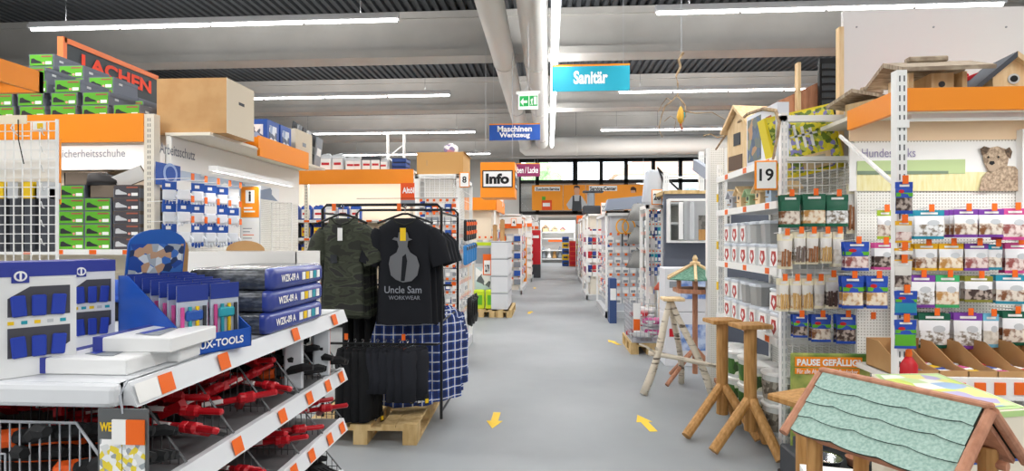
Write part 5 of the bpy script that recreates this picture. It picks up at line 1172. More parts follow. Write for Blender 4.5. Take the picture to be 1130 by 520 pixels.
b = MB(); b.box((GXB - .02, GYA, .1), (GXB, GYB, 2.0)); b.build('back_panel', PEGY, g, True)
b = MB(); wire_grid(b, (GX + .02, GYA - .03, .05), (W(946, 300, GYA).x - GX - .02, 0, 0), (0, 0, 1.9), 10, 38, .0032); b.build('end_wire_grid', WHITE, g, True)
b = MB(); z = W(900, 131, GYA).z; b.box((GX, GYA - .02, z - .02), (GXB + .02, GYA + .02, z + .02)); b.build('top_rail', WHITE, g, True)
for k, (y, z) in enumerate(((5.1, 1.78), (5.1, 1.36), (5.1, 1.0))):
    b = MB(); b.box((GX - .03, y, z), (GX - .02, y + .03, z + .07)); b.build('yellow_ticket', YELLOW, g, True)
aisle_number('19', 833, 177, 858, 210, 3.74, -.03, 'orange framed aisle number nineteen sign beside the wire end panel')
# small bird houses
for i in range(6):
    y = GYA + .12 + i*.21; m = [WOODP, mat('house_blue', '9fb4c8', .6), WOODP, mat('house_mint', 'a9c49a', .6), WOODP, mat('house_grey', 'b9bcc4', .6)][i]
    t = thing('bird_house', 'small %s bird house on the aisle nineteen shelf, %s from the sign' % (['pale wooden', 'blue-grey', 'pale wooden', 'mint green', 'pale wooden', 'grey'][i], nth(i)), 'bird house', (GX + .1, y, zs['houses'] + .001), -PI/2, 'small bird houses on the shelf'); s = .82 + .12*((i*2) % 3)
    b = MB(); b.prism([(-.05*s, 0), (.05*s, 0), (.05*s, .12*s), (0, .16*s), (-.05*s, .12*s)], (0, -.05, 0), EX, EZ, (0, .1, 0)); b.build('box', m, t)
    for q in (-1, 1):
        b = MB(); b.prism([(0, .165*s), (q*.075*s, .105*s), (q*.08*s, .115*s), (0, .178*s)], (0, -.075, 0), EX, EZ, (0, .15, 0)); b.build('roof_board', [WOODP, m][i % 2], t)
    b = MB(); b.rod((0, -.053, .085*s), (0, -.049, .085*s), .016, 12); b.build('entrance_hole', DGREY, t); b = MB(); b.rod((0, -.08, .05*s), (0, -.05, .05*s), .004, 6); b.build('perch', WOOD, t)
# square tubs
TUBM = mat('tub_white', 'e6e8e8', .35); TUBC = mat('tub_clear', 'b9bcbc', .2, alpha=.7)
def tub_proto(clear):
    t = thing('food_tub', '-', 'tub'); s = .175; h = .165
    b = MB(); b.lathe([(s*.43, 0), (s*.47, h*.85), (s*.47, h*.87)], (0, 0, 0), 16, 0, 1, 1, 6); b.build('tub', TUBC if clear else TUBM, t)
    if clear: b = MB(); b.lathe([(s*.41, .004), (s*.43, h*.6)], (0, 0, 0), 16, 0, 1, 1, 6); b.build('contents', mat('seed_mix', '8a7a66', .9, kind='noise', col2='4f463a', sc=60, a=.4, b=.6), t)
    b = MB(); b.lathe([(s*.5, h*.86), (s*.51, h*.9), (s*.51, h*.97), (s*.46, h)], (0, 0, 0), 16, 0, 1, 1, 6); b.build('lid', mat('tub_lid', 'd6dde6', .3), t)
    if not clear:
        f = -s*.475
        b = MB(); b.box((-s*.36, f - .003, h*.08), (s*.36, f + .01, h*.8)); b.build('label', TAGW, t); b = MB(); b.prism([(.0, .08), (.26, .34), (.18, .7), (-.18, .7), (-.26, .34)], (0, f - .003, 0), (s, 0, 0), (0, 0, h), (0, -.002, 0)); b.build('emblem', mat('emblem_red', 'b5403c', .5), t)
        b = MB(); b.prism([(.0, .25), (.12, .42), (0, .6), (-.12, .42)], (0, f - .006, 0), (s, 0, 0), (0, 0, h), (0, -.001, 0)); b.build('emblem_centre', TAGW, t)
    return t
tp = tub_proto(False); tc_ = tub_proto(True)
for lv, (z, cnt) in {'upper': (zs['tubs'], (6, 4)), 'lower': (zs['tubs_low'], (6, 5))}.items():
    for r in range(2):
        for i in range(6):
            if r and ((lv == 'upper' and i < 1) or (lv == 'lower' and i == 1)): continue
            cl = (r == 1 and i in (1, 2) and lv == 'upper') or (r == 1 and i in (2, 3) and lv == 'lower')
            if lv == 'upper' and r == 1 and i == 0: continue
            dup(tc_ if cl else tp, (GX + .1, GYA + .14 + i*.205, z + .001 + r*.168), -PI/2 + .1*math.sin(i*3 + r), '%s tub on the %s tub shelf, %s layer, %s from the sign' % ('clear seed' if cl else 'white red-crested', lv, ['bottom', 'top'][r], nth(i)), 'food tubs on the shelf')
kill(tp); kill(tc_)
# round buckets on the base
def bucket_proto(nuts):
    t = thing('bucket', '-', 'bucket'); r, h = .115, .21
    b = MB(); b.lathe([(r*.86, 0), (r*.97, h*.9)], (0, 0, 0), 18); b.build('pail', mat('bucket_clear', 'cfd3d2', .25), t, smooth=False)
    b = MB(); b.lathe([(r*.905, h*.12), (r*.985, h*.72)], (0, 0, 0), 18); b.build('label', multi('bucket_print', ['3d6a2a', '6f9a3c', '2d4a24', 'd8dccc', '3d6a2a'], sc=16) if not nuts else mat('nut_mix', 'a09a8e', .8, kind='voronoi', col2='5f594f', sc=30, a=.3, b=.7), t)
    b = MB(); b.lathe([(r*1.0, h*.9), (r*1.04, h*.92), (r*1.04, h*.98), (r*.95, h)], (0, 0, 0), 18); b.build('lid', WHITE, t)
    b = MB(); b.tube([(-r, 0, h*.85), (-r*1.05, -r*.5, h*.6), (0, -r*1.12, h*.5), (r*1.05, -r*.5, h*.6), (r, 0, h*.85)], .003, 4); b.build('handle', WHITE, t)
    return t
bp_, bn_ = bucket_proto(False), bucket_proto(True)
for i in range(5):
    for r in range(2):
        nut = i == 0; dup(bn_ if nut else bp_, (GX + .06 - .02*(i % 2), GYA + .16 + i*.245, .121 + r*.212), 1.9, '%s bucket on the aisle nineteen base, %s layer, %s from the wire panel' % ('nut-filled' if nut else 'green labelled', ['bottom', 'top'][r], nth(i)), 'round buckets on the base')
kill(bp_); kill(bn_)
# goods on top of the unit
a = W(796, 188, 5.0); c = W(819, 122, 5.0)
t = thing('wooden_house_front', 'pale wooden bird villa box on top of the aisle nineteen shelf', 'bird house', (GX + .12, 4.75, 2.001), -PI/2 + .2)
b = MB(); b.prism([(-.16, 0), (.16, 0), (.16, .36), (0, .5), (-.16, .36)], (0, -.1, 0), EX, EZ, (0, .22, 0)); b.build('box', WOODP, t); b = MB(); b.box((-.05, -.106, .22), (.05, -.1, .32)); b.build('window', DGREY, t); b = MB(); b.box((-.13, -.106, .02), (.08, -.1, .14)); b.build('front_print', mat('print_brown', '6a5648', .7), t)
for q in (-1, 1):
    b = MB(); b.prism([(0, .52), (q*.2, .34), (q*.21, .36), (0, .55)], (0, -.14, 0), EX, EZ, (0, .3, 0)); b.build('roof_board', WOODP, t)
t = thing('feeder_carton', 'white and blue-grey carton showing a bird feeder on top of the aisle nineteen shelf', 'box', (GX + .02, 3.95, 2.001), -PI/2 + .06); w, h = .5, .38
b = MB(); b.box((-w/2 - .22, 0, 0), (w/2 - .22, .08, h)); b.build('carton', mat('carton_pale', 'dfe3ec', .5), t); b = MB(); b.box((-w/2 - .2, -.003, .03), (-.22 , 0, h - .03)); b.build('photo', multi('feeder_photo', ['5f6a62', '8a8f6c', '39506a', 'b0855a', '4a5f78'], sc=16), t)
b = MB(); b.prism([(-.16, .26), (-.03, .26), (-.055, .31), (-.14, .31)], (0, -.004, 0), EX, EZ, (0, .002, 0)); b.box((-.1, -.004, .08), (-.09, -.002, .26)); b.build('feeder_print', mat('print_rust', ''), t)
# big flower print carton leaning over the wire end panel
t = thing('garden_carton', 'large flower printed carton tilted on top of the wire end panel', 'box', (W(903, 190, 3.86).x, 3.95, W(903, 190, 3.86).z)); 
w, h = .46, .44; M = Matrix.Rotation(-.22, 4, 'Y')
FLW = multi('flower_print', ['6f8a2c', 'd8d02c', 'f0e23c', '5d6f34', '8a86c4', 'b9c45a', 'e8da3a'], sc=42, rough=.4)
b = MB(); b.box((-w/2, 0, .0), (w/2, .12, h)); b.rotate(M); b.build('carton', mat('carton_yellow', 'e8d42c', .5), t)
b = MB(); b.box((-w*.46, -.003, .02), (w*.46, 0, h*.97)); b.rotate(M); b.build('flower_photo', FLW, t)
b = MB(); b.box((-w*.1, -.006, .03), (w*.32, -.003, h*.3)); b.rotate(M); b.build('house_print', WOODP, t); b = MB(); b.box((w*.06, -.008, .05), (w*.24, -.006, h*.26)); b.rotate(M); b.build('house_window_print', mat('print_slats', 'b9b09a', .6), t)
for k in range(4):
    b = MB(); b.box((-w*.24 + k*w*.11, -.007, h*.42), (-w*.2 + k*w*.11, -.004, h*.84 - k*.02)); b.box((-w*.24 + k*w*.11, -.007, h*.6), (-w*.13 + k*w*.11, -.004, h*.63)); b.rotate(M); b.build('script_stroke', INKW, t)
t = thing('shutter_panel', 'dark slatted shutter panel standing behind the flower carton', 'panel', (W(915, 110, 4.4).x, 4.4, 2.0)); b = MB(); b.box((-.07, 0, 0), (.07, .03, .82)); b.build('frame', BLACK, t)
for k in range(9):
    b = MB(); b.box((-.055, -.012, .3 + k*.055), (.055, -.002, .335 + k*.055)); b.build('slat', DGREY, t)
t = thing('garden_carton', 'red-brown board lying behind the flower carton', 'board', (W(885, 110, 4.3).x, 4.42, 2.0)); b = MB(); b.prism([(-.14, 0), (.2, 0), (.2, .66), (-.14, .5)], (0, .05, 0), EX, EZ, (0, .03, 0)); b.build('board', WOODR, t); b = MB(); b.box((.02, .0, .4), (.045, .05, .8)); b.build('batten', WOODP, t)
# wire end panel goods
def hang_bag(x, y, ztop, w, h, cols, label, name='treat_bag', group=None, rz=0, d=.03, head=.2, foot=.12, win=True):
    """a pillow bag hung by its header; cols = header, body, contents"""
    t = thing(name, label, 'package', (x, y, ztop), rz, group); nx, ny = 6, 8; rnd = random.Random(sum(map(ord, label)))
    hm, bm_, cm = cols; b = MB()
    def pt(i, j, s):
        u = i/nx; v = j/ny; th = d*.5*(math.sin(PI*u)**.55)*(math.sin(PI*min(1, max(0, v*.92 + .04)))**.6)
        return Vector(((u - .5)*w*(1 - .05*math.sin(PI*v)), -s*th - s*rnd.uniform(0, .003), -h*head - v*h*(1 - head)))
    for s in (1, -1):
        k = len(b.v)
        for j in range(ny + 1):
            for i in range(nx + 1): b.v.append(pt(i, j, s))
        for j in range(ny):
            for i in range(nx):
                f = [k + j*(nx+1) + i, k + j*(nx+1) + i + 1, k + (j+1)*(nx+1) + i + 1, k + (j+1)*(nx+1) + i]; b.f.append(f)
                mi = 0
                if j >= ny - 1: mi = 1
                elif s > 0 and win and 3 <= j: mi = 2
                b.m.append(mi)
    b.build('pouch', [bm_, hm, cm], t, smooth=True)
    b = MB(); b.box((-w/2, -.003, -h*head), (w/2, .003, 0)); b.build('header', hm, t)
    if bm_ is FILM and cm is not PALE and name == 'treat_bag':      # sticks inside the clear bags
        sm = {'treat_brown': mat('stick_brown', 'a06a44', .6), 'treat_tan': mat('stick_tan', 'd8b070', .6), 'treat_dark': mat('stick_dark', '55403a', .6), 'treat_silver': mat('stick_grey', '7f7068', .6)}[cm.name]
        for k in range(4):
            q = MB(); x = w*(-.3 + .2*k); q.rod((x, -d*.55, -h*.42 - rnd.uniform(0, .02)), (x + rnd.uniform(-.006, .006), -d*.5, -h*.93), w*.075, 6); q.build('chew_stick', sm, t)
    if bm_ is ROYAL:
        q = MB(); q.box((-w*.46, -d*.42, -h*.46), (w*.46, -d*.1, -h*.34)); q.build('green_band', GREEN, t); q = MB(); q.prism([(w*(-.2 + .16*math.cos(x)), h*(-.3 + .06*math.sin(x))) for x in [PI*i/6 for i in range(12)]], (0, -d*.44, 0), EX, EZ, (0, .002, 0)); q.build('red_badge', RED, t)
    if bm_ is FILMW:
        q = MB(); q.prism([(w*(.1 + .2*math.cos(x)), h*(-.44 + .1*math.sin(x))) for x in [PI*i/6 for i in range(12)]], (0, -d*.56, 0), EX, EZ, (0, .002, 0)); q.build('picture', LGREY, t)
    b = MB(); b.box((-w*.28, -.005, -h*head*.75), (w*.28, -.003, -h*head*.4)); b.build('print_band', TAGW if hm is not TAGW else YELLOW, t)
    return t
MEAT = mat('treat_brown', 'e6dccf', .6, kind='noise', col2='80502f', sc=30, a=.44, b=.62); TAN = mat('treat_tan', 'efe2cc', .6, kind='noise', col2='c08c4c', sc=30, a=.44, b=.62); PALE = mat('treat_pale', 'e3ddd2', .5, kind='noise', col2='c2b8a8', sc=30, a=.4, b=.6)
DTR = mat('treat_dark', 'b9aaa0', .6, kind='noise', col2='453632', sc=38, a=.4, b=.54); REDM = mat('treat_red', 'ead8d2', .6, kind='noise', col2='96504c', sc=30, a=.44, b=.62); FILM = mat('bag_film', 'dcd9d3', .25, spec=.6); FILMW = mat('bag_white', 'eeeef0', .35)
SILV = mat('treat_silver', 'e8e8e8', .4, kind='noise', col2='857868', sc=40, a=.45, b=.6)
DKG = mat('bag_forest', '1f6048', .4); ROYAL = mat('bag_royal', '2b4fb0', .35); WHY = mat('bag_dairy', 'f0e9cc', .4)
EYP = GYA - .03
def row(items, Y, where, group, base, hooks=None, stack=1, name='treat_bag'):
    for i, (pa, pb, pt_, pb_, cols, desc) in enumerate(items):
        L = .1 + .05*stack
        for k in range(stack):
            y = Y - L + .012 + k*.045; u = W(pa, pt_, Y - L); v = W(pb, pb_, Y - L)
            w = v.x - u.x; h = u.z - v.z; x = (u.x + v.x)/2
            lab = '%s, %s, %s from left%s' % (desc, where, nth(i), '' if k == 0 else ', %s behind' % nth(k - 1))
            hang_bag(x + .004*k, y, u.z, w, h, cols, lab, name, group, rz=random.uniform(-.06, .06))
        hook_line(hooks, x, Y - .006, u.z + .004, L + .005)
wp = 'on the wire end panel'
row([(862, 884, 215, 251, (DKG, DKG, MEAT), 'dark green treat bag'), (887, 912, 214, 250, (DKG, DKG, TAN), 'dark green treat bag'), (913, 937, 215, 250, (DKG, DKG, SILV), 'dark green treat bag')], EYP, 'wire panel top row', 'treat bags on the wire end panel', 0, g, 2)
row([(935, 950, 203, 258, (WHY, FILM, MEAT), 'long clear bag of brown sticks'), (951, 974, 203, 256, (WHY, FILM, PALE), 'long clear bag of pale chew bone')], EYP - .02, 'wire panel top row end', 'long bags on the wire end panel', 0, g, 1)
row([(861, 875, 258, 297, (WHY, FILM, MEAT), 'clear bag of brown sticks'), (877, 890, 256, 292, (WHY, FILM, SILV), 'clear bag of dark chews'), (891, 904, 256, 292, (WHY, FILM, MEAT), 'clear bag of brown chews'), (906, 919, 256, 291, (WHY, FILM, TAN), 'clear bag of tan rolls'), (920, 932, 256, 295, (WHY, FILM, PALE), 'clear bag of white chews')], EYP, 'wire panel second row', 'treat bags on the wire end panel', 0, g, 2)
row([(860, 871, 308, 344, (WHY, FILM, TAN), 'clear bag of thin sticks'), (873, 885, 308, 344, (WHY, FILM, TAN), 'clear bag of thin sticks'), (886, 898, 308, 343, (WHY, FILM, TAN), 'clear bag of tan sticks'), (899, 911, 308, 341, (WHY, FILM, PALE), 'clear bag of knotted bones'), (912, 926, 304, 341, (WHY, FILM, DTR), 'clear bag of dark sticks')], EYP, 'wire panel third row', 'treat bags on the wire end panel', 0, g, 2)
row([(876, 892, 348, 373, (ROYAL, ROYAL, DTR), 'blue bag of dark pieces'), (896, 918, 348, 378, (ROYAL, ROYAL, MEAT), 'blue bag of brown bones'), (924, 946, 348, 380, (ROYAL, ROYAL, DTR), 'blue bag of dark squares'), (949, 976, 350, 384, (ROYAL, ROYAL, TAN), 'blue bag of tan rings')], EYP, 'wire panel bottom row', 'treat bags on the wire end panel', 0, g, 2)
# ------------------------------------------------------------------ pet snack wall facing the camera
PY0, PY1 = 3.0, 3.58; X0 = W(992, 200, PY0).x; XE = 4.2
zf0, zf1 = W(1060, 122, PY0).z, W(1060, 97, PY0).z
pw = thing('shelf_unit', 'dog snack wall with orange fascia and dog picture header', 'shelf unit', ((X0 + XE)/2, (PY0 + PY1)/2, 0))
b = MB(); b.box((X0 + .02, PY0 - .015, zf0), (XE, PY0 + .015, zf1)); b.build('fascia', ORANGE, pw, True)
b = MB(); b.box((X0 + .0, PY0 + .026, zf0), (X0 + .028, 3.5, zf1)); b.build('side_fascia', ORANGE, pw, True)
b = MB(); b.box((X0 + .03, PY0 + .016, zf1 - .045), (XE, PY1 + .32, zf1 - .02)); b.build('top_board', CREAM, pw, True)
b = MB(); b.box((X0 + .1, PY1, .1), (XE, PY1 + .03, zf0)); b.build('back_panel', PEG, pw, True)
for x, y, z in ((X0, PY0, zf1 + .09), (1.97, PY1 + .1, zf0), (W(1125, 300, PY1).x, PY1 - .03, zf0)):
    b = MB(); slot_post(b, x, y, 0, z, .05, .05); b.build('post', [WHITE, DGREY], pw, True)
b = MB(); u = W(958, 150, PY1); b.rod((X0, PY1, W(958, 150, PY1).z), (X0, PY0 + .02, W(985, 205, PY0).z), .012, 6); b.build('brace', WHITE, pw, True)
b = MB(); p = W(990, 138, PY0); b.box((X0 - .03, PY0 - .035, p.z - .02), (X0 + .03, PY0 - .028, p.z + .02)); b.build('inspection_plate', TAGW, pw, True)
def pp(px, py): return W(px, py, PY1 - .006)
b = MB(); u, v = pp(940, 156), pp(1130, 131); b.box((X0 + .05, PY1 - .01, u.z), (XE, PY1, v.z)); b.build('wood_strip', mat('beech_print', 'f0d3b0', .5), pw, True)
b = MB(); u, v = pp(940, 211), pp(1130, 156); b.box((X0 + .05, PY1 - .01, u.z), (XE, PY1, v.z)); b.build('header_panel', mat('header_white', ''), pw, True)
def patch(nm, pts, m, k): b = MB(); b.prism([(pp(x, y).x, pp(x, y).z) for x, y in pts], (0, PY1 - .012 - .003*k, 0), EX, EZ, (0, .002, 0)); b.build(nm, m, pw, True)
patch('meadow_print', [(945, 211), (945, 190), (1300, 190), (1300, 211)], mat('meadow', 'e9dd9a', .5, kind='noise', col2='f3ecc0', sc=18, stretch=(3, 1, .5), a=.35, b=.65), 0)
patch('sofa_print', [(945, 192), (945, 178), (1064, 176), (1064, 192)], mat('sofa_green', 'bccf96', .5), 1); patch('sofa_shadow_print', [(945, 193), (945, 189), (1045, 189), (1045, 192)], mat('sofa_line', '7d8f78', .6), 2)
u, v = pp(963, 174), pp(1009, 164); text('Hundesnacks', (pp(950, 174).x, PY1 - .018, u.z), (v.x - pp(950, 174).x, 0, 0), (0, 0, v.z - u.z), mat('ink_lilac', '9a93b4', .7), pw, .0)
FUR = mat('dog_fur', 'cdb69c', .7, kind='noise', col2='8f7a66', sc=70, a=.35, b=.65); FURD = mat('dog_fur_dark', '7a6450', .7, kind='noise', col2='4e4036', sc=60, a=.4, b=.6)
patch('dog_body_print', [(1078, 211), (1082, 196), (1090, 187), (1104, 183), (1118, 184), (1124, 192), (1125, 211)], FUR, 3)
patch('dog_head_print', [(1083, 178), (1082, 170), (1088, 164), (1098, 162), (1107, 165), (1111, 173), (1109, 183), (1103, 191), (1094, 193), (1087, 188)], FUR, 4)
patch('dog_ear_print', [(1081, 172), (1079, 165), (1083, 162), (1090, 164), (1086, 170)], FURD, 5); patch('dog_ear_print', [(1106, 166), (1111, 163), (1114, 168), (1112, 176), (1108, 172)], FURD, 5)
patch('dog_muzzle_print', [(1085, 183), (1088, 177), (1096, 177), (1099, 184), (1094, 190), (1088, 189)], mat('dog_muzzle', 'b59f88', .7), 6); patch('dog_nose_print', [(1088, 181), (1089, 178.5), (1093, 178.5), (1094, 181), (1091, 183)], INK, 7)
for x in (1087, 1098): patch('dog_eye_print', [(x - 1, 174), (x, 172.6), (x + 1.2, 174), (x, 175.4)], INK, 7)
patch('dog_paw_print', [(1077, 211), (1080, 204), (1088, 203), (1090, 211)], FUR, 6)
ld = bpy.data.lights.new('shelf_lamp', 'AREA'); ld.shape = 'RECTANGLE'; ld.size = 2.2; ld.size_y = .06; ld.energy = 9; lo = bpy.data.objects.new('shelf_lamp', ld); COL.objects.link(lo)
lo.parent = pw; lo.location = pw.matrix_basis.inverted() @ Vector(((X0 + XE)/2, PY0 + .1, zf0 - .03)); lo.rotation_euler = (.25, 0, 0)
b = MB(); b.box((X0 + .1, PY0 + .06, zf0 - .025), (XE, PY0 + .14, zf0 + .0)); b.build('lamp_rail', WHITE, pw, True)
BG = lambda m, c: (m, FILMW, c)
TL2 = mat('bag_teal', '2a8fa8', .4); YLW = mat('bag_yellow', 'e8b020', .4); GRN = mat('bag_green', '3fae6a', .4); OLV = mat('bag_olive', '8c8a34', .4); LBL = mat('bag_sky', '6fb8d6', .4); FOR = mat('bag_dark_green', '1c5a44', .4)
G = 'treat bags on the dog snack wall'
def prow(items, nm, st=2): row(items, PY1, nm, G, 0, pw, st)
prow([(1010, 1043, 232, 264, BG(TL2, SILV), 'white bag with teal header'), (1054, 1081, 231, 262, BG(PURPLE, MEAT), 'white bag with purple header'), (1082, 1109, 231, 262, BG(PURPLE, MEAT), 'white bag with purple header'), (1108, 1135, 230, 265, BG(PINK, REDM), 'white bag with pink header')], 'snack wall top row', 3)
prow([(1011, 1036, 269, 299, BG(YLW, MEAT), 'white bag with yellow header'), (1037, 1065, 269, 299, BG(YLW, TAN), 'white bag with yellow header'), (1066, 1093, 269, 299, BG(PURPLE, REDM), 'white bag with purple header'), (1092, 1108, 270, 298, BG(TL2, MEAT), 'narrow white bag with teal header'), (1110, 1140, 268, 302, BG(PINK, REDM), 'white bag with pink header')], 'snack wall second row')
prow([(1003, 1033, 304, 340, BG(PURPLE, SILV), 'white bag with purple header'), (1034, 1060, 304, 340, BG(GRN, TAN), 'white bag with green header'), (1066, 1097, 305, 334, BG(OLV, DTR), 'white bag with olive header'), (1101, 1135, 304, 336, BG(TL2, MEAT), 'white bag with blue header')], 'snack wall third row')
prow([(1015, 1050, 346, 385, BG(FOR, SILV), 'white bag with forest green header'), (1054, 1085, 346, 386, BG(PURPLE, SILV), 'white bag with violet header'), (1086, 1104, 347, 384, BG(LBL, PALE), 'white bag with sky blue header'), (1108, 1135, 344, 382, BG(FOR, MEAT), 'white bag with forest green header')], 'snack wall bottom row')
# bags between the wire panel and the front post
row([(933, 960, 267, 299, (ROYAL, ROYAL, REDM), 'blue bag of red chew'), (966, 987, 268, 298, BG(PINK, DTR), 'white bag with pink header')], PY1, 'upper row by the front post', G, 0, pw, 2)
row([(969, 986, 232, 264, BG(mat('bag_lime', 'a8c83c', .4), MEAT), 'white bag with lime header')], PY1, 'beside the front post', G, 0, pw, 1)
row([(930, 954, 305, 341, (ROYAL, ROYAL, TAN), 'blue bag of tan rings'), (957, 981, 305, 341, (ROYAL, ROYAL, TAN), 'blue bag of tan rings')], PY1, 'middle row by the front post', G, 0, pw, 2)
# accessories on the front post
acc = [(988, 1007, 201, 236, (ROYAL, ROYAL, DTR), 'blue card with dark clip'), (988, 1006, 244, 268, (YLW, FILM, REDM), 'yellow card with pink chew'), (987, 1007, 274, 288, (YLW, FILM, DTR), 'yellow card with black chain'), (987, 1006, 288, 320, (FILM, FILM, DTR), 'clear pack of dark cord rings'), (987, 1012, 321, 348, (ROYAL, ROYAL, TL2), 'blue pack of coloured bag rolls'), (987, 1011, 353, 385, (ROYAL, ROYAL, GREEN), 'blue pack of green and pink rolls')]
for i, (pa, pb, pt_, pb_, cols, desc) in enumerate(acc):
    y = PY0 - .06; u = W(pa, pt_, y); v = W(pb, pb_, y); hang_bag((u.x + v.x)/2, y, u.z, v.x - u.x, u.z - v.z, cols, '%s hanging on the front post, %s from above' % (desc, nth(i)), 'accessory_card', 'accessory cards on the front post', d=.02); hook_line(pw, (u.x + v.x)/2, PY0 - .025, u.z + .004, .045)
# lower shelf with cardboard trays
zl_ = W(1090, 442, 2.92).z; zt_ = W(1090, 418, 2.92).z
b = MB(); b.box((X0 + .05, 2.95, zl_ + .03), (XE, PY1, zl_ + .06)); b.build('lower_shelf', WHITE, pw, True)
b = MB(); b.box((X0 + .05, 2.92, zl_), (XE, 2.95, zt_)); r = b.build('front_rail', WHITE, pw, True)
for k in range(8):
    u = W(1010 + k*22, 436, 2.915); b = MB(); b.box((u.x, 2.912, u.z), (u.x + .05, 2.92, u.z + .06)); b.build('price_ticket', PRICE, r, True)
b = MB(); b.box((X0 + .05, 3.0, .0), (XE, PY1, .12)); b.build('plinth', WHITE, pw, True)
b = MB(); b.box((X0 + .05, 3.0, .38), (XE, PY1, .41)); b.build('shelf_board', WHITE, pw, True)
for i in range(6):
    u = W(1000 + i*32, 415, 3.05); w = .145; t = thing('cardboard_tray', 'brown cardboard tray on the low snack shelf, %s from the left' % nth(i), 'tray', (u.x + w/2, 3.02, zl_ + .061), 0, 'cardboard trays on the low shelf')
    b = MB(); b.box((-w/2, 0, 0), (w/2, .4, .005)); b.build('bottom', CARD, t)
    for s in (-1, 1):
        b = MB(); b.prism([(0, 0), (.4, 0), (.4, .16), (.28, .16), (.1, .07), (0, .06)], (s*w/2, 0, 0), EY, EZ, (-s*.004, 0, 0)); b.build('side_wall', CARD, t)
    b = MB(); b.box((-w/2, 0, 0), (w/2, .004, .06)); b.build('front_wall', CARD, t); b = MB(); b.box((-w/2, .396, 0), (w/2, .4, .16)); b.build('back_wall', CARD, t)
    for k in range(3):
        q = thing('treat_sachet', 'small sachet in the %s tray from the left, %s from the front' % (nth(i), nth(k)), 'package', (u.x + w/2, 3.08 + k*.1, zl_ + .066), .3*k, 'sachets in the trays'); b = MB(); b.rbox((0, 0, .02), (.1, .08, .04), .012, 2); b.build('sachet', [FILMW, RED, ROYAL, TAGW][(i + k) % 4], q); b = MB(); b.rbox((0, 0, .041), (.05, .05, .004), .001); b.build('label', [BLUE, TAGW, YELLOW, PINK][(i + k) % 4], q)
t = thing('squeeze_bottle', 'red squeeze bottle with orange cap beside the first cardboard tray', 'bottle', (W(1002, 430, 2.98).x, 2.985, zl_ + .061)); b = MB(); b.lathe([(.04, 0), (.045, .02), (.045, .1), (.02, .14)], (0, 0, 0), 14); b.build('body', RED, t, smooth=True); b = MB(); b.lathe([(.02, .14), (.022, .15), (.018, .175)], (0, 0, 0), 10); b.build('cap', PRICE, t)
# white board and bird feeders on top
BYW = 4.05; u = W(928, 12, BYW)
t = thing('wall_board', 'large white board standing above the dog snack wall', 'panel', (3.1, BYW, 0)); v = W(1130, 8, BYW)
b = MB(); b.box((max(u.x, 2.04), BYW, 0), (4.4, BYW + .03, u.z)); b.build('board', mat('board_white', 'e6e4e4', .6), t, True)
b = MB(); b.box((max(u.x, 2.04) - .03, BYW - .01, 2.01), (max(u.x, 2.04), BYW + .04, W(928, 30, BYW).z)); b.build('edge_batten', WOODP, t, True)
for px in (945, 1030, 1110):
    q = W(px, 30, BYW); b = MB(); b.rod((q.x, BYW - .006, q.z), (q.x, BYW, q.z), .006, 8); b.build('screw', GREY, t, True)
ZP = zf1 - .019
BARK = mat('bark_roof', 'b3a48f', .9, kind='noise', col2='8d7d6c', sc=14, stretch=(1, 6, 1), a=.4, b=.6)
def feeder(px, y, s, label, roofm, rz=0):
    p = W(px, 97, y); t = thing('bird_feeder', label, 'bird house', (p.x, y, ZP), rz, 'bird houses on the snack wall'); 
    b = MB(); b.box((-.16*s, -.11*s, 0), (.16*s, .11*s, .015)); b.build('floor_board', WOODP, t)
    for x in (-.13*s, .13*s):
        b = MB(); b.box((x - .012, -.1*s, .015), (x + .012, .1*s, .13*s)); b.build('end_wall', WOODP, t)
    b = MB(); b.box((-.02, -.08*s, .015), (.09*s, .08*s, .13*s)); b.build('seed_box', WOODP, t); b = MB(); b.rod((.03*s, -.084*s, .07*s), (.03*s, -.08*s, .07*s), .016*s, 12); b.build('entrance_hole', DGREY, t)
    for q in (-1, 1):
        b = MB(); b.prism([(0, .19*s), (q*.19*s, .115*s), (q*.195*s, .135*s), (0, .215*s)], (-.22*s, 0, 0), EY, EZ, (.44*s, 0, 0)); b.build('roof_board', roofm, t)
    b = MB(); b.rbox((0, 0, .225*s), (.2*s, .05*s, .03*s), .006); b.build('ridge_beam', BARK if roofm is not RED else RED, t)
    return t
feeder(1022, 3.2, 1.0, 'wide bark roofed bird feeder in the middle of the fascia top', BARK, -.05)
feeder(962, 3.75, .9, 'bark roofed bird feeder at the left end of the fascia top', BARK, .5)
feeder(1052, 3.62, 1.0, 'bird house with red gable behind the wide bark roofed feeder', RED, PI/2)
def nest(px, y, s, label, rz=0):
    p = W(px, 97, y); t = thing('nest_box', label, 'bird house', (p.x, y, ZP), rz, 'bird houses on the snack wall')
    b = MB(); b.prism([(-.075*s, 0), (.075*s, 0), (.075*s, .1*s), (0, .165*s), (-.075*s, .1*s)], (0, -.08*s, 0), EX, EZ, (0, .16*s, 0)); b.build('box', WOODP, t)
    for q, m in ((-1, mat('roof_felt', '4c5058', .8)), (1, WOODP)):
        b = MB(); b.prism([(0, .165*s), (q*.15*s, .03*s), (q*.16*s, .045*s), (0, .19*s)], (0, -.11*s, 0), EX, EZ, (0, .24*s, 0)); b.build('roof_board', m, t)
    b = MB(); b.rod((0, -.084*s, .08*s), (0, -.08*s, .08*s), .022*s, 14); b.build('hole_ring', LGREY, t); b = MB(); b.rod((0, -.086*s, .08*s), (0, -.083*s, .08*s), .014*s, 14); b.build('entrance_hole', INK, t)
nest(1105, 3.25, 1.25, 'dark roofed nest box at the right end of the fascia top', -.15); nest(1082, 3.42, .9, 'smaller nest box half hidden beside the dark roofed one', .2)
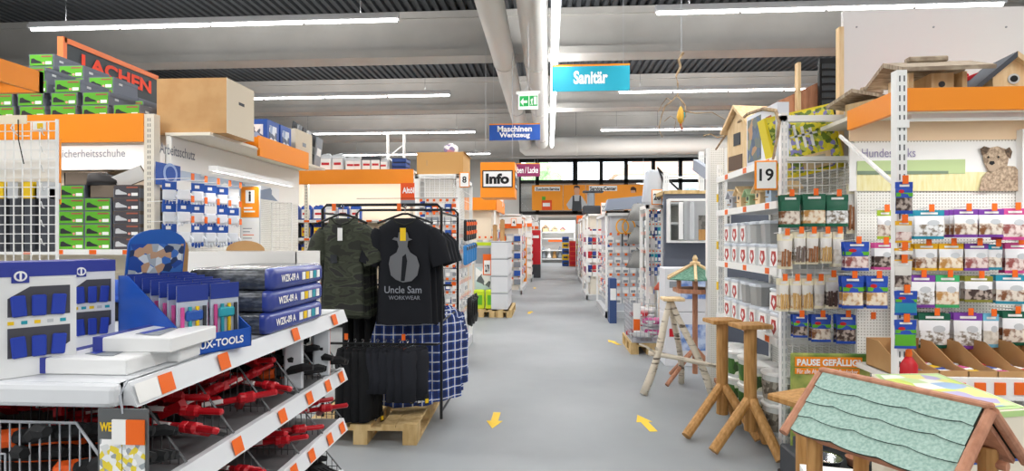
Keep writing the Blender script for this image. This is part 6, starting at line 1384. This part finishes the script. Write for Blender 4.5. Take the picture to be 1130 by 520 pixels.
# ------------------------------------------------------------------ bathroom display wall beyond aisle nineteen
DY_ = 6.95; xa, xb = W(733, 280, DY_).x, 3.4; zt = W(750, 212, DY_).z + .1
WG = mat('display_wall_grey', '5f6470', .7)
t = dw = thing('display_wall', 'dark grey bathroom display wall with shelf on top', 'display wall', ((xa + xb)/2, DY_, 0))
b = MB(); b.box((xa, DY_, 0), (xb, DY_ + .08, W(750, 212, DY_).z)); b.build('panel', WG, t, True)
b = MB(); b.box((xa, DY_ - .02, W(750, 214, DY_).z), (xb, DY_ + .7, W(750, 210, DY_).z)); b.build('top_board', PALLET, t, True)
for x in (W(735, 200, DY_).x, W(774, 200, DY_).x):
    z0, z1 = W(735, 211, DY_).z, W(735, 168 if x > 1.6 else 190, DY_).z; b = MB(); slot_post(b, x, DY_, z0, z1, .06, .05); b.build('post', [WHITE, LGREY], t, True)
b = MB(); b.rod((W(735, 196, DY_).x, DY_, W(735, 196, DY_).z), (W(774, 196, DY_).x, DY_, W(735, 196, DY_).z), .012, 6); b.build('rail', WHITE, t, True)
for x in (xb - .04,):
    b = MB(); b.box((x - .04, DY_ + .08, 0), (x + .04, DY_ + .6, .12)); b.build('foot', DGREY, t, True)
# mirror cabinet
a = W(738, 268, DY_ - .14); c = W(783, 219, DY_ - .14); w = c.x - a.x + .25; h = c.z - a.z
t = thing('mirror_cabinet', 'white framed mirror cabinet mounted on the grey display wall', 'mirror', (a.x, DY_ - .14, a.z))
b = MB(); b.box((0, .01, 0), (w, .14, h)); b.build('body', WHITE, t); b = MB(); b.box((.025, .002, .03), (w - .02, .01, h - .03)); b.build('mirror', mat('mirror_glass', 'c9cdd0', .02, metal=1), t)
for x in (.16*w, .34*w):
    b = MB(); b.box((x, -.004, .04), (x + .05, .002, h - .04)); b.build('price_strip', [TAGW, LGREY][x > .2*w], t)
b = MB(); b.box((.48*w, -.004, .03), (w*.98, .002, h*.3)); b.build('wood_sticker', WOOD, t); b = MB(); b.box((.48*w, -.003, h*.3), (w*.98, .002, h*.62)); b.build('stone_print', mat('stone_print', '7c7a76', .6, kind='voronoi', col2='5d5b58', sc=26, a=.3, b=.6), t)
b = MB(); b.box((.86*w, -.006, h*.6), (w*.97, -.003, h*.8)); b.build('price_card', TAGW, t)
# cartons with toilet seats below
for i, (pa, pb, pt, pb_) in enumerate(((739, 786, 296, 358), (739, 786, 358, 405))):
    Y = 6.5; u = W(pa, pb_, Y); v = W(pb, pt, Y); z0 = 0 if i else W(739, 352, Y).z
    z0 = 0.0 if i == 1 else .62; z1 = .615 if i == 1 else W(739, 296, Y).z
    t = thing('bathroom_carton', 'white carton with blue picture below the mirror, %s' % ['upper', 'lower'][i], 'box', ((u.x + v.x)/2, Y, z0), 0, 'bathroom cartons'); w = v.x - u.x + .1
    b = MB(); b.rbox((0, .18, (z1 - z0)/2), (w, .36, z1 - z0), .008); b.build('carton', mat('carton_ivory', 'dcdde2', .5), t); b = MB(); b.box((-w*.2, -.003, (z1 - z0)*.3), (w*.3, 0, (z1 - z0)*.78)); b.build('picture', mat('picture_blue', '5f7fc0', .5, kind='noise', col2='c4d2ea', sc=9, a=.4, b=.6), t)
    b = MB(); b.box((-w*.42, -.003, (z1 - z0)*.55), (-w*.26, 0, (z1 - z0)*.7)); b.build('print', RED if i else GREY, t)
# tall white radiators at the side of the wall
a = W(781, 250, 5.6); c = W(790, 165, 5.6)
t = thing('perforated_panel', 'tall white perforated panel standing beside the tub shelf', 'panel', (a.x + .04, 5.5, 0)); b = MB(); b.box((-.06, 0, 0), (.1, .05, c.z)); b.build('sheet', PEG, t)
for s in (-.06, .1):
    b = MB(); b.box((s - .012, -.01, 0), (s + .012, .06, c.z)); b.build('edge_rail', WHITE, t)
a = W(768, 200, 5.9); t = thing('grey_rail', 'slanted blue-grey rail end above the white perforated panel', 'rail', (W(783, 195, 5.75).x, 5.75, W(783, 195, 5.75).z)); b = MB(); b.cbox((.02, .3, .1), (.05, .7, .12), 0, (.3, 0, 0)); b.build('rail', mat('rail_bluegrey', '8d95a4', .5), t); b = MB(); b.box((.0, -.02, -1.9), (.04, .02, .06)); b.build('upright', WHITE, t)

# ------------------------------------------------------------------ aisle twenty island, wire basket on a pallet
X20 = W(709, 300, 8.0).x
t = rack('aisle twenty shelf island beside the grey display wall', W(713, 300, 7.6).x, W(733, 300, 7.6).x, 7.6, 8.15, W(720, 226, 7.6).z, W(713, 300, 7.6).x, 'the aisle twenty island', (.95, 1.85, 5, 4, PALS['blue']), (.3, 1.8, 6, 3, PALS['white']), CREAM)
aisle_number('20', 719, 209, 731, 226, 7.5, 0, 'orange framed aisle number twenty sign')
# inflated grey bag on top of the island
p = W(722, 208, 7.8); t = thing('wrapped_roll', 'pale grey wrapped roll leaning on top of the aisle twenty island', 'package', (p.x, 7.9, W(720, 226, 7.6).z)); b = MB(); b.rbox((0, 0, .25), (.26, .16, .5), .06, 3, 0, (0, .12, 0)); b.build('roll', mat('wrap_grey', 'c3c9d2', .3), t, smooth=True); b = MB(); b.tube([(.1, -.09, .05), (.14, -.1, .3), (.05, -.08, .52), (.25, -.06, .3), (.5, -.02, .08)], .016, 6); b.build('black_hose', BLACK, t)
pallet((W(713, 380, 7.6).x - .02, 7.54, 0), .0, 'wooden pallet under the wire basket by aisle twenty', .8, .5)
bx = W(713, 380, 7.6).x - .02; t = thing('wire_basket', 'tall wire mesh basket of goods on the pallet by aisle twenty', 'basket', (bx, 7.5, .145)); hb_ = W(713, 335, 7.2).z - .145
for M in (0, 1, 2, 3):
    b = MB(); w, d = .46, .7
    o = [(-w/2, -d/2, .02), (w/2, -d/2, .02), (w/2, d/2, .02), (-w/2, d/2, .02)][M]; u = [(w, 0, 0), (0, d, 0), (-w, 0, 0), (0, -d, 0)][M]
    wire_grid(b, o, u, (0, 0, hb_ - .02), 9, 9, .004); b.build('wire_side', GREYM, t)
b = MB(); b.box((-.23, -.35, 0), (.23, .35, .015)); b.build('base', GREYM, t)
b = MB(); b.box((-.22, -.362, .15), (-.13, -.356, .5)); b.build('price_poster', TAGW, t); b = MB(); b.box((-.215, -.365, .16), (-.135, -.362, .3)); b.build('poster_print', PRICE, t)
for i in range(10):
    q = thing('sponge_pack', 'pink and red cleaning pack inside the wire basket, %s from the bottom' % nth(i), 'package', (bx + random.uniform(-.12, .12), 7.5 + random.uniform(-.2, .15), .17 + i*(hb_ - .15)/10), random.uniform(-.5, .5), 'packs in the wire basket'); b = MB(); b.rbox((0, 0, .03), (.22, .24, .06), .02, 2); b.build('pack', [RED, TAGW, PINK, LGREY][i % 4], q); b = MB(); b.box((-.06, -.123, .015), (.06, -.12, .045)); b.build('label', TAGW, q)
for i in range(1):
    q = thing('plunger', 'red topped plunger standing in the wire basket', 'plunger', (bx + .16, 7.42, hb_*.55)); b = MB(); b.rod((0, 0, 0), (0, 0, .55), .012, 8); b.build('stick', WOODP, q); b = MB(); b.lathe([(.07, .52), (.065, .55), (.03, .6), (.015, .62)], (0, 0, 0), 14); b.build('cup', mat('rubber_red', 'b5482c', .5), q, smooth=True)
# displays further right: lamps and rackets
Y = 10.4; a = W(668, 300, Y); c = W(704, 246, Y); 
t = rack('white shelf island with grey hanging goods beyond aisle twenty', a.x, c.x + .3, Y, Y + 2.0, W(690, 235, Y).z, a.x, 'the grey goods island', (.25, 1.55, 7, 6, PALS['white']), (.25, 1.6, 6, 7, PALS['mix']), mat('panel_greyblue', 'c9ced6', .5), stuff=False)
b = MB(); u = W(668, 232, Y - .1); v = W(712, 216, Y - .1); b.prism([(0, 0), (v.x - u.x, .04), (v.x - u.x - .03, v.z - u.z), (.05, v.z - u.z - .06)], (u.x, Y - .1, u.z), EX, EZ, (0, .3, 0)); b.build('header_board', mat('rail_bluegrey', ''), t, True)
for i in range(3):
    p = W(706, 236 + i*26, Y - .35); q = thing('lamp_shade', 'grey cone shade hanging right of the grey goods island, %s from above' % nth(i), 'lamp shade', (p.x, Y - .3, p.z - .12), 0, 'grey cone shades'); b = MB(); b.lathe([(.24, 0), (.1, .3), (.09, .3)], (0, 0, 0), 18); b.build('shade', mat('shade_grey', '9a9a98', .8, kind='wave', col2='7a7a78', sc=20, a=.4, b=.6), q, smooth=True); b = MB(); b.rod((0, 0, .3), (0, .32, .34), .01, 5); b.build('holder', DGREY, q)
for i in range(2):
    p = W(687 + i*7, 250, Y - .05); q = thing('fly_swatter', 'yellow rimmed racket hanging on the grey goods island, %s from the left' % nth(i), 'racket', (p.x, Y - .02, p.z), 0, 'rackets'); b = MB(); b.tube([(.11*math.cos(x), 0, .13*math.sin(x)) for x in [2*PI*k/16 for k in range(17)]], .014, 6); b.build('rim', mat('rim_yellow', 'f0a828', .5), q); b = MB(); b.rod((0, 0, -.13), (0, 0, -.36), .016, 6); b.build('handle', DGREY, q); b = MB(); wire_grid(b, (-.08, 0, -.09), (.16, 0, 0), (0, 0, .18), 5, 5, .003); b.build('strings', LGREY, q); b = MB(); b.rod((0, .1, .13), (0, 0, .13), .006, 4); b.build('hook', LGREY, q)
a = W(672, 320, 9.6); q = thing('blue_roll_stand', 'dark blue upright carton before the grey goods island', 'box', (W(677, 320, 9.7).x, 9.75, 0)); b = MB(); b.box((-.06, 0, 0), (.06, .3, W(677, 308, 9.7).z)); b.build('carton', mat('carton_slate', '3a5080', .5), q); b = MB(); b.box((-.05, -.003, .4), (.05, 0, .6)); b.build('print', TAGW, q)
Y = 13.5; a = W(647, 300, Y); c = W(667, 236, Y)
t = rack('rack of red and white small packs right of the aisle', a.x, c.x + .2, Y, Y + 1.6, c.z, a.x, 'the red pack rack', (.55, c.z - .35, 7, 5, PALS['red']), (.4, c.z - .3, 7, 6, PALS['red']), CREAM, stuff=True)
aisle_number('22', 663, 223, 669, 238, Y - .1, 0, 'small aisle number twenty-two sign on the red pack rack')
p = W(655, 224, Y); q = thing('tap_display', 'dark grey machine standing on top of the red pack rack', 'machine', (p.x, Y + .2, c.z)); b = MB(); b.rbox((0, 0, .1), (.5, .3, .2), .03); b.build('base', DGREY, q); b = MB(); b.rbox((-.05, 0, .35), (.18, .18, .35), .03); b.build('column', GREY, q); b = MB(); b.rbox((0, 0, .54), (.5, .2, .05), .015); b.build('table', DGREY, q)
for i, (lab, pa, Y, dp, pal) in enumerate((('mixed goods island right of the aisle before the passage', 644, 17.0, 3.4, 'mix'), ('far bright goods island right of the aisle at the end', 640, 22.0, 3.6, 'bright'))):
    a = W(pa, 300, Y); rack(lab, a.x, a.x + 1.4, Y, Y + dp, W(650, [240, 241][i], Y).z, a.x, ['the mixed goods island', 'the far bright island'][i], (.3, 1.7, 6, 6, PALS[pal]), (.3, 1.7, 6, 8, PALS[pal]), CREAM, stuff=True)
a = W(636, 247, 23.5); c = W(648, 238, 23.5); q = thing('hanging_sign', 'small orange sign board over the far bright island', 'sign', ((a.x + c.x)/2, 23.4, a.z)); b = MB(); b.box((-.22, 0, 0), (.22, .03, c.z - a.z)); b.build('panel', PRICE, q); b = MB(); b.rod((0, .015, -1.0), (0, .015, 0), .02, 6); b.build('pole', GREYM, q)
# deeper right side: rows of tall shelving behind the near units so the hall is not empty
for i, (x, y, L) in enumerate(((4.6, 9.6, 4.6), (4.6, 15.2, 5.0))):
    t = thing('tall_shelving', 'tall white shelving row deep on the right of the hall, %s from the camera' % nth(i), 'shelf unit', (x + 1, y + L/2, 0)); b = MB(); b.box((x, y, 0), (x + .8, y + L, 2.3)); b.build('body', CREAM, t, True); b = MB(); b.box((x - .02, y - .02, 2.1), (x + .82, y + L + .02, 2.35)); b.build('fascia', ORANGE, t, True)
for i, (x, y, L) in enumerate(((-6.5, 12.5, 3.5), (-6.5, 17.5, 5.0))):
    t = thing('tall_shelving', 'tall white shelving row deep on the left of the hall, %s from the camera' % nth(i), 'shelf unit', (x + 1, y + L/2, 0)); b = MB(); b.box((x, y, 0), (x + .8, y + L, 2.3)); b.build('body', CREAM, t, True); b = MB(); b.box((x - .02, y - .02, 2.1), (x + .82, y + L + .02, 2.35)); b.build('fascia', ORANGE, t, True)
# ------------------------------------------------------------------ birch tripod
BIRCH = mat('birch_bark', 'ddd2c0', .8, kind='noise', col2='5f5348', sc=5, stretch=(1.6, 1.6, 8), a=.55, b=.68)
def log(b, a, c, r0, r1, n=9, bend=.02):
    a = Vector(a); c = Vector(c); pts = []; r = []
    for i in range(7):
        k = i/6; pts.append(a.lerp(c, k) + Vector((math.sin(k*5)*bend, math.cos(k*4)*bend*.5, 0))); r.append((r0 + (r1 - r0)*k)*(1 + .06*math.sin(k*13)))
    b.tube(pts, r, n)
top = W(742, 330, 5.45); f1, f2, f3 = FL(710, 437), FL(752, 424), FL(779, 430)
t = thing('birch_tripod', 'birch log tripod stand with small square top board', 'stand', (top.x, 5.45, 0))
for f, r in ((f1, .036), (f2, .03), (Vector((top.x + .32, 5.25, 0)), .034)):
    d = (Vector((top.x, 5.45, top.z - .02)) - f); b = MB(); log(b, f + Vector((0, 0, .01)), f + d, r, r*.85); b.build('leg', BIRCH, t, True, smooth=True)
b = MB(); b.rbox((top.x, 5.45, top.z), (.2, .18, .03), .006); b.build('top_board', WOODP, t, True)
u = f1.lerp(Vector((top.x, 5.45, top.z)), .42); v = Vector((top.x + .36, 5.2, .3)); b = MB(); log(b, u - (v - u)*.12, v + (v - u)*.1, .024, .02); b.build('cross_branch', BIRCH, t, True, smooth=True)
b = MB(); b.tube([u + Vector((.02, 0, 0)), u + Vector((-.1, -.03, .08)), u + Vector((-.16, -.03, .1))], [.014, .011, .008], 6); b.build('twig', BIRCH, t, True)
# ------------------------------------------------------------------ six-sided bird feeder on a pole
p = W(767, 310, 5.75); cx, cy = p.x, 5.75; ze = W(767, 307, 5.75).z; zr = W(767, 291, 5.75).z; R = .29
SHG = mat('shingle_green', '6f9a86', .9, kind='noise', col2='557d6c', sc=50, a=.4, b=.6)
t = thing('pole_bird_feeder', 'six-sided bird feeder with green roof on a brown pole', 'bird house', (cx, cy, 0))
for k in range(6):
    a0, a1 = PI/3*k + .3, PI/3*(k + 1) + .3; P0 = Vector((cx + R*math.cos(a0), cy + R*math.sin(a0), ze)); P1 = Vector((cx + R*math.cos(a1), cy + R*math.sin(a1), ze)); T = Vector((cx, cy, zr))
    b = MB(); b.add([P0, P1, T, P0 - EZ*.012, P1 - EZ*.012, T - EZ*.012], [(0, 1, 2), (5, 4, 3), (0, 3, 4, 1), (1, 4, 5, 2), (2, 5, 3, 0)]); b.build('roof_panel', SHG, t, True)
    b = MB(); b.rod(P0 + (P0 - T)*.04 + EZ*.006, T + EZ*.008, .016, 6); b.build('roof_batten', WOODP, t, True)
    q = Vector((cx + R*.62*math.cos(a0), cy + R*.62*math.sin(a0), 0)); b = MB(); b.box((q.x - .018, q.y - .018, ze - .1), (q.x + .018, q.y + .018, ze + .03)); b.build('baluster', WOODR, t, True)
b = MB(); b.lathe([(.05, zr - .01), (.05, zr + .015), (.02, zr + .025), (.028, zr + .05), (.012, zr + .085)], (cx, cy, 0), 12); b.build('finial', WOODP, t, True)
b = MB(); b.lathe([(R*.74, ze - .145), (R*.78, ze - .14), (R*.78, ze - .1), (R*.68, ze - .1)], (cx, cy, 0), 6); b.build('tray', WOODR, t, True)
b = MB(); b.rod((cx, cy, .1), (cx, cy, ze - .12), .026, 10); b.build('pole', WOODR, t, True)
for a in (.5, .5 + PI/2, .5 + PI, .5 + 1.5*PI):
    e = Vector((cx + .36*math.cos(a), cy + .36*math.sin(a), .022)); b = MB(); b.rod((cx + .02*math.cos(a), cy + .02*math.sin(a), .34), e, .022, 8); b.build('foot', WOODR, t, True)
# ------------------------------------------------------------------ wooden feeder stands
def stand(px, pyt, feet, label, w=.2, rp=.042):
    fs = [FL(*f) for f in feet]; c = sum(fs, Vector())/len(fs); Yc = c.y; tp_ = W(px, pyt, Yc); c = Vector((tp_.x, Yc, 0))
    t = thing('feeder_stand', label, 'stand', c, 0, 'wooden feeder stands'); z1 = tp_.z
    b = MB(); b.rod(c + EZ*.13, c + EZ*(z1 - .03), rp, 12); b.build('post', WOOD, t, True, smooth=False)
    b = MB(); b.rbox(c + EZ*(z1 - .015), (w*1.15, w*.9, .03), .005, 1, 0, (0, 0, .2)); b.build('top_board', WOOD, t, True)
    for f in fs + [c + (c - fs[0])*.45]:
        f = Vector((f.x, f.y, 0)); d = (c - f).normalized(); b = MB(); b.rod(f + EZ*.03, c - d*.02 + EZ*.34, .034, 10); b.build('leg', WOOD, t, True)
    return t
stand(797, 352, [(757, 486), (806, 455), (838, 490)], 'left of the two wooden feeder stands with square top boards')
stand(828, 357, [(787, 503), (832, 474), (862, 514)], 'right of the two wooden feeder stands, nearer the wire end panel')

# ------------------------------------------------------------------ large roofed bird feeder in the right foreground
A = W(911, 416, 1.66); B = W(1087, 456, Z=A.z)     # ridge ends
FX = thing('garden_bird_feeder', 'large wooden bird feeder with green shingled gable roof in the right foreground', 'bird house', ((A.x + B.x)/2, (A.y + B.y)/2, 0))
rd = (B - A); Lr = rd.length; rd.normalize(); n = Vector((-rd.y, rd.x, 0));
if n.x > 0: n = -n                    # n: horizontal, towards the left and front
E = W(881, 462, Y=A.y - .03)
slope = .146; drop_ = .13
sd = (n*slope - EZ*drop_); SL = sd.length; sdn = sd.normalized(); up = rd.cross(sdn).normalized()
if up.z < 0: up = -up
SHF = mat('shingle_front', 'b2ccc2', .9, kind='noise', col2='90b0a5', sc=140, a=.35, b=.65); EDGE = mat('shingle_edge', '33443e', .9)
for s in (1, -1):
    ns = n*s; sdv = (ns*slope - EZ*drop_); sv = sdv.normalized(); us = rd.cross(sv).normalized(); us = us if us.z > 0 else -us
    b = MB(); b.slab(A - us*.014, rd*Lr, sdv*1.0, us*.012); b.build('roof_board', WOODR, FX, True)
    for k in range(4):      # courses overlap like real shingles, each with a scalloped lower edge
        y0 = k*.25*SL; N = 30; poly = [(0, y0), (Lr, y0)]
        for i in range(N + 1):
            u = 1 - i/N; ph = (u*3.2 + .35*k) % 1; poly.append((u*Lr, y0 + .27*SL + .009*(abs(math.sin(PI*ph))**.6) - .006))
        o = A + us*(.003 + .0035*(3 - k)); dn = sv
        b = MB(); m = len(poly); P = [o + rd*x + dn*y for x, y in poly]; q = [p + us*.006 for p in P]
        b.add(q, [list(range(m))], 0); b.add(P, [list(range(m))[::-1]], 1); b.add(P + q, [[i, (i+1) % m, m + (i+1) % m, m + i] for i in range(m)], 1); b.build('shingle_course', [SHF, EDGE], FX, True)
    for e in (0, 1):
        o = A + rd*(Lr*e) + rd*(.012 if e else -.012); b = MB(); b.rod(o + us*.008 - sv*.0, o + us*.008 + sdv*1.1, .012, 10); b.build('verge_rafter', WOODR, FX, True, smooth=False)
    b = MB(); b.rod(A + sdv*.9 - us*.035 + rd*.04, A + sdv*.9 - us*.035 + rd*(Lr - .0), .012, 10); b.build('eave_rail', WOODR, FX, True)
b = MB(); b.rbox((A + B)/2 + EZ*.018, (Lr + .03, .026, .014), .004, 1, 0, (0, 0, math.atan2(rd.y, rd.x))); b.build('ridge_cap', WOODR, FX, True)
zt = A.z - drop_*.9
for e in (.1, .9):
    for s in (1, -1):
        c = A + rd*(Lr*e) + n*s*slope*.72; b = MB(); b.rod((c.x, c.y, .62), (c.x, c.y, A.z - drop_*.72 - .012), .02, 12); b.build('post', WOOD, FX, True)
fc = (A + B)/2; b = MB(); b.rbox((fc.x, fc.y, .6), (Lr*.95, slope*1.9, .03), .006, 1, 0, (0, 0, math.atan2(rd.y, rd.x))); b.build('feeding_tray', WOOD, FX, True)
b = MB(); b.rod((fc.x, fc.y, .02), (fc.x, fc.y, .6), .04, 12); b.build('stand_post', WOOD, FX, True)
for a in range(4):
    d = Vector((math.cos(a*PI/2 + .4), math.sin(a*PI/2 + .4), 0))*.3; b = MB(); b.rod((fc.x + d.x, fc.y + d.y, .03), (fc.x, fc.y, .34), .03, 10); b.build('leg', WOOD, FX, True)

# side table board beside the roof (another stand in front of the poster)
st = W(890, 441, 2.35); t = thing('feeder_stand', 'wooden feeder stand half hidden behind the green shingled roof', 'stand', (st.x, 2.35, 0), 0, 'wooden feeder stands')
b = MB(); b.rbox((0, 0, st.z), (.22, .2, .028), .006, 1, 0, (0, 0, .5)); b.build('top_board', WOOD, t); b = MB(); b.rod((0, 0, .13), (0, 0, st.z - .01), .04, 12); b.build('post', WOOD, t)
for a in range(4):
    d = Vector((math.cos(a*PI/2 + .4), math.sin(a*PI/2 + .4), 0))*.3; b = MB(); b.rod((d.x, d.y, .034), (0, 0, .34), .032, 10); b.build('leg', WOOD, t)
# poster board
PYY = 3.5; a = W(873, 520, PYY); c = W(961, 391, PYY); w = c.x - a.x; h = c.z - .05
t = thing('poster_board', 'green poster board for pet and wildlife food below the wire panel bags', 'poster', (a.x, PYY, .05), 0)
b = MB(); b.rbox((w/2, .01, h/2), (w, .02, h), .008); b.build('board', mat('poster_green', '4f7a34', .5, kind='noise', col2='c9c46c', sc=4.5, a=.4, b=.68), t)
def pz(py): return W(900, py, PYY).z - .05
def pxx(px): return W(px, 400, PYY).x - a.x
b = MB(); b.box((pxx(877), -.006, pz(405)), (pxx(951), -.001, pz(394))); b.build('title_field', ORANGE, t); b = MB(); b.box((pxx(877), -.006, pz(413)), (pxx(948), -.001, pz(406.5))); b.build('subtitle_field', ORANGE, t)
text('PAUSE GEFÄLLIG?', (pxx(879), -.009, pz(403.5)), (pxx(949) - pxx(879), 0, 0), (0, 0, pz(394.6) - pz(403.5)), INKW, t, .04, False)
text('Für alle Abenteurer & Entdecker', (pxx(879), -.009, pz(412.3)), (pxx(946) - pxx(879), 0, 0), (0, 0, pz(407.2) - pz(412.3)), INKW, t, .01, False)
b = MB(); b.prism([(pxx(873) + .01, .02), (pxx(961) - .01, .02), (pxx(961) - .01, pz(470)), (pxx(873) + .01, pz(482))], (0, -.004, 0), EX, EZ, (0, .003, 0)); b.build('lower_print', mat('poster_slate', '5c626c', .5), t)
b = MB(); b.prism([(pxx(893) + .0 + .07*math.cos(x)*1.5 + .05, pz(452) + .06*math.sin(x)) for x in [2*PI*k/16 for k in range(16)]], (0, -.005, 0), EX, EZ, (0, .002, 0)); b.build('dog_print', mat('dog_pale', 'd8ccb8', .7, kind='noise', col2='b5a48c', sc=40, a=.4, b=.6), t)
b = MB(); b.box((0, .02, -.05), (w, .1, .02)); b.build('foot', DGREY, t)
# feeding bowls on a low grey plinth
pl = W(915, 519, 3.2); zpl = .2
t = thing('floor_plinth', 'low grey plinth carrying the steel bowl below the poster', 'plinth', (W(915, 510, 3.3).x + .1, 3.3, 0)); b = MB(); b.rbox((0, 0, zpl/2), (.55, .5, zpl), .01); b.build('block', DGREY, t); b = MB(); b.rbox((0, 0, .02), (.57, .52, .04), .006); b.build('kick_strip', BLACK, t)
p = W(915, 512, Z=zpl + .02)
for i, (px, m, lab, r) in enumerate(((912, CHROME, 'shiny steel feeding bowl on the plinth', .09), (950, WOODR, 'brown ceramic feeding bowl on the plinth', .06))):
    p = W(px, 510, Y=3.17); t = thing('feeding_bowl', lab, 'bowl', (p.x, 3.2, zpl + .001)); b = MB(); b.lathe([(r*.8, 0), (r, .05), (r*1.05, .052), (r*.9, .048), (r*.7, .012), (.001, .01)], (0, 0, 0), 20); b.build('bowl', m, t, smooth=True); b = MB(); b.lathe([(r*.84, 0), (r*.86, .008)], (0, 0, 0), 20); b.build('rubber_ring', BLACK, t)
# printed carton in the right corner
GP = multi('garden_print', ['cfe6a8', 'f2f6ea', '9fc0e4', 'd8e86a', 'b8b0d8', 'f0f4f0', 'e8e48c'], sc=13, rough=.35)
zc0 = .87; u = W(962, 413, Z=zc0); v = W(1062, 414, Z=zc0)
t = thing('swing_carton', 'big cream carton with green garden picture on top in the right corner', 'box', (u.x, u.y, 0))
P = [W(962, 413, Z=zc0), W(1035, 412, Z=zc0), W(1138, 452, Z=zc0), W(1020, 460, Z=zc0)]
b = MB(); tpz = [Vector((q.x, q.y, zc0)) for q in P]; bz = [Vector((q.x, q.y, .1)) for q in P]
b.add(tpz + bz, [(0, 1, 2, 3), (4, 7, 6, 5), (0, 4, 5, 1), (1, 5, 6, 2), (2, 6, 7, 3), (3, 7, 4, 0)]); b.build('carton', mat('carton_cream', 'e8dfcc', .6), t, True)
ctr = sum(tpz, Vector())/4; b = MB(); q = [c_.lerp(ctr, .05) + EZ*.002 for c_ in tpz]; b.add(q, [(0, 1, 2, 3)]); b.build('picture_border', mat('border_green', 'b8d890', .5), t, True); b = MB(); q = [c_.lerp(ctr, .14) + EZ*.004 for c_ in tpz]; b.add(q, [(0, 1, 2, 3)]); b.build('picture', GP, t, True)
def rim(k0, k1, z0, z1, m, nm): 
    o0, o1 = tpz[k0], tpz[k1]; nn = (o1 - o0).cross(EZ).normalized()*.003; nn = nn if (nn.dot(o0 - ctr) > 0) else -nn; b = MB(); b.add([Vector((o0.x, o0.y, z0)) + nn, Vector((o1.x, o1.y, z0)) + nn, Vector((o1.x, o1.y, z1)) + nn, Vector((o0.x, o0.y, z1)) + nn], [(0, 1, 2, 3)]); b.build(nm, m, t, True)
rim(2, 3, .7, .712, BLUE, 'blue_line'); rim(2, 3, zc0 - .02, zc0, mat('border_green', ''), 'green_line')
b = MB(); b.add([Vector((q.x, q.y, .1)) for q in P] + [Vector((q.x, q.y, 0)) for q in P], [(0, 1, 2, 3), (4, 7, 6, 5), (0, 4, 5, 1), (1, 5, 6, 2), (2, 6, 7, 3), (3, 7, 4, 0)]); b.build('base', PALLET, t, True)
# second carton under it, white with green pictures
p = FL(960, 540); t = thing('garden_carton', 'white carton with green leaf pictures standing below the roofed feeder', 'box', (W(922, 500, 2.05).x, 2.05, 0), -.2); b = MB(); b.box((-.1, -.07, 0), (.1, .07, .62)); b.build('carton', TAGW, t); b = MB(); b.box((-.09, -.074, .3), (.09, -.07, .58)); b.build('picture', multi('leaf_print', ['8fc04c', 'e8f0d8', '5f9a34', 'c8e0a0'], sc=20), t)

# ------------------------------------------------------------------ twig mobile with a wooden bird hanging from the roof
p = W(750, 60, 6.2); t = thing('twig_mobile', 'crooked hazel branch mobile hanging from the ceiling', 'ornament', (p.x, 6.2, W(750, 152, 6.2).z))
TW = mat('hazel_twig', 'b9a283', .85, kind='noise', col2='8a745a', sc=20, a=.4, b=.6)
def twig(pts, r, nm): b = MB(); q = [W(x, y, 6.2 + d) for x, y, d in pts]; b.tube(q, [r*(1 - .6*i/(len(q) - 1)) for i in range(len(q))], 6); b.build(nm, TW, t, True)
twig([(754, 58, 0), (749, 66, 0), (751, 74, .02), (746, 84, 0), (748, 92, -.03), (748, 104, 0), (741, 112, 0)], .016, 'stem')
twig([(741, 112, 0), (734, 117, .05), (730, 128, .1), (727, 142, .12), (731, 152, .1)], .01, 'twig'); twig([(748, 106, 0), (756, 116, -.05), (757, 128, -.1), (751, 142, -.1)], .01, 'twig')
twig([(741, 112, 0), (736, 108, .1), (730, 116, .2), (726, 124, .2)], .007, 'twig'); twig([(750, 122, -.05), (768, 125, -.1), (786, 124, -.15), (800, 132, -.2)], .008, 'twig'); twig([(733, 134, .1), (740, 128, .05), (746, 132, 0), (744, 146, 0)], .006, 'twig')
b = MB(); q = W(752, 58, 6.2); b.rod(q, (q.x, q.y, ZD), .003, 4); b.build('suspension_wire', GREYM, t, True)
q = W(751, 128, 6.15); t = thing('wooden_bird', 'small painted wooden bird hanging in the twig mobile', 'ornament', (q.x, 6.15, q.z - .09)); b = MB(); b.lathe([(.01, 0), (.035, .03), (.05, .08), (.04, .13), (.03, .16), (.012, .19)], (0, 0, 0), 12, 0, .8, 1); b.build('body', mat('bird_gold', 'd8a83c', .5), t, smooth=True); b = MB(); b.rbox((.035, -.02, .08), (.02, .03, .09), .008); b.build('wing', TEAL, t); b = MB(); b.rod((.0, 0, .0), (.02, 0, -.06), .012, 6); b.build('tail', mat('bird_rust', 'b5583c', .6), t); b = MB(); b.rod((0, 0, .18), (0, .02, .26), .003, 4); b.build('string', GREYM, t)
# long twig curling over the top of aisle nineteen
t = thing('twig_branch', 'long curved twig draped over the aisle nineteen shelf top', 'branch', (GX, 4.4, 2.0))
b = MB(); q = [W(x, y, Y=yy) for x, y, yy in ((790, 165, 5.2), (800, 150, 5.0), (812, 138, 4.8), (825, 126, 4.5), (842, 120, 4.1), (856, 122, 3.9), (860, 135, 3.8), (858, 150, 3.76), (853, 176, 3.76))]; b.tube(q, [.008, .009, .011, .012, .013, .012, .011, .01, .008], 6); b.build('main_stem', TW, t, True)
b = MB(); q = [W(x, y, Y=5.0) for x, y in ((800, 150), (792, 152), (784, 148), (776, 150))]; b.tube(q, .006, 5); b.build('side_twig', TW, t, True)
